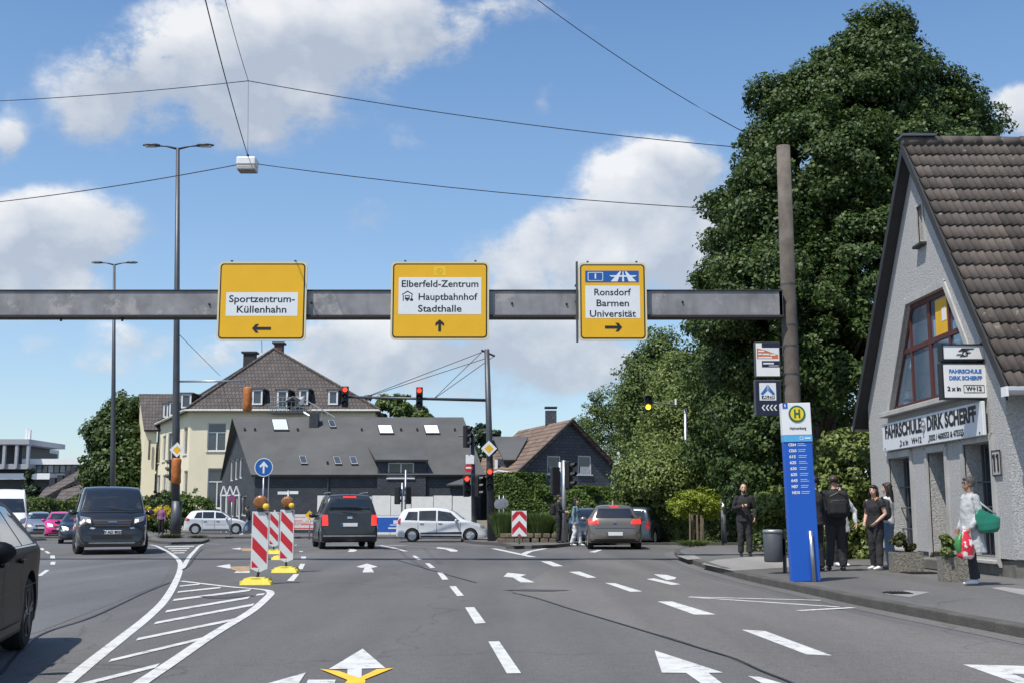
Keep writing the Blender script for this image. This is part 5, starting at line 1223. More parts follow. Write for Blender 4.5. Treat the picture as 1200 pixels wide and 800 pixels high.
def wheel_meshes(r, w, rim):
    key = (r, w, rim.name)
    if key in WHEELS: return WHEELS[key]
    t = MB(); t.lathe([(r * .66, -w / 2), (r * .9, -w / 2), (r * .985, -w * .38), (r, -w * .2), (r, w * .2), (r * .985, w * .38), (r * .9, w / 2), (r * .66, w / 2), (r * .66, -w / 2)], (0, 0, 0), 'y', 28)
    tm = t.mesh('tyre', False); tm.materials.append(m_tyre)
    d = MB(); d.lathe([(r * .70, -w * .46), (r * .64, -w * .5), (r * .60, -w * .42), (r * .6, 0)], (0, 0, 0), 'y', 28)
    for k in range(5):
        a = 2 * PI * k / 5 + .3
        for da in (-.13, .13):
            ca, sa = math.cos(a + da * .4), math.sin(a + da * .4); cb_, sb_ = math.cos(a + da * 1.3), math.sin(a + da * 1.3)
            d.tube([(ca * r * .12, -w * .40, sa * r * .12), (cb_ * r * .62, -w * .44, sb_ * r * .62)], [r * .085, r * .07], 5)
    d.lathe([(r * .16, -w * .34), (r * .13, -w * .46), (r * .05, -w * .48)], (0, 0, 0), 'y', 12)
    dm = d.mesh('rim'); dm.materials.append(rim); 
    bk = MB(); bk.lathe([(r * .6, -.01), (r * .6, .01)], (0, -w * .15, 0), 'y', 20); bm_ = bk.mesh('brake_drum'); bm_.materials.append(m_black)
    WHEELS[key] = (tm, dm, bm_); return WHEELS[key]
class Car:
    def __init__(s, name, label, cat, kind, loc, heading, paint, W=1.0, Ls=1.0, Hs=1.0, rim=None, group=None, glass=None, turn=0.0):
        """heading: angle of the nose from +Y towards +X, in degrees"""
        p = PROF[kind]; s.p = p; s.L = p['L'] * Ls; s.Ws = W; s.Hs = Hs; s.Ls = Ls; s.glass = glass or m_cg
        s.root = thing(name, label, cat, loc, R(90 - heading), group)
        st = np.array(p['st']); xs = st[:, 0]
        xi = np.unique(np.concatenate([np.linspace(a, b, 3 if b - a < .15 else 5 if b - a < .5 else 8)[:-1] for a, b in zip(xs, xs[1:])] + [xs[-1:]]))
        zt, zb, wb, wt, zl = [pchip(xs, st[:, k], xi) for k in range(1, 6)]
        rings = []
        for i in range(len(xi)):
            h = max(zt[i] - zb[i], .02); r = min(.075, h * .4)
            c = [(0, zt[i]), (wt[i] * .5, zt[i] - r * .10), (wt[i] * .82, zt[i] - r * .38), (wt[i], zt[i] - r * 1.05)]
            m = (wt[i] + wb[i] * .985) / 2 + .012 * min(1, h / .3); c += [(m, zb[i] + (h - r) * .48), (wb[i] * .985, zb[i] + .012 * min(1, h / .1))]
            bz = zb[i]; lz = zl[i]; c += [(wb[i], bz - (bz - lz) * .10), (wb[i] * .992, bz - (bz - lz) * .38), (wb[i] * 1.0, bz - (bz - lz) * .68), (wb[i] * .985, bz - (bz - lz) * .88), (wb[i] * .93, lz), (wb[i] * .5, lz), (0, lz)]
            c = [Vector((0, y * W, z * Hs)) for y, z in c]; out = catmull(c, 3); rings.append([(xi[i] * Ls - s.L / 2, q.y, q.z) for q in out])
        n = len(rings[0]); vs = []; fs = []
        for rg_ in rings:
            vs += rg_ + [(a, -b, c) for a, b, c in rg_[-2:0:-1]]
        N = 2 * n - 2
        for i in range(len(rings) - 1):
            for k in range(N): k2 = (k + 1) % N; fs.append((i * N + k, i * N + k2, (i + 1) * N + k2, (i + 1) * N + k))
        fs.append(tuple(range(N))); fs.append(tuple(range((len(rings) - 1) * N, len(rings) * N))[::-1])
        mb = MB().add(vs, fs); me = mb.mesh('body', True); s.body = link('body', me, s.root, [paint, m_black])
        s.bvh = BVHTree.FromPolygons([Vector(v) for v in vs], fs)
        # wheel arches
        cut = MB(); R_ = p['wr'] * 1.17
        for wx in p['wheels']:
            for sg in (1, -1):
                prof = [(R_, 0), (R_, .5)] if sg > 0 else [(R_, -.5), (R_, 0)]
                y0 = st[:, 3].max() * W - .30
                pr = [(R_, y0), (R_, y0 + .8)] if sg > 0 else [(R_, -y0 - .8), (R_, -y0)]
                cut.lathe(pr, (wx * Ls - s.L / 2, 0, p['wr'] + .01), 'y', 28)
        cm = cut.mesh('cutter'); cm.materials.append(m_black); co = link('arch_cutter', cm, s.root); co.data.materials.clear(); co.data.materials.append(m_black); co.data.polygons.foreach_set('material_index', [0] * len(co.data.polygons))
        CUTTERS.append(co); bo = s.body.modifiers.new('arches', 'BOOLEAN'); bo.object = co; bo.operation = 'DIFFERENCE'; bo.solver = 'EXACT'; bo.material_mode = 'TRANSFER'; PENDING.append(s.body); CARBODIES.append(s.body)
        rim = rim or m_rim; tm, dm, bm_ = wheel_meshes(p['wr'], .2, rim); wy = st[:, 3].max() * W - .115
        for wx in p['wheels']:
            for sg in (1, -1):
                w = bpy.data.objects.new('wheel', tm); COL.objects.link(w); w.parent = s.root; w.location = (wx * Ls - s.L / 2, -wy * sg, p['wr'])
                rz = 0 if sg > 0 else PI
                if wx > s.L / 2: rz += turn
                w.rotation_euler = (0, 0, rz)
                for m_, nm in ((dm, 'rim'), (bm_, 'brake_drum')):
                    o = bpy.data.objects.new(nm, m_); COL.objects.link(o); o.parent = w
    def cast(s, axis, a, b):
        if axis == 'left': o, d = Vector((a, 3, b)), Vector((0, -1, 0))
        elif axis == 'right': o, d = Vector((a, -3, b)), Vector((0, 1, 0))
        elif axis == 'front': o, d = Vector((6, a, b)), Vector((-1, 0, 0))
        elif axis == 'rear': o, d = Vector((-6, a, b)), Vector((1, 0, 0))
        else: o, d = Vector((a, b, 5)), Vector((0, 0, -1))
        h = s.bvh.ray_cast(o, d)
        return (h[0], -d, h[1]) if h[0] is not None else None
    def patch(s, axis, quad, m, name, off=.006, n=8, k=6, parent=None, thick=0):
        """a panel lying on the body: quad in profile metres, projected along an axis"""
        sc = (lambda a, b: ((a * s.Ls - s.L / 2), b * s.Hs)) if axis in ('left', 'right') else (lambda a, b: (a * s.Ws, b * s.Hs)) if axis in ('front', 'rear') else (lambda a, b: (a * s.Ls - s.L / 2, b * s.Ws))
        q = [sc(*c) for c in quad]; g = {}; vs = []; fs = []
        for j in range(k + 1):
            for i in range(n + 1):
                u, v = i / n, j / k
                a = (q[0][0] * (1 - u) + q[1][0] * u) * (1 - v) + (q[3][0] * (1 - u) + q[2][0] * u) * v
                b = (q[0][1] * (1 - u) + q[1][1] * u) * (1 - v) + (q[3][1] * (1 - u) + q[2][1] * u) * v
                h = s.cast(axis, a, b)
                if h:
                    nn = h[2] if h[2].dot(h[1]) > 0 else -h[2]
                    g[i, j] = len(vs); vs.append(h[0] + nn * off)
        for j in range(k):
            for i in range(n):
                c = [(i, j), (i + 1, j), (i + 1, j + 1), (i, j + 1)]
                if all(x in g for x in c): fs.append([g[x] for x in c])
        if not fs: return None
        return MB().add(vs, fs).build(name, m, parent or s.root, True)
    def windows(s, sides=('left', 'right'), front=True, rear=True, trim=True):
        for sd in sides:
            for q in s.p['side']: s.patch(sd, q, s.glass, 'side_window')
            for x in s.p['seams']: s.patch(sd, [(x - .008, .34), (x + .008, .34), (x + .008, .97), (x - .008, .97)], m_black, 'door_seam', .003, 1, 10)
            for x in s.p['handles']:
                h = s.cast(sd, x * s.Ls - s.L / 2, s.p['hz'] * s.Hs)
                if h: MB().bbox(h[0] + h[1] * .02, (.2, .04, .035), .012).build('door_handle', s.body.data.materials[0], s.root)
            s.patch(sd, [(s.p['wheels'][0] + .42, .24), (s.p['wheels'][1] - .42, .24), (s.p['wheels'][1] - .42, .31), (s.p['wheels'][0] + .42, .31)], m_black, 'sill_trim', .008, 8, 2)
            h = s.cast(sd, s.p['mir'] * s.Ls - s.L / 2, (s.p['hz'] + .12) * s.Hs)
            if h:
                c = h[0] + h[1] * .13; MB().ball(c, (.07, .13, .085), 12, 8).build('mirror', s.body.data.materials[0], s.root, True)
                MB().tube([h[0], c], .025, 6).build('mirror_arm', m_black, s.root)
        if front: s.patch('front', s.p['wind'], s.glass, 'windscreen', .006, 12, 8)
        if rear: s.patch('rear', s.p['rear'], s.glass, 'rear_window', .006, 12, 8)
    def both(s, axis, quad, m, name, **k):
        s.patch(axis, quad, m, name, **k); s.patch(axis, [(-a, b) for a, b in quad], m, name, **k)
    def box(s, axis, a, b, size, m, name, off=.01):
        h = s.cast(axis, a * (s.Ws if axis in ('front', 'rear') else s.Ls) - (0 if axis in ('front', 'rear') else s.L / 2), b * s.Hs)
        if h: return MB().bbox(h[0] + h[1] * off, size, .008).build(name, m, s.root)
    def plate(s, axis, z, txt=None):
        o = s.box(axis, 0, z, (.02, .52, .115), m_plate, 'number_plate', .02)
        if o and txt:
            v = o.data.vertices; c = sum((x.co for x in v), Vector()) / len(v); sg = 1 if axis == 'front' else -1
            me = text_mesh(txt, .11, bold=.004, extrude=.001); me.transform(Matrix.Translation(c + Vector((sg * .012, 0, 0))) @ Matrix.Rotation(sg * PI / 2, 4, 'Z') @ Matrix.Rotation(PI / 2, 4, 'X')); link('lettering', me, s.root, m_ink)
        if o:
            c = sum((x.co for x in o.data.vertices), Vector()) / len(o.data.vertices); MB().box(c + Vector(((1 if axis == 'front' else -1) * .011, (.24 if axis == 'rear' else -.24), 0)), (.004, .04, .11)).build('plate_strip', m_blue, s.root)
CARBODIES = []
def seat_shapes(c, zs=1.2):
    for y in (-.36, .36): MB().bbox((.1, y, zs), (.12, .26, .22), .05).build('headrest', m_black, c.root)
# ---- dark van seen from behind, in our lane
pc = carpaint('dark_grey_paint', (.030, .033, .038))
c = Car('van', 'dark grey compact van seen from behind with brake lights on', 'van', 'boxvan', (XatY(402, 40.6, .8), 40.6, 0), -14, pc, W=1.04, rim=m_rimdark)
c.windows(('left', 'right')); c.both('rear', [(.68, .78), (.86, .78), (.84, 1.12), (.70, 1.12)], m_taillit, 'tail_lamp', off=.012)
c.patch('rear', [(-.2, 1.68), (.2, 1.68), (.2, 1.72), (-.2, 1.72)], m_taillit, 'brake_lamp', off=.02); c.patch('rear', [(-.82, .42), (.82, .42), (.82, .46), (-.82, .46)], m_galv, 'bumper_trim', off=.012)
c.patch('rear', [(-.86, .28), (.86, .28), (.84, .40), (-.84, .40)], m_black, 'lower_bumper', off=.012); c.plate('rear', .80); c.patch('rear', [(-.08, 1.0), (.08, 1.0), (.08, 1.07), (-.08, 1.07)], m_chrome, 'emblem', off=.014)
for sg in (-1, 1): MB().tube([(-1.7, sg * .62, 1.84), (-1.6, sg * .63, 1.87), (.6, sg * .63, 1.87), (.7, sg * .62, 1.83)], .018, 6).build('roof_rail', m_galv, c.root)
MB().tube([(-1.9, 0, 1.8), (-2.05, 0, 1.95)], .008, 5).build('aerial', m_black, c.root); MB().box((-2.19, 0, 1.18), (.01, .5, .02), rot=Matrix.Rotation(.15, 3, 'X')).build('wiper', m_black, c.root)
# ---- beige-grey hatchback with brake lights
pc = carpaint('warm_grey_metallic_paint', (.20, .18, .155), .3, .6)
c = Car('hatchback', 'warm grey hatchback seen from behind with red brake lights on', 'car', 'hatch', (XatY(717.5, 40.2, .7), 40.2, -.01), 2.5, pc, W=1.04)
c.windows(); c.both('rear', [(.50, .84), (.82, .84), (.80, 1.0), (.56, .97)], m_taillit, 'tail_lamp', off=.014)
c.patch('rear', [(-.13, 1.375), (.13, 1.375), (.13, 1.405), (-.13, 1.405)], m_taillit, 'brake_lamp', off=.02); c.patch('rear', [(-.74, .26), (.74, .26), (.78, .36), (-.78, .36)], m_black, 'lower_bumper', off=.01)
c.plate('rear', .52); c.patch('rear', [(-.30, .45), (.30, .45), (.30, .60), (-.30, .60)], pc, 'plate_recess', off=.004); c.patch('rear', [(-.05, .83), (.05, .83), (.05, .91), (-.05, .91)], m_chrome, 'emblem', off=.014)
c.patch('rear', [(-.62, .70), (.62, .70), (.62, .712), (-.62, .712)], m_black, 'door_seam', off=.006); MB().tube([(-1.35, .0, 1.47), (-1.5, .0, 1.66)], .01, 5).build('aerial', m_black, c.root)
MB().prism([(-.35, -.02, 1.48), (-.55, -.02, 1.48), (-.58, -.02, 1.62)], (0, .04, 0)).build('fin_aerial', m_white, c.root)
# ---- white people carrier, side on
pc = carpaint('white_paint_car', (.62, .64, .66), .35, 0)
c = Car('people_carrier', 'white people carrier crossing the junction side-on, nose to the right', 'car', 'mpv', (XatY(519, 57.5, .8), 57.5, gz(57)), 89, pc)
c.windows(('right', 'left')); c.patch('right', [(.05, .92), (.22, .84), (.26, 1.16), (.16, 1.12)], m_tail, 'tail_lamp', off=.01, n=4, k=4); c.patch('right', [(4.12, .70), (4.34, .66), (4.24, .78), (4.08, .82)], m_head, 'headlamp', off=.01, n=4, k=3)
c.patch('right', [(1.2, .40), (3.2, .40), (3.2, .50), (1.2, .46)], m_black, 'side_rubbing_strip', off=.012, n=10, k=2)
# ---- white hatchback parked before the yellow building
c = Car('hatchback', 'white hatchback parked side-on in front of the yellow building', 'car', 'hatch', (XatY(253.5, 73.5, .7), 73.5, gz(73) + .08), 76, pc, Ls=.98)
c.windows(('right', 'left')); c.patch('right', [(.02, .84), (.34, .84), (.36, .99), (.10, 1.0)], m_tail, 'tail_lamp', off=.012, n=4, k=3); c.both('rear', [(.52, .84), (.80, .84), (.78, 1.0), (.56, .97)], m_tail, 'tail_lamp', off=.012)
c.patch('right', [(1.3, .58), (2.6, .58), (2.6, .60), (1.3, .60)], mat('grey_print', (.2, .2, .22), .5), 'lettering_strip', off=.01, n=6, k=1)
# ---- black delivery van coming towards us
pc = carpaint('black_metallic_paint', (.016, .017, .019), .25, .3, 1.0)
c = Car('delivery_van', 'black delivery van driving towards us with headlights on', 'van', 'van', (XatY(128, 36.0, 1), 36.0, 0), 180 - 21.5, pc, rim=m_rimdark, turn=R(14))
c.windows(('left', 'right'))
c.patch('front', [(-.46, .78), (.46, .78), (.56, 1.00), (-.56, 1.00)], m_black, 'grille', off=.012, n=10, k=4)
c.patch('front', [(-.86, 1.20), (.86, 1.20), (.86, 1.25), (-.86, 1.25)], m_black, 'scuttle', off=.010, n=12, k=2); c.patch('front', [(-.90, .56), (.90, .56), (.90, .57), (-.90, .57)], m_black, 'bumper_seam', off=.008, n=12, k=1)
for sg in (-1, 1): c.patch('front', [(sg * .84, 1.26), (sg * .86, 1.26), (sg * .72, 1.84), (sg * .70, 1.84)], m_black, 'pillar_trim', off=.009, n=1, k=8)
for z in (.82, .88, .94): c.patch('front', [(-.50, z), (.50, z), (.51, z + .018), (-.51, z + .018)], m_steel, 'grille_bar', off=.022, n=10, k=1)
c.patch('front', [(-.12, .90), (.12, .90), (.12, .94), (-.12, .94)], m_chrome, 'emblem', off=.03, n=3, k=1)
c.both('front', [(.58, .86), (.86, .96), (.90, 1.10), (.60, 1.04)], m_head, 'headlamp', off=.014, n=5, k=4); c.both('front', [(.61, .91), (.70, .93), (.70, 1.0), (.62, .98)], m_headlit, 'headlamp_lit', off=.022, n=3, k=3)
c.both('front', [(.46, .76), (.52, .72), (.90, .80), (.90, .83)], m_galv, 'bumper_trim', off=.014, n=6, k=1)
c.patch('front', [(-.55, .44), (.55, .44), (.58, .56), (-.58, .56)], m_black, 'lower_grille', off=.012, n=8, k=2); c.patch('front', [(-.62, .32), (.62, .32), (.64, .35), (-.64, .35)], m_galv, 'skid_strip', off=.02, n=8, k=1)
c.plate('front', .64, 'W AD 8025'); MB().tube([(2.02, .6, 1.27), (1.9, -.1, 1.36)], .008, 5).build('wiper', m_black, c.root)
for y in (-.36, .36): MB().ball((1.35, y, 1.5), (.1, .11, .13), 10, 8).build('headrest', m_dark_in, c.root, True)
# ---- cars queueing on the left road
pc = carpaint('pink_paint', (.62, .02, .20), .35, .1)
c = Car('hatchback', 'bright pink hatchback driving towards us', 'car', 'hatch', (XatY(71, 69, .8), 69, gz(69)), 180 - 22, pc, group=None); c.windows()
def face_front(c, lit=False, z=0.0):
    c.patch('front', [(-.34, .56), (.34, .56), (.38, .66), (-.38, .66)], m_black, 'grille', off=.014, n=6, k=2); c.patch('front', [(-.45, .32), (.45, .32), (.48, .44), (-.48, .44)], m_black, 'lower_grille', off=.014, n=6, k=2)
    c.both('front', [(.44, .62), (.68, .68), (.72, .80), (.46, .74)], m_headlit if lit else m_head, 'headlamp', off=.016, n=4, k=3); c.plate('front', .49)
face_front(c, True)
pc = carpaint('silver_paint', (.42, .45, .48), .3, .7)
c = Car('saloon_car', 'silver white car driving towards us between the white van and the pink car', 'car', 'hatch', (XatY(46, 74, .8), 74, gz(74)), 180 - 26, pc, Ls=1.1); c.windows(); face_front(c)
pc2 = carpaint('dark_blue_grey_paint', (.03, .04, .055), .3, .5)
c = Car('saloon_car', 'dark car half hidden behind the black delivery van', 'car', 'hatch', (XatY(93, 55, .8), 55, gz(55)), 180 - 20, pc2, Ls=1.08); c.windows(); face_front(c, True)
pc = carpaint('white_van_paint', (.70, .70, .70), .4, 0)
c = Car('delivery_van', 'tall white delivery van cut off by the left edge of the picture', 'van', 'bigvan', (XatY(8, 61, 1.5), 61, gz(61)), 180 - 24, pc); c.windows()
c.patch('front', [(-.5, .86), (.5, .86), (.56, 1.06), (-.56, 1.06)], m_black, 'grille', off=.014); c.patch('front', [(-.88, .28), (.88, .28), (.90, .74), (-.90, .74)], m_black, 'lower_bumper', off=.012); c.both('front', [(.58, .84), (.86, .92), (.90, 1.16), (.64, 1.08)], m_head, 'headlamp', off=.018, n=4, k=3)
# ---- cars by the hedge on the right
c = Car('small_van', 'dark blue grey van behind the warm grey hatchback', 'van', 'boxvan', (XatY(754, 50, .8), 50, gz(50)), 20, carpaint('blue_grey_paint', (.07, .09, .11), .3, .4), W=.92, Hs=.88); c.windows(); c.both('rear', [(.68, .78), (.86, .78), (.84, 1.12), (.70, 1.12)], m_tail, 'tail_lamp', off=.012)
c = Car('hatchback', 'dark blue car facing us, mostly hidden behind the warm grey hatchback', 'car', 'hatch', (XatY(688, 47.5, .8), 47.5, gz(47)), 180, pc2, Ls=.95, W=.95); c.windows(); face_front(c)
# ---- near car on the left edge
pc = mat('near_black_paint', (.007, .008, .010), .42, .0, var=.05, spec=.15, coat=.0)
d_ = Vector((.23, -.973)); rw = Vector((-4.50, 10.45)); hd = math.degrees(math.atan2(d_.x, d_.y))
nrm = Vector((-d_.y, d_.x))       # left side of the car (its driver side faces us)
off_ = PROF['hatch']['wheels'][0] * 1.06 - 2.12
cen = rw + d_ * (-off_) - nrm * .76 + Vector((.09, .05))
if True:
    c = Car('hatchback', 'black hatchback passing close by at the left edge of the picture', 'car', 'hatch', (cen.x, cen.y, 0), hd, pc, Ls=1.06, Hs=.925, rim=m_rimdark); c.windows(('left', 'right'))
    c.both('rear', [(.50, .84), (.82, .84), (.80, 1.0), (.56, .97)], m_tail, 'tail_lamp', off=.012)
    c.patch('left', [(.55, .975), (2.80, .955), (2.80, .97), (.55, .99)], m_chrome, 'window_trim', off=.010, n=16, k=1)
    c.patch('left', [(.35, .62), (3.3, .58), (3.3, .575), (.35, .613)], m_black, 'crease_line', off=.002, n=16, k=1)
# ================================================================ buildings beyond the junction
m_yellow = mat('pale_yellow_render', (.76, .69, .50), .9, var=.05, scale=.6, bump=.15, bscale=20, dirt=.08)
m_slate = row_mat('slate_cladding', (.042, .046, .055), (.018, .02, .024), .30, .17, 'xz', .55, .012, .5, .16)
m_slate2 = row_mat('slate_cladding_blue', (.062, .068, .085), (.022, .024, .03), .32, .20, 'xz', .55, .016, .6, .2)
m_rooftile = row_mat('brown_grey_roof', (.085, .070, .064), (.030, .026, .024), .3, .34, 'xz', .8, .03, .8, .18)
m_roofbrown = row_mat('brown_roof', (.20, .135, .095), (.06, .042, .032), .5, .30, 'yz', .8, .03, .8, .14)
m_roofgrey = mat('grey_bitumen_roof', (.082, .083, .082), .8, var=.2, scale=.5, bump=.3, bscale=12, dirt=.35)
m_wframe = mat('white_window_frame', (.70, .71, .72), .5, var=.04)
m_farglass = mat('far_window_glass', (.045, .055, .065), .1, spec=.9, var=.4, scale=.4)
m_curtain = mat('curtain', (.42, .45, .47), .8, var=.2, scale=3)
class Bld:
    def __init__(s, name, label, cat, org, group=None): s.o = Vector(org); s.t = thing(name, label, cat, s.o, 0, group)
    def wall(s, a, b, outline, wins, m, depth=.16, name='wall', panes=True, mull=1, transom=0.0, frame=None, sill=True):
        """vertical wall from a to b (XY, outer face towards the camera side); outline in (u, z); wins: pixel rectangles"""
        a, b = Vector((a[0], a[1], 0)), Vector((b[0], b[1], 0)); d = (b - a).normalized(); n = Vector((d.y, -d.x, 0))
        if n.dot(Vector((0, 0, 0)) - a) < 0: n = -n
        T_ = lambda u, w, dd: a + d * u + Vector((0, 0, w)) - n * dd - s.o
        holes = []; WW = []
        for (x0, y0, x1, y1) in wins:
            pa = on_plane(x0, (y0 + y1) / 2, a, n); pb = on_plane(x1, (y0 + y1) / 2, a, n); ua, ub = sorted(((pa - a).dot(d), (pb - a).dot(d)))
            pm = on_plane((x0 + x1) / 2, y0, a, n).z; pn = on_plane((x0 + x1) / 2, y1, a, n).z
            holes.append([(ua, pn), (ub, pn), (ub, pm), (ua, pm)]); WW.append((ua, ub, pn, pm))
        w = MB().wall(outline, holes, T_, depth).build(name, m, s.t)
        fm = frame or m_wframe
        for (ua, ub, z0, z1) in WW:
            f = MB(); t_ = .075; dd = depth * .55
            def bar(u0, u1, w0, w1, q=0.0): f.prism([T_(u0, w0, dd - .03 - q), T_(u1, w0, dd - .03 - q), T_(u1, w1, dd - .03 - q), T_(u0, w1, dd - .03 - q)], -n * (.06))
            bar(ua, ua + t_, z0, z1); bar(ub - t_, ub, z0, z1); bar(ua + t_, ub - t_, z0, z0 + t_); bar(ua + t_, ub - t_, z1 - t_, z1)
            zt = z1 - (z1 - z0) * transom if transom else z1 - t_
            if transom: bar(ua + t_, ub - t_, zt - t_ / 2, zt + t_ / 2, .004)
            for k in range(1, mull + 1): u = ua + (ub - ua) * k / (mull + 1); bar(u - t_ * .6, u + t_ * .6, z0 + t_, zt - t_ / 2 if transom else z1 - t_, .008)
            fo = f.build('window', fm, w); pb_ = MB(); pb_.prism([T_(ua, z0, dd + .02), T_(ub, z0, dd + .02), T_(ub, z1, dd + .02), T_(ua, z1, dd + .02)], -n * .01); pb_.build('pane', m_farglass, s.t if False else fo) if panes else None
            if sill: sm = MB(); sm.prism([T_(ua - .08, z0 - .07, -.08), T_(ub + .08, z0 - .07, -.08), T_(ub + .08, z0, -.08), T_(ua - .08, z0, -.08)], -n * .1); sm.build('sill', fm, s.t).parent = fo
        return w
    def slab(s, pts, t, m, name='roof', parent=None): return MB().slab([Vector(p) - s.o for p in pts], t).build(name, m, parent or s.t)
    def face(s, pts, m, name='wall'): return MB().face([Vector(p) - s.o for p in pts]).build(name, m, s.t)
    def box(s, c, size, m, name, rz=0, parent=None): return MB().box(Vector(c) - s.o, size, rz).build(name, m, parent or s.t)
def dormer(B, px0, py0, px1, py1, Y, depth, roofm, sidem, parent, winm=None, over=.15, mull=0):
    """flat-topped dormer whose front is the pixel rectangle at distance Y, running back into the roof"""
    a, c = P(px0, py0, Y), P(px1, py1, Y); w = c.x - a.x; h = a.z - c.z; ctr = (a + c) / 2
    d = MB().box(ctr + Vector((0, depth / 2, 0)) - B.o, (w, depth, h)).build('dormer', sidem, parent)
    MB().box(ctr + Vector((0, depth / 2 - over / 2, h / 2 + .05)) - B.o, (w + .3, depth + over, .12)).build('dormer_roof', roofm, B.t).parent = B.t
    f = MB(); t_ = .13
    for dx in (-w / 2 + t_ / 2, w / 2 - t_ / 2): f.box(ctr + Vector((dx, -.04, 0)) - B.o, (t_, .08, h))
    for dz in (-h / 2 + t_ / 2, h / 2 - t_ / 2): f.box(ctr + Vector((0, -.045, dz)) - B.o, (w - 2 * t_, .08, t_))
    if mull: f.box(ctr + Vector((0, -.048, 0)) - B.o, (t_ * .7, .08, h - 2 * t_))
    fo = f.build('window', winm or m_wframe, B.t); MB().box(ctr + Vector((0, -.012, 0)) - B.o, (w - t_, .02, h - t_)).build('pane', m_farglass, fo)
    return d
# ---- pale yellow house with the pyramid roof
YF = 92; YB = 107; zb = -.2; ze = P(600, 481, YF).z
A0 = Vector((XatY(221, YF, 5), YF, 0)); A1 = Vector((XatY(438, YF, 5), YF, 0)); A2 = Vector((XatY(183, YB, 5), YB, 0)); A3 = Vector((XatY(438, YF, 5) - 1, YB + 2, 0))
B = Bld('yellow_house', 'pale yellow house with a steep brown pyramid roof and dormers', 'house', (A0.x + 6, YF + 6, zb))
L1 = (A1 - A0).length; L2 = (A2 - A0).length
B.wall(A0[:2], A1[:2], [(0, zb), (L1, zb), (L1, ze), (0, ze)], [(243, 495, 265, 528), (243, 548, 265, 595), (300, 500, 322, 533), (357, 500, 379, 533)], m_yellow, .22, mull=1, transom=.34)
B.wall(A2[:2], A0[:2], [(0, zb), (L2, zb), (L2, ze), (0, ze)], [(184, 512, 187.5, 542), (190.5, 510, 194, 540), (197, 507, 201, 539), (206, 503, 210.5, 535), (215, 500, 219.5, 532), (184, 556, 187.5, 578), (190.5, 556, 194, 579), (197, 555, 201, 580), (206, 553, 210.5, 582), (215, 551, 219.5, 584)], m_yellow, .2, mull=0)
for a, b in ((A1, A3), (A3, A2)): B.face([(a.x, a.y, zb), (b.x, b.y, zb), (b.x, b.y, ze), (a.x, a.y, ze)], m_yellow)
ap = P(321, 409, 99); ov = .45
def outp(p, z): c = (A0 + A1 + A2 + A3) / 4; d = (p - c).normalized(); q = p + d * ov * 1.4; return Vector((q.x, q.y, z))
E_ = [outp(p, ze) for p in (A0, A1, A3, A2)]
rf_ = MB()
for i in range(4): rf_.slab([E_[i] - B.o, E_[(i + 1) % 4] - B.o, ap - B.o], .12)
rf_.face([p - B.o for p in E_]); rfo = rf_.build('roof', m_rooftile, B.t)
hp = MB()
for i in range(4): hp.tube([E_[i] - B.o + Vector((0, 0, .05)), ap - B.o + Vector((0, 0, .05))], .13, 6)
hp.build('hip_tiles', m_rooftile, rfo, kind='stuff')
ev = MB()
for i in (0, 3): a, b = E_[i], E_[(i + 1) % 4]; ev.tube([a - B.o, b - B.o], .1, 6)
ev.build('gutter', mat('pale_gutter', (.55, .56, .50), .6), B.t)
for (x0, y0, x1, y1, Y, cm) in ((286, 414, 300, 432, 101, m_darkwood), (322, 403, 332, 422, 101, mat('brick_chimney', (.10, .055, .045), .9, var=.3, scale=6))):
    a, c_ = P(x0, y0, Y), P(x1, y1, Y); ch = B.box(((a.x + c_.x) / 2, Y, (a.z + c_.z) / 2 - .6), (c_.x - a.x - .1, .9, a.z - c_.z + 1.2), cm, 'chimney', parent=rfo); MB().box(Vector(((a.x + c_.x) / 2, Y, a.z + .05)) - B.o, (c_.x - a.x + .25, 1.15, .16)).build('chimney_cap', m_darkwood, B.t).parent = rfo
MB().tube([P(307, 413, 98) - B.o, P(306.5, 399, 98) - B.o], .04, 5).build('aerial', m_galv, B.t).parent = rfo
nF = ((E_[1] - E_[0]).cross(ap - E_[0])).normalized()
for (x0, y0, x1, y1) in ((296, 456, 307.5, 474), (325, 457, 337, 479), (351, 456, 361, 474), (385, 457, 396, 474)):
    q_ = on_plane((x0 + x1) / 2, y1, E_[0], nF); dormer(B, x0, y0, x1, y1, q_.y - .1, 2.2, m_roofgrey, m_slate, B.t)
dormer(B, 213, 461, 224, 478, 95.5, 5, m_roofgrey, m_slate, B.t); dormer(B, 192, 473, 197, 489, 103, 4, m_roofgrey, m_slate, B.t); dormer(B, 199, 471, 204, 487, 100, 4, m_roofgrey, m_slate, B.t)
# balcony with stair on the front roof
bl = MB(); Yb = q_.y - .9
a, c_ = P(317, 479, Yb), P(356, 483, Yb); bl.box(((a.x + c_.x) / 2 - B.o.x, Yb + .8 - B.o.y, c_.z - B.o.z), (c_.x - a.x, 1.8, .12)); blo = bl.build('balcony', m_steel, B.t)
rl = MB()
for k in range(9): x = 317 + 39 * k / 8; rl.tube([P(x, 482, Yb) - B.o, P(x, 465, Yb) - B.o], .03, 5)
for y in (465, 470, 476): rl.tube([P(317, y, Yb) - B.o, P(356, y, Yb) - B.o], .03, 5)
rl.tube([P(356, 483, Yb) - B.o, P(392, 504, Yb - 1) - B.o], .09, 6); rl.tube([P(356, 467, Yb) - B.o, P(392, 488, Yb - 1) - B.o], .04, 5)
for k in range(6): rl.tube([P(358 + k * 6.5, 484 + k * 3.8, Yb - k * .15) - B.o, P(358 + k * 6.5, 468 + k * 3.8, Yb - k * .15) - B.o], .03, 5)
rl.build('railing', m_galv, blo)
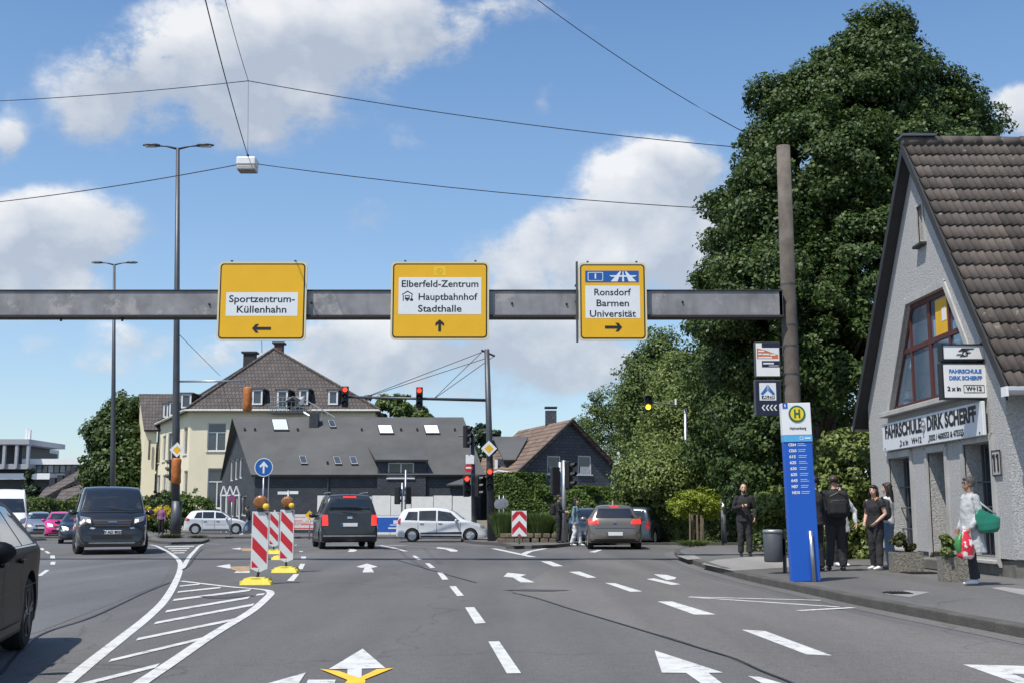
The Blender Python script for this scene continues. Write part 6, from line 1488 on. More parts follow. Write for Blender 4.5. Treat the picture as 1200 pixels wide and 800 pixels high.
MB().tube([P(335, 470, Yb - .1) - B.o, P(344, 465, Yb - .1) - B.o, P(353, 468, Yb - .1) - B.o, P(354, 474, Yb - .1) - B.o], [(.2, .1), (.45, .1), (.45, .1), (.2, .1)], 8).build('parasol', m_galv, blo)
# left wing
W0 = P(170, 501, 106); W1 = P(155, 520, 116); WP = P(163.5, 462, 111); W2 = P(184, 501, 106)
B.face([(W0.x, W0.y, zb), (W2.x, W2.y, zb), (W2.x, W2.y, W0.z), tuple(W0)], m_yellow); B.face([(W1.x, W1.y, zb), (W0.x, W0.y, zb), tuple(W0), tuple(WP), tuple(W1)], m_yellow)
B.slab([P(168.5, 503, 105.5), P(192, 503, 105.5), P(238, 461, 111), P(162.5, 461, 111)], .2, m_rooftile)
for (x0, y0, x1, y1) in ((163.5, 515, 166, 535), (163.5, 541, 166, 556), (174, 515, 176, 538)):
    MB().box((P((x0 + x1) / 2, (y0 + y1) / 2, 105.7 if x0 > 170 else 109) - B.o), ((x1 - x0) / 12, .1, (y1 - y0) / 12.6)).build('window', m_farglass, B.t)
# ---- long dark slate house
YS0 = 76; zeS = P(600, 553, YS0).z; C0 = Vector((XatY(298, YS0, 2), YS0, 0)); C1 = Vector((XatY(563, YS0, 2), YS0, 0)); RL, RR = P(276, 490, 82), P(538, 490, 82); C2 = Vector((XatY(259, 88.5, 2), 88.5, 0)); C3 = Vector((XatY(563, 76, 2) - 3.4, 88, 0))
B = Bld('slate_house', 'long low house clad in dark slate with a broad grey roof and skylights', 'house', (-10, 80, zb))
B.wall(C0[:2], C1[:2], [(0, zb), ((C1 - C0).length, zb), ((C1 - C0).length, zeS), (0, zeS)], [], m_slate, .2)
Lg = (C2 - C0).length; gd = (C0 - C2).normalized(); um = (Vector((RL.x, RL.y, 0)) - C2).dot(gd)
B.wall(C2[:2], C0[:2], [(0, zb), (Lg, zb), (Lg, zeS), (um, RL.z - .1), (0, zeS)], [(269.6, 539, 273.2, 563), (275, 537, 278.6, 561.5), (280.2, 536, 283.8, 560), (282.5, 580, 288.5, 604), (263, 581, 267, 605), (270, 581, 274, 605), (276, 581, 280, 605)], m_slate, .16, mull=0, sill=False)
B.face([(C1.x, C1.y, zb), (C3.x, C3.y, zb), (C3.x, C3.y, zeS), tuple(RR), (C1.x, C1.y, zeS)], m_slate)
eL, eR = Vector((C0.x - .2, YS0 - .35, zeS - .15)), Vector((C1.x + .3, YS0 - .35, zeS - .15)); rL, rR = RL + Vector((-.25, 0, .1)), RR + Vector((.3, 0, .1))
sr = B.slab([eL, eR, rR, rL], .16, m_roofgrey); B.slab([Vector((C2.x - .2, 88.8, zeS)), Vector((C3.x + .3, 88.8, zeS)), rR, rL], .16, m_roofgrey)
nS = ((eR - eL).cross(rR - eL)).normalized(); nS = nS if nS.z > 0 else -nS
def skylight(x0, y0, x1, y1, lean=3, gm=m_farglass):
    q4 = [on_plane(x + dx, y, eL, nS) for x, y, dx in ((x0, y1, lean), (x1, y1, lean), (x1, y0, 0), (x0, y0, 0))]; c = sum(q4, Vector()) / 4
    f = MB(); f.prism([q - B.o + nS * .02 for q in q4], nS * .1); fo = f.build('skylight', m_steel, B.t); MB().prism([(c + (q - c) * .84) - B.o + nS * .125 for q in q4], nS * .01).build('pane', gm, fo)
    f = MB(); f.prism([(c + (q - c) * .9) - B.o + nS * .115 for q in q4], nS * .012); f.build('skylight_frame', m_wframe, fo); fo.parent = sr
m_wblind = mat('white_blind', (.80, .80, .80), .5, var=.03)
skylight(442, 499, 459, 509, 3, m_wblind); skylight(496, 499, 513, 509, 3, m_wblind); skylight(318, 492, 336, 505, 3, m_glass_sky); skylight(384, 493, 391.5, 501.5); skylight(350, 535, 358, 544.5); skylight(390, 536, 398, 545); skylight(409, 536, 417, 545)
hk = MB()
for x, y in ((287, 504), (299, 504), (349, 504), (424, 504), (470, 504), (489, 504), (533, 504), (384, 543)): q_ = on_plane(x, y, eL, nS) - B.o; hk.box(q_ + nS * .1, (.12, .12, .18))
hk.build('roof_hooks', m_ink, sr, kind='stuff')
q_ = on_plane(367, 502, eL, nS); B.box((q_.x, q_.y + .4, q_.z + .4), (.62, .6, 1.5), m_slate, 'chimney', parent=sr)
# its wide dormer with the window
Yd = YS0 - .5; da, db_ = P(442, 538, Yd), P(499, 538, Yd); zd = da.z
B.wall((da.x, Yd + .25), (db_.x, Yd + .25), [(0, zb), (db_.x - da.x, zb), (db_.x - da.x, zd), (0, zd)], [(454.5, 541.5, 485, 559.5)], m_slate, .18, 'dormer', mull=1)
B.slab([P(440, 538, Yd - .1), P(502, 538, Yd - .1), on_plane(488, 519, eL, nS, .0) + Vector((0, .5, .05)), on_plane(428, 519, eL, nS) + Vector((0, .5, .05))], .12, m_roofgrey, 'dormer_roof')
B.face([(db_.x, Yd + .25, zb), (db_.x, YS0 + 3, zb), (db_.x, YS0 + 3, zd), (db_.x, Yd + .25, zd)], m_slate); B.face([(da.x, Yd + .25, zb), (da.x, YS0 + 3, zb), (da.x, YS0 + 3, zd), (da.x, Yd + .25, zd)], m_slate)
MB().tube([Vector((XatY(384, 75.9, 2), YS0 - .1, zb)) - B.o, Vector((XatY(384, 75.9, 2), YS0 - .1, zeS - .2)) - B.o], .05, 6).build('downpipe', m_steel, B.t)
# glazed entrance canopy at the gable
cn = MB(); yc = 80
for k in range(3):
    x0 = 258.5 + k * 7.5
    for a, b in (((x0, 580), (x0 + 3.7, 569)), ((x0 + 3.7, 569), (x0 + 7.4, 580)), ((x0, 580), (x0 + 7.4, 580))): cn.tube([P(*a, yc) - B.o, P(*b, yc) - B.o], .06, 5)
cn.build('entrance_canopy', m_wframe, B.t); cn = MB()
for x in (259, 265.5, 280.5): cn.tube([P(x, 580, yc) - B.o, P(x, 623, yc) - B.o], .06, 5)
cn.build('canopy_posts', m_wframe, B.t, kind='stuff')
# ---- white site wall, shed, garden wall
B = Bld('site_wall', 'low white wall of panels in front of the slate house', 'wall', (-8, 71.5, 0)); xs_ = [372, 392, 412, 436, 458, 482, 508, 530, 557]
for k, (a, b) in enumerate(zip(xs_, xs_[1:])):
    pa, pb = P(a, 580 + (k % 3) * .6, 71.5), P(b, 580, 71.5); B.box(((pa.x + pb.x) / 2, 71.5 + (k % 2) * .05, (pa.z - .2) / 2), (pb.x - pa.x - .04, .2, pa.z + .2), mat('cream_panel', (.72, .71, .67), .8, var=.06, dirt=.12), 'wall_panel')
B = Bld('shed', 'small dark lean-to with a pitched roof at the right end of the slate house', 'shed', (-2.6, 74, 0))
a, c_ = P(527, 568, 73.5), P(556, 580, 73.5); B.box(((a.x + c_.x) / 2, 74.2, a.z / 2), (c_.x - a.x, 1.6, a.z), m_slate, 'wall'); B.slab([P(523, 567, 73), P(560, 567, 73), P(560, 559, 75.5), P(545, 559, 75.5)], .1, m_roofgrey)
a, c_ = P(552, 609, 60), P(648, 628, 60); gw = MB().box((0, 0, 0), (c_.x - a.x, .25, a.z - gz(60))).build('garden_wall', mat('beige_wall', (.40, .35, .27), .9, var=.15, dirt=.3), label='low beige garden wall behind the front of the white people carrier', cat='wall'); gw.location = ((a.x + c_.x) / 2, 60.2, (a.z + gz(60)) / 2)
# ---- slate gable house with brown roof
GA = P(666, 491, 75.5); GL = P(608, 551, 73.6); GR = P(727, 551, 77.4)
B = Bld('slate_gable_house', 'blue grey slate gabled house with a brown roof and two white windows', 'house', (GA.x, GA.y + 4, zb)); zeg = (GL.z + GR.z) / 2
a, b = Vector((GL.x, GL.y, 0)), Vector((GR.x, GR.y, 0)); Lw = (b - a).length; d_ = (b - a).normalized()
B.wall(a[:2], b[:2], [(0, zb), (Lw, zb), (Lw, zeg), (Lw / 2, GA.z - .1), (0, zeg)], [(641.4, 533.7, 657, 555), (677.4, 533.5, 693, 555.5)], m_slate2, .15, mull=0)
for o_ in [o for o in B.t.children_recursive if o.name.startswith('pane')]: pass
bk = Vector((-.30, .95, 0)) * 11.5; mid = (a + b) / 2 - Vector((0, 0, 0)); ridge = Vector((mid.x, mid.y, GA.z)) - bk * .03
eA, eB = Vector((a.x, a.y, zeg)) - d_ * .35 - Vector((0, 0, .3)) - bk * .03, Vector((b.x, b.y, zeg)) + d_ * .35 - Vector((0, 0, .3)) - bk * .03
r1 = B.slab([eA, ridge, ridge + bk, eA + bk], .14, m_roofbrown); B.slab([eB, ridge, ridge + bk, eB + bk], .14, m_roofbrown)
vg = MB(); vg.tube([eA - B.o, ridge - B.o, eB - B.o], .08, 4); vg.build('verge_board', m_darkwood, B.t)
for p_ in (a, b): B.face([(p_.x, p_.y, zb), (p_.x + bk.x, p_.y + bk.y, zb), (p_.x + bk.x, p_.y + bk.y, zeg), (p_.x, p_.y, zeg)], m_slate2)
for (x0, x1) in ((643, 655.5), (679, 691.5)):
    q1, q2 = P(x0, 546, 75.2), P(x1, 554, 75.2); q1 = on_plane(x0, 546, a, Vector((d_.y, -d_.x, 0)), 0); q2 = on_plane(x1, 554, a, Vector((d_.y, -d_.x, 0)), 0)
    MB().box((q1 + q2) / 2 - B.o + Vector((0, .045, 0)), ((q2 - q1).x, .01, abs(q1.z - q2.z)), math.atan2(d_.y, d_.x)).build('curtain', m_curtain, B.t)
a_, c_ = P(639, 481, 80), P(652, 498, 80); B.box(((a_.x + c_.x) / 2, 80, (a_.z + c_.z) / 2), (c_.x - a_.x, .8, a_.z - c_.z), m_slate2, 'chimney', parent=r1); B.box(((a_.x + c_.x) / 2, 80, a_.z + .22), (c_.x - a_.x + .1, .9, .1), m_darkwood, 'chimney_cap', parent=r1)
dm = MB(); dm.prism([P(580, 537, 77) - B.o, P(612, 537, 77) - B.o, P(612, 551, 77) - B.o, P(580, 551, 77) - B.o], (0, 3, 0)); dmo = dm.build('dormer', m_slate2, B.t); B.slab([P(590, 538, 76.6), P(604, 538, 76.6), P(619, 511, 80), P(577, 511, 80)], .12, m_roofgrey, 'dormer_roof')
B.box(P(581.5, 545, 76.8), (.2, .1, .8), m_wframe, 'window'); B.slab([P(560, 556, 76), P(612, 553, 75), P(605, 540, 79), P(565, 536, 79)], .1, m_roofbrown, 'lean_to_roof')
MB().tube([P(572, 556, 74.8) - B.o, P(584, 551, 74.8) - B.o, P(610, 555, 74.5) - B.o], .06, 5).build('gutter', m_wframe, B.t)
# ---- left: modern office block, tower, terraced row
m_offw = mat('office_white', (.78, .78, .78), .7, var=.06); m_offd = mat('office_dark', (.03, .032, .04), .5, var=.3, scale=.3); m_offg = mat('office_grey', (.34, .35, .38), .7)
B = Bld('office_block', 'modern office block with white bands and dark glass on the left horizon', 'office building', (XatY(30, 150, 5), 150, -.3))
def pbox(B, x0, y0, x1, y1, Y, d, m, name, parent=None):
    a, c = P(x0, y0, Y), P(x1, y1, Y); return B.box(((a.x + c.x) / 2, Y + d / 2, (a.z + c.z) / 2), (c.x - a.x, d, a.z - c.z), m, name, parent=parent)
pbox(B, -60, 561, 100, 625, 150, 10, m_offd, 'ground_floor'); pbox(B, -60, 554, 58, 561, 148.5, 11, m_offw, 'white_band'); pbox(B, 26, 537, 98, 543.6, 149.5, 10, m_offw, 'white_band'); pbox(B, 26, 543.6, 98, 554, 150.2, 9, m_offd, 'window_floor'); pbox(B, 58, 553.5, 98, 561, 150.4, 9, m_offw, 'white_band')
pbox(B, -60, 514, 34, 520, 147.5, 12, m_offg, 'roof_slab'); pbox(B, -60, 520, 25, 543, 150, 9, m_offd, 'glass_storey'); pbox(B, -60, 543, 34, 549, 148, 11, m_offg, 'roof_slab'); pbox(B, -60, 549, 34, 554, 150, 9, m_offd, 'window_floor')
for x in (3.5, 18, 31.5): pbox(B, x, 520, x + 1.4, 548, 147.6, .4, m_offg, 'column')
for k in range(9): pbox(B, 36 + k * 7, 545, 41 + k * 7, 553, 150.1, .2, mat('office_pane', (.16, .19, .22), .15, spec=.8, var=.4, scale=.3) if k % 2 else m_farglass, 'window')
pbox(B, 30, 502, 32, 514, 150, .4, m_offw, 'aerial'); pbox(B, 33, 503, 35, 515, 150, .4, m_offw, 'aerial')
B = Bld('tower_block', 'distant white tower block rising behind the office block', 'tower block', (XatY(42, 260, 5), 260, -.3))
pbox(B, 34, 525, 52, 545, 260, 8, m_offw, 'tower'); pbox(B, 36, 523, 39.5, 526, 260, 6, m_offw, 'tower_top'); pbox(B, 44, 522.5, 49, 526, 259.5, 6, m_offw, 'tower_top'); pbox(B, 30, 530, 35, 545, 262, 6, m_offw, 'tower'); pbox(B, 52, 530, 54.5, 545, 260, 6, m_offd, 'balcony'); pbox(B, 40, 531, 44, 534, 259.8, .3, m_offd, 'window')
Yr = 120
B = Bld('terraced_houses', 'row of old houses with steep roofs beside the dark round tree on the left', 'house row', (XatY(75, Yr, 3), Yr, -.3))
tr_ = row_mat('old_roof', (.11, .09, .08), (.04, .035, .03), .4, .4, 'xz', .8, .04, .8, .2)
B.slab([P(40, 588, Yr - 2), P(92, 560, Yr - 2), P(97, 545, Yr + 6), P(52, 572, Yr + 6)], .3, tr_); B.slab([P(60, 592, Yr - 6), P(97, 577, Yr - 6), P(97, 566, Yr - 2), P(72, 574, Yr - 2)], .3, tr_)
pbox(B, 62, 588, 100, 622, Yr, 5, m_offw, 'wall'); pbox(B, 70, 570, 98, 584, Yr + .5, 4, m_offw, 'wall')
for k in range(5): pbox(B, 72 + k * 5, 569 - k * .6, 74.6 + k * 5, 580 - k * 1.2, Yr - .0, .3, m_offd, 'window'); pbox(B, 66 + k * 6, 592, 69 + k * 6, 612, Yr - .3, .3, m_offd, 'window')
for x, y in ((58, 559), (67, 556), (76, 551), (82, 546)): pbox(B, x, y, x + 6, y + 12, Yr + 4, 1, m_offd, 'chimney')
# ================================================================ trees, hedges, plants
LF = {'dark': leaf_mat('dark_leaves', (.024, .052, .014), (.105, .16, .038), .3), 'mid': leaf_mat('mid_green_leaves', (.055, .095, .022), (.15, .20, .05)),
      'light': leaf_mat('light_green_leaves', (.10, .145, .035), (.22, .27, .075)), 'bright': leaf_mat('yellow_green_leaves', (.16, .22, .02), (.30, .36, .03)),
      'hedge': leaf_mat('hedge_leaves', (.05, .10, .018), (.12, .18, .03)), 'conifer': leaf_mat('needle_green', (.018, .038, .016), (.035, .06, .022), .1), 'yellow': leaf_mat('yellow_flowers', (.5, .36, .02), (.65, .5, .04)),
      'grass': leaf_mat('ornamental_grass', (.07, .12, .03), (.16, .22, .07)), 'red': leaf_mat('reddish_leaves', (.10, .07, .03), (.05, .09, .03))}
m_bark = mat('bark', (.055, .045, .035), .95, var=.4, scale=6, bump=.8, bscale=20)
def leaves_mesh(name, C, Nn, S, droop=.25, elong=1.5):
    """C centres, Nn preferred normals, S sizes -> folded diamond leaves (2 triangles each)"""
    n = len(C); r = RNG.normal(size=(n, 3)) * .55; nn = Nn + r; nn /= np.linalg.norm(nn, axis=1)[:, None]
    t = RNG.normal(size=(n, 3)); t[:, 2] -= droop * 2; t -= nn * (t * nn).sum(1)[:, None]; t /= np.linalg.norm(t, axis=1)[:, None] + 1e-9
    b = np.cross(nn, t); s = S[:, None]
    v = np.empty((n, 4, 3)); v[:, 0] = C - t * s * elong * .5; v[:, 1] = C + b * s * .5 + nn * s * .12; v[:, 2] = C + t * s * elong * .5; v[:, 3] = C - b * s * .5 + nn * s * .12
    me = bpy.data.meshes.new(name); me.vertices.add(n * 4); me.vertices.foreach_set('co', v.reshape(-1)); me.loops.add(n * 4); me.polygons.add(n)
    me.loops.foreach_set('vertex_index', np.arange(n * 4)); me.polygons.foreach_set('loop_start', np.arange(0, n * 4, 4)); me.polygons.foreach_set('loop_total', np.full(n, 4)); me.update(calc_edges=True)
    return me
def unit(n): d = RNG.normal(size=(n, 3)); return d / np.linalg.norm(d, axis=1)[:, None]
def crown_points(blobs, n, clump=.6, per=None, zmin=None, shell=(.62, 1.0), flat=.75):
    """two-level crown: clumps sit on and inside the blobs, leaves on the clumps' outer skins"""
    bl = np.array([[*c, *r] for c, r in blobs], float); area = (bl[:, 3] * bl[:, 4] + bl[:, 4] * bl[:, 5] + bl[:, 3] * bl[:, 5]); per = per or 110; K_ = max(8, n // per)
    bi = RNG.choice(len(bl), K_, p=area / area.sum()); d = unit(K_); rad = RNG.uniform(shell[0], shell[1], K_) ** .6
    cc = bl[bi, :3] + d * bl[bi, 3:6] * rad[:, None]; cr = clump * RNG.uniform(.5, 1.35, K_)
    tw = RNG.random(K_) < .2; cc[tw] = bl[bi[tw], :3] + d[tw] * bl[bi[tw], 3:6] * RNG.uniform(1.04, 1.30, tw.sum())[:, None]; cr[tw] *= .5   # shoots breaking the outline
    ci = RNG.choice(K_, n, p=cr ** 2 / (cr ** 2).sum()); d2 = unit(n); rr = RNG.uniform(.35, 1.0, n) ** .5 * RNG.uniform(.85, 1.25, n)
    Cn = cc[ci] + d2 * (cr[ci] * rr)[:, None] * np.array([1, 1, flat]); Nn = d2 * .55 + d[ci] * .55 + np.array([0, 0, .45])
    if zmin is not None: k = Cn[:, 2] > zmin; Cn, Nn = Cn[k], Nn[k]
    return Cn, Nn, cc
def tree(name, label, cat, base, blobs, n, leaf, kind='mid', clump=.6, trunk_r=.2, trunk_h=None, group=None, per=None, limbs=6, zmin=None, elong=1.5, parts=('trunk', 'crown')):
    """blobs given in world metres; base is the foot of the stem"""
    base = Vector(base); t = thing(name, label, cat, base, 0, group)
    Cn, Nn, cc = crown_points(blobs, n, clump, per, zmin); o = np.array(base)
    me = leaves_mesh(parts[1], Cn - o, Nn, leaf * RNG.uniform(.6, 1.3, len(Cn)), elong=elong); link(parts[1], me, t, LF[kind])
    top = max(b[0][2] for b in blobs) - base.z; th = trunk_h or top * .9; mb = MB()
    mb.tube([(0, 0, -.2), (.02 * th, 0, th * .3), (0, .01 * th, th * .65), (.02 * th, 0, th)], [trunk_r * 1.25, trunk_r, trunk_r * .7, trunk_r * .25], 10)
    for k in range(limbs):
        q = Vector(cc[RNG.integers(len(cc))]) - base; z0 = min(max(q.z * .55, th * .15), th * .85); s0 = Vector((.01 * th, 0, z0)); m_ = s0.lerp(q, .5) + Vector((0, 0, .08 * (q - s0).length)); mb.tube([s0, m_, q], [trunk_r * .4, trunk_r * .25, trunk_r * .08], 6)
    mb.build(parts[0], m_bark, t, True); return t
def PB(px, py, Y, rx, ry=None, rz=None):            # blob centred at a pixel
    return (tuple(P(px, py, Y)), (rx, ry or rx, rz or rx * .85))
# big lime tree on the right
tree('lime_tree', 'huge dark green tree towering behind the concrete pole and the grey house', 'tree', (9.4, 35.5, .1),
     [PB(1022, 88, 35, 1.5, 1.6, 1.5), PB(990, 130, 35, 2.0, 2.1, 1.6), PB(950, 118, 34.5, .9, 1.1, .9), PB(1070, 120, 36, 1.5, 1.6, 1.3), PB(1100, 160, 36, 1.5, 1.6, 1.2), PB(965, 205, 33.5, 2.5, 2.3, 1.8), PB(1055, 220, 34.5, 2.6, 2.6, 2.1), PB(905, 275, 33.5, 1.5, 1.8, 1.5), PB(875, 330, 33.5, 1.3, 1.5, 1.1), PB(925, 350, 32.2, 2.0, 2.0, 1.7),
      PB(1010, 330, 33.2, 2.9, 2.6, 2.4), PB(985, 430, 31.8, 1.7, 1.8, 1.5), PB(905, 425, 34.5, 1.8, 2, 1.1), PB(1142, 150, 37, .8, 1.2, .6), PB(976, 76, 34.8, .5, .6, .7), PB(938, 100, 34.6, .5, .6, .6), PB(908, 122, 34.5, .7, .8, .7), PB(880, 180, 34.5, .5, .7, .5), PB(1120, 122, 36, .7, .9, .5), PB(1078, 88, 35.5, .6, .8, .5), PB(850, 240, 34.4, .5, .7, .4), PB(1030, 40, 35, .75, .8, .9), PB(1024, 62, 35, 1.1, 1.1, 1.0), PB(905, 165, 34.4, .7, .9, .7), PB(888, 225, 34.4, .9, 1.1, .8), PB(858, 280, 34.5, .7, 1, .7), PB(838, 325, 34, .5, .9, .4), PB(845, 375, 34, .9, 1, .5)], 380000, .082, 'dark', .44, .42, 10.5, limbs=30, per=210)
# wood beyond the side street: trees one can tell apart
G_ = 'trees beyond the side street'
for args in [
    ('tall pointed tree at the top left of the green mass', (8.4, 66), [PB(772, 415, 66, 1.2, 1.5, 1.5), PB(768, 445, 66, 2.0, 2, 1.7), PB(757, 478, 66, 1.6, 2.0, 1.5), PB(800, 470, 66, 2.8, 2.6, 2.4), PB(812, 530, 65, 3.0, 3, 2.4), PB(775, 530, 65, 1.5, 2, 2.2)], 75000, .12, 'mid'),
    ('rounded lower tree right of the slate gable house', (9.3, 98), [PB(706, 498, 98, 2.0, 2, 1.8), PB(722, 470, 98, 2.0, 2, 1.8), PB(730, 500, 96, 3.2, 3, 3), PB(745, 545, 92, 3.6, 3, 3), PB(765, 500, 92, 3, 3, 3)], 42000, .115, 'mid'),
    ('pale leafy tree behind the amber signal', (8.6, 54), [PB(820, 455, 55, 2.2, 2, 1.9), PB(810, 510, 53.5, 2.6, 2, 2.0), PB(845, 500, 54, 2.4, 2, 2.1)], 52000, .105, 'light'),
    ('dark tree over the corner pavement', (10.5, 48), [PB(868, 430, 48, 2.4, 2.2, 1.9), PB(900, 480, 46, 2.2, 2.2, 2.0), PB(865, 520, 48, 2.2, 2, 1.8)], 36000, .11, 'dark'),
    ('grey green bushy tree above the bright shrub', (7.4, 50), [PB(775, 565, 50, 1.7, 1.5, 1.3), PB(815, 560, 50.5, 1.9, 1.5, 1.3)], 34000, .095, 'light')]:
    lb, (x, y), bl, n, lf, kd = args; tree('broadleaf_tree', lb, 'tree', (x, y, gz(y)), bl, n, lf, kd, .62, .22, group=G_, limbs=8)
tree('broadleaf_tree', 'very dark overhanging tree in the shade behind the bald man', 'tree', (12.5, 44, -.1), [PB(905, 545, 41, 1.9, 1.8, 1.5), PB(950, 520, 40, 2.2, 2, 1.8), PB(990, 560, 40, 2.0, 2, 1.8), PB(930, 600, 43, 2.4, 1.5, 1.3), PB(975, 470, 40, 2, 2, 1.8)], 26000, .13, 'dark', .55, .22, group=G_)
# shrubs around the house and the totem
def shrub(name, label, base, blobs, n, leaf, kind, clump=.3, group='shrubs along the pavement', stem=.03): return tree(name, label, 'shrub', base, blobs, n, leaf, kind, clump, stem, group=group, limbs=10, per=60, parts=('stem', 'foliage'))
shrub('leafy_shrub', 'tall light green shrub left of the grey house behind the waiting people', (8.3, 28.6, .1), [PB(1000, 545, 28.5, .8, .7, .9), PB(985, 600, 28.2, .9, .6, .8), PB(1010, 640, 28.2, .8, .5, .45), PB(968, 560, 29, .5, .5, .5), PB(960, 640, 28.6, .7, .5, .4)], 13000, .085, 'light')
shrub('leafy_shrub', 'loose light green shrub left of the blue bus stop totem', (7.2, 30.5, .1), [PB(905, 590, 30.5, .40, .4, .35), PB(912, 625, 30.5, .45, .4, .45), PB(890, 610, 30.6, .2, .3, .2)], 3000, .085, 'light', .2)
shrub('leafy_shrub', 'low dark shrub behind the litter bin', (7.0, 33, .1), [PB(905, 640, 33, .8, .5, .3)], 1500, .07, 'mid', .2)
shrub('yellow_green_shrub', 'bright yellow green clipped shrub above the wooden stakes', (XatY(818, 41, .5), 41, 0), [PB(808, 590, 41.4, .5, .5, .45), PB(824, 588, 41.4, .5, .5, .5), PB(795, 594, 41.6, .3, .4, .3), PB(833, 596, 41.4, .3, .4, .3)], 7000, .055, 'bright', .2, 'clipped shrubs')
sg_ = thing('tree_guard', 'five brown wooden stakes standing in a ring at the pavement corner', 'tree guard', (XatY(818, 39.2, .5), 39.2, .11))
for k, px in enumerate((807.5, 812, 816, 820, 824)):
    x = (px - 817) / 1365 * 39.2; h = .95 + random.uniform(-.05, .1); MB().tube([(x, .12 * math.sin(k * 1.7), -.05), (x + random.uniform(-.02, .02), .12 * math.sin(k * 1.7), h)], .032, 7).build('stake', mat('weathered_wood', (.19, .14, .095), .9, var=.25, scale=8), sg_)
# hedges
def hedge(label, a, b, h, d, n, leaf, kind, name='hedge', zb=0.0, bulge=.12):
    a, b = Vector(a), Vector(b); L_ = (b - a).length; dr = (b - a).normalized(); nr = Vector((-dr.y, dr.x, 0))
    t = thing(name, label, 'hedge', ((a.x + b.x) / 2, (a.y + b.y) / 2, zb)); u = RNG.uniform(-L_ / 2, L_ / 2, n); f = RNG.choice(4, n, p=[.45, .35, .1, .1]); v = RNG.uniform(-d / 2, d / 2, n); w = RNG.uniform(0, h, n)
    dep = np.abs(RNG.normal(0, .06, n)) - bulge * np.sin(u * 2.1 + w) * .6 - bulge * .5 * np.sin(u * 5.3 + w * 3); Nn = np.zeros((n, 3)); nr_, dr_ = np.array(nr), np.array(dr)
    for k in range(4):
        m = f == k
        if k == 0: v[m] = -d / 2 + dep[m]; Nn[m] = -nr_
        elif k == 1: w[m] = h - dep[m]; Nn[m] = (0, 0, 1)
        elif k == 2: u[m] = -L_ / 2 + dep[m]; Nn[m] = -dr_
        else: u[m] = L_ / 2 - dep[m]; Nn[m] = dr_
    Cn = u[:, None] * dr_ + v[:, None] * nr_; Cn[:, 2] += w; Nn = Nn + np.array([0, 0, .4])
    me = leaves_mesh('foliage', Cn, Nn, leaf * RNG.uniform(.6, 1.3, n)); link('foliage', me, t, LF[kind])
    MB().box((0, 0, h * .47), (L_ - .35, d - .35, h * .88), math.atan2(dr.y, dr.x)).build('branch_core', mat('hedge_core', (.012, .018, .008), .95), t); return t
hedge('bright clipped hedge behind the tall signal mast', (XatY(578, 58, 2), 58, 0), (XatY(638, 58, 2), 58, 0), P(600, 555, 57.5).z + .2, 2.2, 12000, .10, 'hedge', zb=gz(58))
hedge('long loose hedge below the slate gable house', (XatY(636, 55, 1), 55, 0), (XatY(735, 54, 1), 53, 0), P(600, 571, 54).z + .1, 1.8, 16000, .10, 'hedge', zb=gz(55), bulge=.25)
hedge('dark hedge at the far side of the side street behind the grey car', (XatY(728, 51, 1), 50.5, 0), (16, 49.5, 0), P(600, 585, 50).z, 1.8, 26000, .10, 'mid', zb=gz(50), bulge=.3)
hedge('dark hedge on the far left behind the queueing cars', (-48, 92, 0), (-30, 100, 0), 2.4, 2, 14000, .16, 'mid', zb=-.22, bulge=.3)
tree('dark_round_tree', 'dark round tree left of the yellow house behind the lamp posts', 'tree', (XatY(132, 112, 0), 112, -.2), [PB(150, 480, 112, 1.8, 2.0, 1.5), PB(136, 510, 111, 2.4, 2.4, 2.0), PB(124, 550, 110, 2.0, 2.2, 2.0), PB(148, 550, 110, 2.8, 2.8, 3), PB(135, 590, 110, 3.2, 2.5, 2)], 42000, .26, 'dark', .9, .4, limbs=10)
tree('conifer', 'small dark conifer in front of the office block on the left', 'tree', (XatY(36, 125, 0), 125, -.2), [PB(36, 560, 125, .5, .5, 1.0), PB(36, 580, 125, 1.1, 1, 1.6), PB(35, 600, 125, 1.3, 1.2, 1.6)], 7000, .2, 'conifer', .4, .15)
tree('broadleaf_tree', 'low green tree above the queueing cars on the left', 'tree', (XatY(50, 105, 0), 105, -.2), [PB(10, 590, 106, 2.0, 2, .6), PB(48, 598, 105, 2.0, 2, .8), PB(75, 603, 106, 1.2, 1.5, .7)], 12000, .2, 'hedge', .6, .2)
for k, (px, py, Y, r, lb) in enumerate([(392, 488, 108, 1.7, 'tree top behind the slate roof, beside the right end of the yellow house'), (461, 484, 108, 2.0, 'tree top behind the middle of the slate roof'), (486, 490, 112, 1.5, 'small faint tree top behind the slate roof'), (440, 478, 107, 1.4, 'narrow tree top touching the right eave of the yellow house')]):
    tree('broadleaf_tree', lb, 'tree', (XatY(px, Y, 0), Y, -.2), [PB(px, py, Y, r, r, r * .9), PB(px + 5, py + 25, Y, r * 1.2)], 6000, .22, 'mid', .5, .2, group='tree tops behind the slate roof')
tree('conifer', 'dark conifer behind the tall mast and the slate gable house', 'tree', (XatY(567, 96, 0), 96, -.2), [PB(567, 498, 96, .5, .5, .8), PB(566, 512, 96, 1.3, 1.3, .9), PB(566, 535, 96, 1.9, 1.9, 1.3), PB(566, 560, 96, 2.2, 2, 1.6)], 12000, .2, 'conifer', .4, .25)
tree('conifer', 'slim dark conifer at the corner of the yellow house', 'shrub', (XatY(184, 90, 0), 90, -.1), [PB(184, 585, 90, .35, .35, .8), PB(184, 605, 90, .5, .5, 1.0)], 3500, .14, 'conifer', .2, .08)
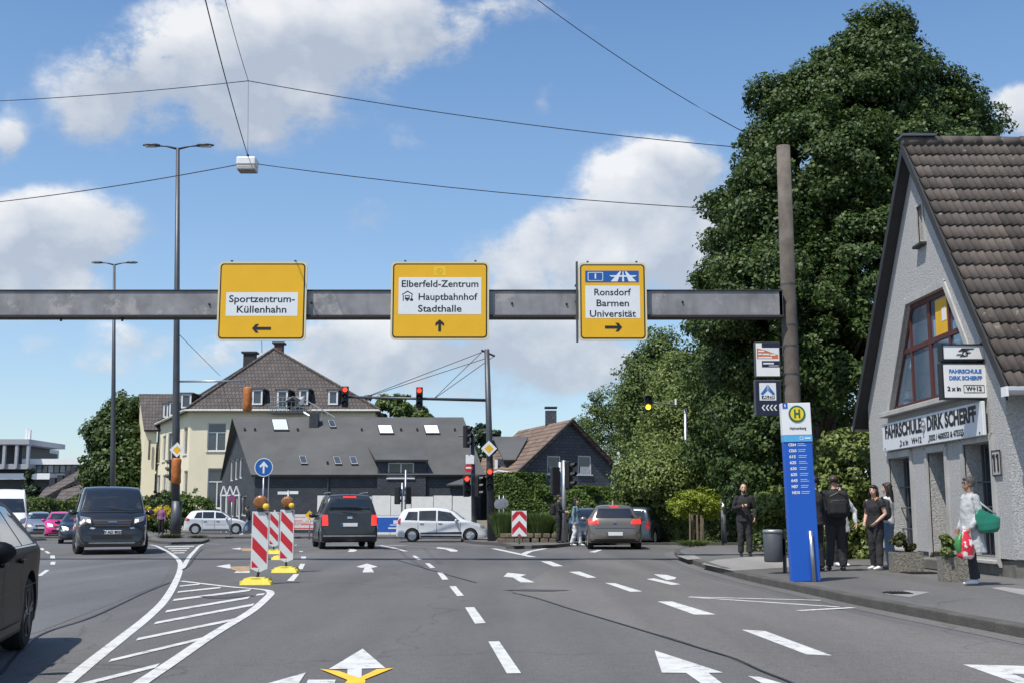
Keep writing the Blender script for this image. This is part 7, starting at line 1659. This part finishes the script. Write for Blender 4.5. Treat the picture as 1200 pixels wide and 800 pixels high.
for k, (px, py, Y, rx, rz_, kd, n, lb) in enumerate([(200, 592, 84, 1.2, 1.0, 'dark', 5000, 'dark bush at the foot of the near street lamp'), (228, 597, 82, 1.4, 1.1, 'hedge', 6000, 'light green bush between the street lamp and the white parked car'), (180, 603, 80, 1.3, .5, 'yellow', 3500, 'yellow flowering bush left of the near street lamp'), (195, 612, 80, 1.5, .5, 'dark', 3500, 'low dark bush under the yellow flowers'), (168, 598, 86, 1.0, .9, 'dark', 3500, 'dark bush beside the slim conifer')]):
    shrub('garden_bush', lb, (XatY(px, Y, 0), Y, -.1), [PB(px, py, Y, rx, 1, rz_)], n, .12, kd, .3, 'bushes in front of the yellow house')
# stone bed with ornamental grass on the traffic island
bd = thing('planting_bed', 'brown stone planting bed on the traffic island behind the chevron board', 'planting bed', (XatY(617, 47, .3), 47, gz(47) + .1))
a_, c_ = P(582, 624, 46), P(652, 634, 46); wbd = (c_.x - a_.x)
k = 0; xx = -wbd / 2
while xx < wbd / 2 - .1:
    for r_ in range(2):
        w_ = random.uniform(.26, .4); MB().bbox((xx + w_ / 2 + (.12 if r_ else 0), -1, .1 + r_ * .19), (w_ - .02, .3, .175), .03).build('bed_stone', mat('bed_stone_brown', (.15, .12, .085), .95, var=.4, scale=5, bump=.6, bscale=20), bd)
    xx += .34
MB().box((0, 0, .18), (wbd, 1.8, .34)).build('bed_core', m_soil, bd)
def grass(label, px, pyt, Y, w, n, base_z, name='ornamental_grass', h=None, kind='grass', group='grass clumps in the planting bed'):
    x = XatY(px, Y, .5); H = h or (P(px, pyt, Y).z - base_z); t = thing(name, label, 'grass', (x, Y, base_z), 0, group); v = []; f = []
    for i in range(n):
        a = random.uniform(0, 2 * PI); r0 = random.uniform(0, w * .45); l = H * random.uniform(.6, 1.05); sp = random.uniform(.1, .45) * w; p0 = Vector((r0 * math.cos(a), r0 * math.sin(a) * .7, 0)); d = Vector((math.cos(a), math.sin(a), 0)); s = Vector((-math.sin(a), math.cos(a), 0)) * .012
        p1 = p0 + d * sp * .4 + Vector((0, 0, l * .65)); p2 = p0 + d * sp + Vector((0, 0, l)); b = len(v); v += [p0 - s, p0 + s, p1 + s, p1 - s, p2]; f += [(b, b + 1, b + 2, b + 3), (b + 3, b + 2, b + 4)]
    MB().add(v, f).build('blades', LF[kind], t, kind='stuff'); return t
bz = gz(47) + .44
grass('left clump of ornamental grass in the planting bed', 590, 599, 46.6, .9, 1800, bz); grass('middle clump of ornamental grass behind the chevron board', 606, 601, 46.8, .8, 1500, bz); grass('right clump of ornamental grass in the planting bed', 634, 600, 46.7, 1.1, 2400, bz)
g_ = G(205, 635); grass('dry brown grass tuft at the foot of the near street lamp', 200, 0, 60.5, 1.4, 500, gz(60) + .1, 'grass_tuft', .25, 'red', 'dry tufts on the median'); grass('dry brown grass tuft at the right tip of the median', 232, 0, 60.5, 1.0, 300, gz(60) + .1, 'grass_tuft', .2, 'red', 'dry tufts on the median')
grass('green weed tuft at the foot of the wooden stakes', 812, 0, 38.8, 1.1, 500, .11, 'grass_tuft', .2, 'grass', 'weed tufts')
grass('green weeds under the wall at the left corner of the grey house', 965, 0, 27.5, 1.0, 700, .11, 'grass_tuft', .45, 'grass', 'weed tufts')
# plants in the two stone planters
shrub('potted_shrub', 'bushy green plant in the planter beside the jeans girl', PL1, [((PL1.x - .05, PL1.y, PL1.z + .14), (.22, .16, .11)), ((PL1.x - .1, PL1.y, PL1.z + .24), (.08, .08, .09))], 800, .055, 'red', .09, 'plants in the stone planters', .012)
shrub('potted_shrub', 'small light green plant in the planter behind the shopping bag', PL2, [((PL2.x - .16, PL2.y - .1, PL2.z + .15), (.09, .08, .16))], 500, .055, 'light', .08, 'plants in the stone planters', .012)
# street greenery continuing outside the frame, so the place does not end at its edge
tree('broadleaf_tree', 'tree behind the grey house roof at the right edge of the picture', 'tree', (17.5, 38, .1), [((16.5, 38, 7.2), (3, 3, 2.2)), ((17.5, 38, 5), (3.6, 3.4, 2.6))], 18000, .16, 'dark', .7, .3)
# ================================================================ people and what they carry
m_skin = mat('skin', (.56, .34, .25), .55, var=.06); m_skin2 = mat('tanned_skin', (.36, .20, .135), .55, var=.06)
CL = lambda n, c, r=.85, **k: mat(n, c, r, var=k.pop('var', .15), scale=k.pop('scale', 6), bump=.5, bscale=9, **k)
def V3(a): return Vector(a)
def hand(mb, w, d, side, k, curl=.5):
    d = V3(d).normalized(); u = V3(side); u = (u - d * u.dot(d)).normalized(); n = d.cross(u)
    mb.tube([w - d * .02 * k, w + d * .03 * k, w + d * .085 * k], [(.026 * k, .018 * k), (.038 * k, .016 * k), (.034 * k, .014 * k)], 8, ref=u, round_cap=1)
    for i, (o, l) in enumerate(((-.028, .062), (-.010, .074), (.010, .070), (.028, .054))):
        b = w + d * .082 * k + u * o * k; m_ = b + (d * math.cos(curl * .5) + n * math.sin(curl * .5)) * l * .55 * k; e = m_ + (d * math.cos(curl * 1.5) + n * math.sin(curl * 1.5)) * l * .5 * k
        mb.tube([b, m_, e], [.0095 * k, .009 * k, .0075 * k], 6, round_cap=1)
    b = w + d * .02 * k - u * .03 * k; mb.tube([b, b - u * .025 * k + d * .03 * k + n * .01 * k, b - u * .025 * k + d * .06 * k + n * .022 * k], [.012 * k, .011 * k, .009 * k], 6, round_cap=1)
BASEJ = dict(pel=(0, 0, .95), wai=(0, 0, 1.10), che=(0, 0, 1.29), nek=(0, .012, 1.475), hed=(0, -.012, 1.63), lsh=(.175, 0, 1.41), lel=(.225, .03, 1.13), lwr=(.225, -.03, .89), rsh=(-.175, 0, 1.41), rel=(-.225, .03, 1.13), rwr=(-.225, -.03, .89),
             lhi=(.085, 0, .92), lkn=(.095, -.015, .50), lan=(.10, .02, .09), rhi=(-.085, 0, .92), rkn=(-.095, -.015, .50), ran=(-.10, .02, .09))
def person(label, pos, rz, H, J=None, top=None, legs=None, shoe=None, hair=None, hair_len=0, skin=None, sleeve=1.0, hem=.88, flare=0.0, leg_w=1.0, open_coat=None, vox=.012, face=True, look=0.0, beard=None, curl=.6, build=1.0, glasses=False):
    k = H / 1.75; j = {a: V3(b) * k for a, b in BASEJ.items()}
    for a, b in (J or {}).items(): j[a] = V3(b) * k
    t = thing('person', label, 'person', pos, rz); skin = skin or m_skin; W = build
    def torso(mb, e, z0=None, fl=0.0):
        p = j['pel']; pts = []; r = []
        lo = (z0 * k if z0 else p.z - .07 * k)
        if lo < p.z - .1 * k: pts += [V3((p.x, p.y, lo)), V3((p.x, p.y, (lo + p.z) / 2))]; r += [((.165 + e + fl) * k * W, (.125 + e + fl) * k * W), ((.165 + e + fl * .5) * k * W, (.12 + e + fl * .5) * k * W)]
        else: pts += [V3((p.x, p.y, lo))]; r += [((.15 + e) * k * W, (.11 + e) * k * W)]
        pts += [p, j['wai'], j['che'], j['nek'] - V3((0, 0, .075 * k)), j['nek'] - V3((0, 0, .01 * k))]
        lo_ = .03 if fl > .04 else 0
        r += [((.16 + e + fl * .3) * k * W, (.115 + e + fl * .3) * k * W), ((.135 + e + lo_) * k * W, (.10 + e + lo_) * k * W), ((.16 + e) * k * W, (.112 + e) * k * W), ((.145 + e) * k * W, (.08 + e) * k), ((.06 + e * .6) * k, (.055 + e * .6) * k)]
        mb.tube(pts, r, 16, ref=(1, 0, 0))
        for s in ('l', 'r'): mb.ball(j[s + 'sh'] - V3((0, 0, .008 * k)), (.054 + e * .7) * k)
    def arm(mb, s, e, f=1.0):
        a, b, c = j[s + 'sh'], j[s + 'el'], j[s + 'wr']
        if f >= 1: mb.tube([a, a.lerp(b, .5), b, b.lerp(c, .4), c - (c - b) * .04], [(.050 + e * .6) * k * W, (.046 + e * .8) * k * W, (.040 + e) * k, (.038 + e) * k, (.026 + e) * k], 10, round_cap=1)
        else: mb.tube([a, a.lerp(b, f)], [(.056 + e) * k * W, (.052 + e) * k * W], 10)
    def leg(mb, s, e, w=1.0, top_=True):
        a, b, c = j[s + 'hi'], j[s + 'kn'], j[s + 'an']
        mb.tube([a, a.lerp(b, .5), b, b.lerp(c, .35), c], [(.088 + e) * k * W, (.072 + e) * k * W * (1 + (w - 1) * .5), (.054 + e) * k * w, (.054 + e) * k * w, (.036 + e) * k * w * (1.25 if w > 1 else 1)], 12)
    mb = MB(); torso(mb, -.012); mb.tube([j['nek'] - V3((0, 0, .05 * k)), j['hed'] - V3((0, 0, .03 * k))], [.055 * k, .050 * k], 10)
    h = j['hed']; L_ = Matrix.Rotation(look, 3, 'Z'); hp = lambda x, y, z: h + L_ @ V3((x * k, y * k, z * k))
    mb.ball(hp(0, .012, .025), (.074 * k, .088 * k, .092 * k), 16, 12); mb.tube([hp(0, -.02, .02), hp(0, -.042, -.05), hp(0, -.052, -.088)], [(.066 * k, .06 * k), (.053 * k, .045 * k), (.026 * k, .022 * k)], 12, ref=(1, 0, 0), round_cap=1)
    mb.tube([hp(0, -.082, .022), hp(0, -.104, -.018), hp(0, -.088, -.028)], [.008 * k, .014 * k, .010 * k], 6); mb.ball(hp(0, -.084, -.052), (.022 * k, .010 * k, .008 * k), 8, 6)
    for s in (-1, 1): mb.ball(hp(s * .076, .01, -.005), (.012 * k, .02 * k, .032 * k), 8, 6)
    for s, sg in (('l', 1), ('r', -1)):
        arm(mb, s, -.008 if sleeve >= 1 else 0); leg(mb, s, -.010); d = j[s + 'wr'] - j[s + 'el']; hand(mb, j[s + 'wr'], d, V3((0, -sg, .1)) if abs(d.normalized().z) > .6 else V3((0, 0, -1)), k, curl)
    o = remesh(mb.build('body', skin, t, True), vox * .75)
    if face:
        e = MB()
        for s in (-1, 1): e.ball(hp(s * .030, -.071, .020), (.013 * k, .007 * k, .007 * k), 8, 6); e.ball(hp(s * .031, -.073, .042), (.019 * k, .008 * k, .0045 * k), 8, 6)
        e.build('eyes', mat('eye_dark', (.03, .02, .015), .4), t, True); e = MB(); e.ball(hp(0, -.090, -.052), (.020 * k, .006 * k, .006 * k), 8, 6); e.build('mouth', mat('lips', (.30, .08, .07), .5), t, True)
        if glasses:
            e = MB()
            for s in (-1, 1): e.tube([hp(s * .012, -.09, .035), hp(s * .05, -.082, .035), hp(s * .055, -.08, .005), hp(s * .015, -.09, .005), hp(s * .012, -.09, .035)], .0035, 5); e.tube([hp(s * .055, -.08, .025), hp(s * .08, .01, .02)], .003, 5)
            e.build('glasses', m_ink, t)
        if beard: e = MB(); e.tube([hp(0, -.045, -.066), hp(0, -.060, -.098)], [(.050 * k, .044 * k), (.030 * k, .026 * k)], 12, ref=(1, 0, 0), round_cap=1); remesh(e.build('beard', beard, t, True), .009)
    if top:
        mb = MB(); torso(mb, .016, hem, flare)
        for s in ('l', 'r'): arm(mb, s, .016 if sleeve >= 1 else .024, sleeve)
        if sleeve >= 1: mb.tube([j['nek'] - V3((0, 0, .05 * k)), j['nek'] + V3((0, .005, .025 * k))], [.075 * k, .062 * k], 12)
        folds(remesh(mb.build('coat' if flare else 'top', top, t, True), vox), .09, .024)
    if legs:
        mb = MB(); mb.tube([j['pel'] - V3((0, 0, .10 * k)), j['pel'], j['pel'] + V3((0, 0, .09 * k))], [(.15 * k * W, .11 * k * W), (.168 * k * W, .122 * k * W), (.148 * k * W, .11 * k * W)], 14, ref=(1, 0, 0))
        for s in ('l', 'r'): leg(mb, s, .012, leg_w)
        folds(remesh(mb.build('trousers', legs, t, True), vox), .08, .024)
    for s in ('l', 'r'):
        a = j[s + 'an']; mb = MB(); mb.tube([a + V3((0, .035 * k, -.045 * k)), a + V3((0, -.03 * k, -.04 * k)), a + V3((0, -.12 * k, -.055 * k)), a + V3((0, -.175 * k, -.06 * k))], [(.038 * k, .035 * k), (.042 * k, .045 * k), (.044 * k, .030 * k), (.034 * k, .022 * k)], 10, ref=(1, 0, 0), round_cap=1); mb.ball(a, .042 * k); remesh(mb.build('shoe', shoe or m_black, t, True), .009)
    if hair:
        mb = MB(); mb.ball(hp(0, .028, .048), (.086 * k, .095 * k, .085 * k), 16, 10); mb.ball(hp(0, -.035, .085), (.066 * k, .050 * k, .034 * k), 12, 8)
        for s in (-1, 1): mb.ball(hp(s * .066, .03, .01), (.024 * k, .05 * k, .055 * k), 10, 8)
        if hair_len:
            mb.tube([hp(0, .055, .04), hp(0, .085, -.08), hp(0, .10, -.08 - hair_len * .6), hp(0, .095, -.08 - hair_len)], [(.085 * k, .05 * k), (.095 * k, .045 * k), (.09 * k, .035 * k), (.05 * k, .02 * k)], 12, ref=L_ @ V3((1, 0, 0)), round_cap=1)
            for s in (-1, 1): mb.tube([hp(s * .07, .01, .05), hp(s * .088, .02, -.05), hp(s * .09, .03, -.08 - hair_len * .7)], [.026 * k, .028 * k, .016 * k], 8, round_cap=1)
        folds(remesh(mb.build('hair', hair, t, True), .009), .03, .022)
    return t, j, k
c_black = CL('black_cloth', (.016, .016, .018)); c_black2 = CL('washed_black_cloth', (.026, .026, .028)); c_denimd = CL('dark_denim', (.030, .036, .052)); c_denim = CL('pale_denim', (.15, .22, .32)); c_white = CL('white_cloth', (.66, .66, .65)); c_coat = CL('light_grey_coat', (.40, .41, .41))
c_shoew = CL('white_trainer', (.68, .68, .67), .6); h_dark = CL('dark_hair', (.018, .013, .011), .5); h_grey = CL('grey_hair', (.065, .058, .05), .7, scale=30); h_brown = CL('brown_hair', (.045, .028, .02), .55)
def backpack(pos, rz, label, m, w=.32, h=.46, d=.20, strap=True):
    t = thing('backpack', label, 'backpack', pos, rz); mb = MB(); mb.bbox((0, 0, 0), (w, d, h), .075); mb.bbox((0, d * .5, -h * .14), (w * .8, d * .5, h * .55), .05); remesh(mb.build('pack', m, t, True), .012)
    z = MB(); z.tube([(-w * .3, d * .72, h * .10), (0, d * .76, h * .13), (w * .3, d * .72, h * .10)], .006, 5); z.tube([(-w * .36, d * .5, h * .28), (0, d * .52, h * .42), (w * .36, d * .5, h * .28)], .006, 5); z.build('zip', m_black, t)
    MB().tube([(-.03, 0, h * .48), (-.02, 0, h * .56), (.02, 0, h * .56), (.03, 0, h * .48)], .01, 6).build('handle', m_black, t)
    if strap:
        s = MB()
        for x in (-w * .32, w * .32): s.tube([(x, -d * .4, h * .42), (x, -d * .75, h * .52), (x, -d * 1.35, h * .45), (x, -d * 1.6, h * .1), (x, -d * 1.1, -h * .35), (x, -d * .4, -h * .42)], [(.028, .007)] * 6, 8, ref=(1, 0, 0))
        s.build('straps', m_black, t)
    return t
def loc(p, rz, v): return Vector(p) + Matrix.Rotation(rz, 3, 'Z') @ Vector(v)
def at_px(px, py, z=.12): p = G(px, py, z); return Vector((p.x, p.y, z + gz(p.y)))
# woman in the light grey coat
p = at_px(1142, 684.5); H_ = 1.62
_, j, k = person('grey-haired woman in a light grey coat looking left, holding a red and white bag', p, R(-82), H_, dict(lan=(.09, -.05, .09), lkn=(.09, -.07, .5), ran=(-.09, .09, .09), rkn=(-.09, .02, .5), lel=(.235, .03, 1.14), lwr=(.24, -.14, .93), rel=(-.23, .02, 1.13), rwr=(-.22, -.10, .90)),
       c_coat, CL('charcoal_trousers', (.025, .027, .030)), c_shoew, h_grey, 0, m_skin2, 1.0, .52, .06, 1.12, look=R(-8), glasses=True, vox=.011, build=1.08)
gb_ = thing('handbag', 'green leather shoulder bag on the back of the woman in the light grey coat', 'bag', loc(p, R(-82), (.255, .13, .93)), R(8))
m_green = mat('green_leather', (.015, .17, .105), .4, var=.12, scale=5, bump=.3, bscale=14)
b_ = MB(); b_.tube([(.02, 0, -.15), (.015, 0, -.10), (0, 0, .0), (0, 0, .10), (.02, 0, .15)], [(.13, .05), (.175, .07), (.20, .065), (.21, .04), (.17, .02)], 18, ref=(1, 0, 0)); remesh(b_.build('bag_body', m_green, gb_, True), .011)
MB().tube([(-.17, 0, .11), (-.15, .03, .26), (-.12, .09, .41), (-.06, .04, .28), (.14, 0, .12)], [(.016, .006)] * 5, 8).build('strap', mat('pale_strap', (.45, .50, .47), .6), gb_, True)
sb_ = thing('shopping_bag', 'red and white patterned plastic shopping bag in the hand of the coat woman', 'bag', loc(p, R(-82), (.22, -.24, .60)), R(20))
def bagmat():
    m = mat('red_white_plastic', (.62, .03, .05), .35, var=.05, bump=.6, bscale=10); nt = m.node_tree; b = nt.nodes['Principled BSDF']; tc = nt.nodes.new('ShaderNodeTexCoord'); v = nt.nodes.new('ShaderNodeTexNoise'); v.inputs['Scale'].default_value = 9; nt.links.new(tc.outputs['Object'], v.inputs[0])
    cr = nt.nodes.new('ShaderNodeValToRGB'); cr.color_ramp.elements[0].position = .5; cr.color_ramp.elements[0].color = (.62, .03, .05, 1); cr.color_ramp.elements[1].position = .54; cr.color_ramp.elements[1].color = (.75, .70, .68, 1); nt.links.new(v.outputs[0], cr.inputs[0]); nt.links.new(cr.outputs[0], b.inputs['Base Color']); return m
b_ = MB(); b_.tube([(0, 0, -.21), (0, 0, -.17), (0, 0, .0), (0, 0, .12), (0, 0, .22)], [(.10, .07), (.14, .10), (.15, .11), (.10, .07), (.03, .02)], 18, ref=(1, 0, 0)); remesh(b_.build('bag_body', bagmat(), sb_, True), .011)
b_ = MB(); b_.tube([(-.11, .0, -.12), (-.14, 0, .0), (-.10, 0, .12), (-.02, 0, .2)], [(.03, .05), (.04, .07), (.03, .05), (.01, .01)], 10, round_cap=1); b_.build('green_side', mat('green_plastic', (.05, .22, .06), .4, bump=.5, bscale=12), sb_, True)
MB().tube([(-.02, 0, .2), (-.015, 0, .28), (.015, 0, .28), (.02, 0, .2)], .008, 6).build('handle', m_white, sb_, True)
# woman in black T-shirt
p = at_px(1028, 667)
_, j, k = person('dark-haired woman in a black T-shirt, hands at her hips, turned to the left', p, R(-58), 1.60, dict(lel=(.26, .02, 1.15), lwr=(.17, -.17, .98), rel=(-.27, .05, 1.15), rwr=(-.16, -.14, .97), lan=(.12, -.05, .09), ran=(-.12, .06, .09)), c_black, c_black2, c_shoew, h_dark, .06, m_skin, .45, .86, 0, 1.22, build=1.14, look=R(20), vox=.011)
backpack(loc(p, R(-58), (0, .23, 1.14)), R(-58), 'grey black backpack on the back of the woman in the black T-shirt', CL('grey_pack_cloth', (.045, .045, .05)), .30, .42, .17)
MB().tube([loc(p, R(-58), v) for v in ((.10, -.09, 1.30), (.10, -.02, 1.37), (.09, .06, 1.34))], .012, 6).build('lanyard', mat('orange_strap', (.6, .25, .04), .6), None, True, label='orange strap over the shoulder of the woman in the black T-shirt', cat='strap')
p = at_px(1044, 665.5)
person('long-haired girl in a white top and pale jeans behind the black T-shirt woman', p, R(-120), 1.66, dict(lel=(.22, -.02, 1.14), lwr=(.20, -.16, 1.02), ran=(-.1, .05, .09)), c_white, c_denim, CL('grey_trainer', (.25, .26, .28)), h_dark, .30, m_skin, .5, .90, 0, 1.12, build=.95)
# backpacker seen from behind
p = at_px(981, 668)
person('person in black seen from behind, wearing a black backpack', p, R(176), 1.78, dict(lan=(.14, .02, .09), ran=(-.12, .0, .09), lel=(.25, -.02, 1.14), lwr=(.20, -.12, .98), rel=(-.25, -.02, 1.14), rwr=(-.2, -.12, .98)), c_black, c_black2, m_black, h_brown, 0, m_skin, 1, .84, 0, 1.18, build=1.12, face=False)
backpack(loc(p, R(176), (0, .23, 1.24)), R(176), 'big black backpack with small white badges on the person seen from behind', c_black, .40, .50, .22)
bd_ = MB()
p = at_px(993, 664); p.y += .45
person('person in a white patterned jacket, hidden behind the big backpack', p, R(12), 1.66, dict(lel=(.37, .0, 1.16), lwr=(.36, -.06, .92), rel=(-.36, 0, 1.16), rwr=(-.38, -.06, .92)), mat('white_patterned_cloth', (.55, .56, .58), .8, var=.35, scale=14, bump=.4, bscale=10), c_black, c_shoew, h_brown, .05, m_skin, 1, .72, .03, 1.1, build=1.15)
p = at_px(957.5, 669)
person('person in black standing behind the blue totem, one arm showing', p, R(-150), 1.76, dict(), c_black2, c_black, m_black, h_dark, 0, m_skin, 1, .84, 0, 1.15)
# bald man with phone
p = at_px(873, 650); p.y -= .75; p.x -= .14
_, j, k = person('bald bearded man in a black jacket looking down at a phone', p, R(-6), 1.80, dict(rel=(-.25, -.02, 1.14), rwr=(-.07, -.24, 1.20), lel=(.27, .02, 1.14), lwr=(.24, -.10, .93), hed=(0, -.03, 1.625), lan=(.11, -.02, .09), ran=(-.10, .03, .09)), c_black, c_black2, m_black, None, 0, m_skin, 1, .83, 0, 1.15, build=1.1, beard=h_dark)
ph = thing('phone', 'black phone in the hand of the bald man', 'phone', loc(p, R(-6), V3((-.02, -.30, 1.25)) * 1.80 / 1.75), R(20), rot=(R(-35), 0, R(20)))
MB().bbox((0, 0, 0), (.075, .01, .15), .004).build('phone_body', m_ink, ph); MB().box((0, .006, 0), (.068, .002, .14)).build('screen', m_glass, ph)
# pedestrians further off
def at_Y(px, Y, z): return Vector((XatY(px, Y, .5), Y, z))
p = at_Y(655, 43.5, gz(43.5) + .11); person('person in dark clothes with a cap standing at the posts on the traffic island', p, R(75), 1.78, dict(lel=(.22, -.06, 1.16), lwr=(.15, -.24, 1.12), rel=(-.22, -.06, 1.16), rwr=(-.15, -.24, 1.12)), c_black, c_black, m_black, h_dark, 0, m_skin, 1, .84, 0, 1.1, vox=.016, face=False)
backpack(loc(p, R(75), (0, .2, 1.22)), R(75), 'dark backpack of the person at the traffic island posts', c_black, .3, .42, .18, False)
p = at_Y(675, 42.5, gz(42.5) + .02); person('pedestrian in white trousers and a blue grey shawl right of the island posts', p, R(65), 1.70, dict(lan=(.09, -.12, .09), lkn=(.09, -.10, .5), ran=(-.09, .14, .09), rkn=(-.09, 0, .5)), CL('blue_grey_shawl', (.16, .24, .30)), c_white, c_shoew, h_dark, .1, m_skin, 1, .80, .03, 1.3, vox=.016, face=False)
p = at_Y(189, 72, gz(72) + .1); person('small distant person in dark clothes and a pink shirt at the left verge', p, 0, 1.75, None, CL('pink_violet_cloth', (.25, .10, .20)), c_black, m_black, h_dark, vox=.02, face=False)
p = at_Y(291, 68, gz(68) + .1); person('person in a dark jacket and jeans striding left in front of the slate gable', p, R(-80), 1.72, dict(lan=(.08, -.30, .12), lkn=(.08, -.24, .52), ran=(-.08, .30, .10), rkn=(-.08, .08, .50), nek=(0, -.08, 1.46), hed=(0, -.12, 1.60), che=(0, -.05, 1.29)), c_black, c_denim, c_shoew, h_dark, vox=.02, face=False)
# ================================================================ finish
finish_pending()
for o in CARBODIES: smooth_angle(o, 38)
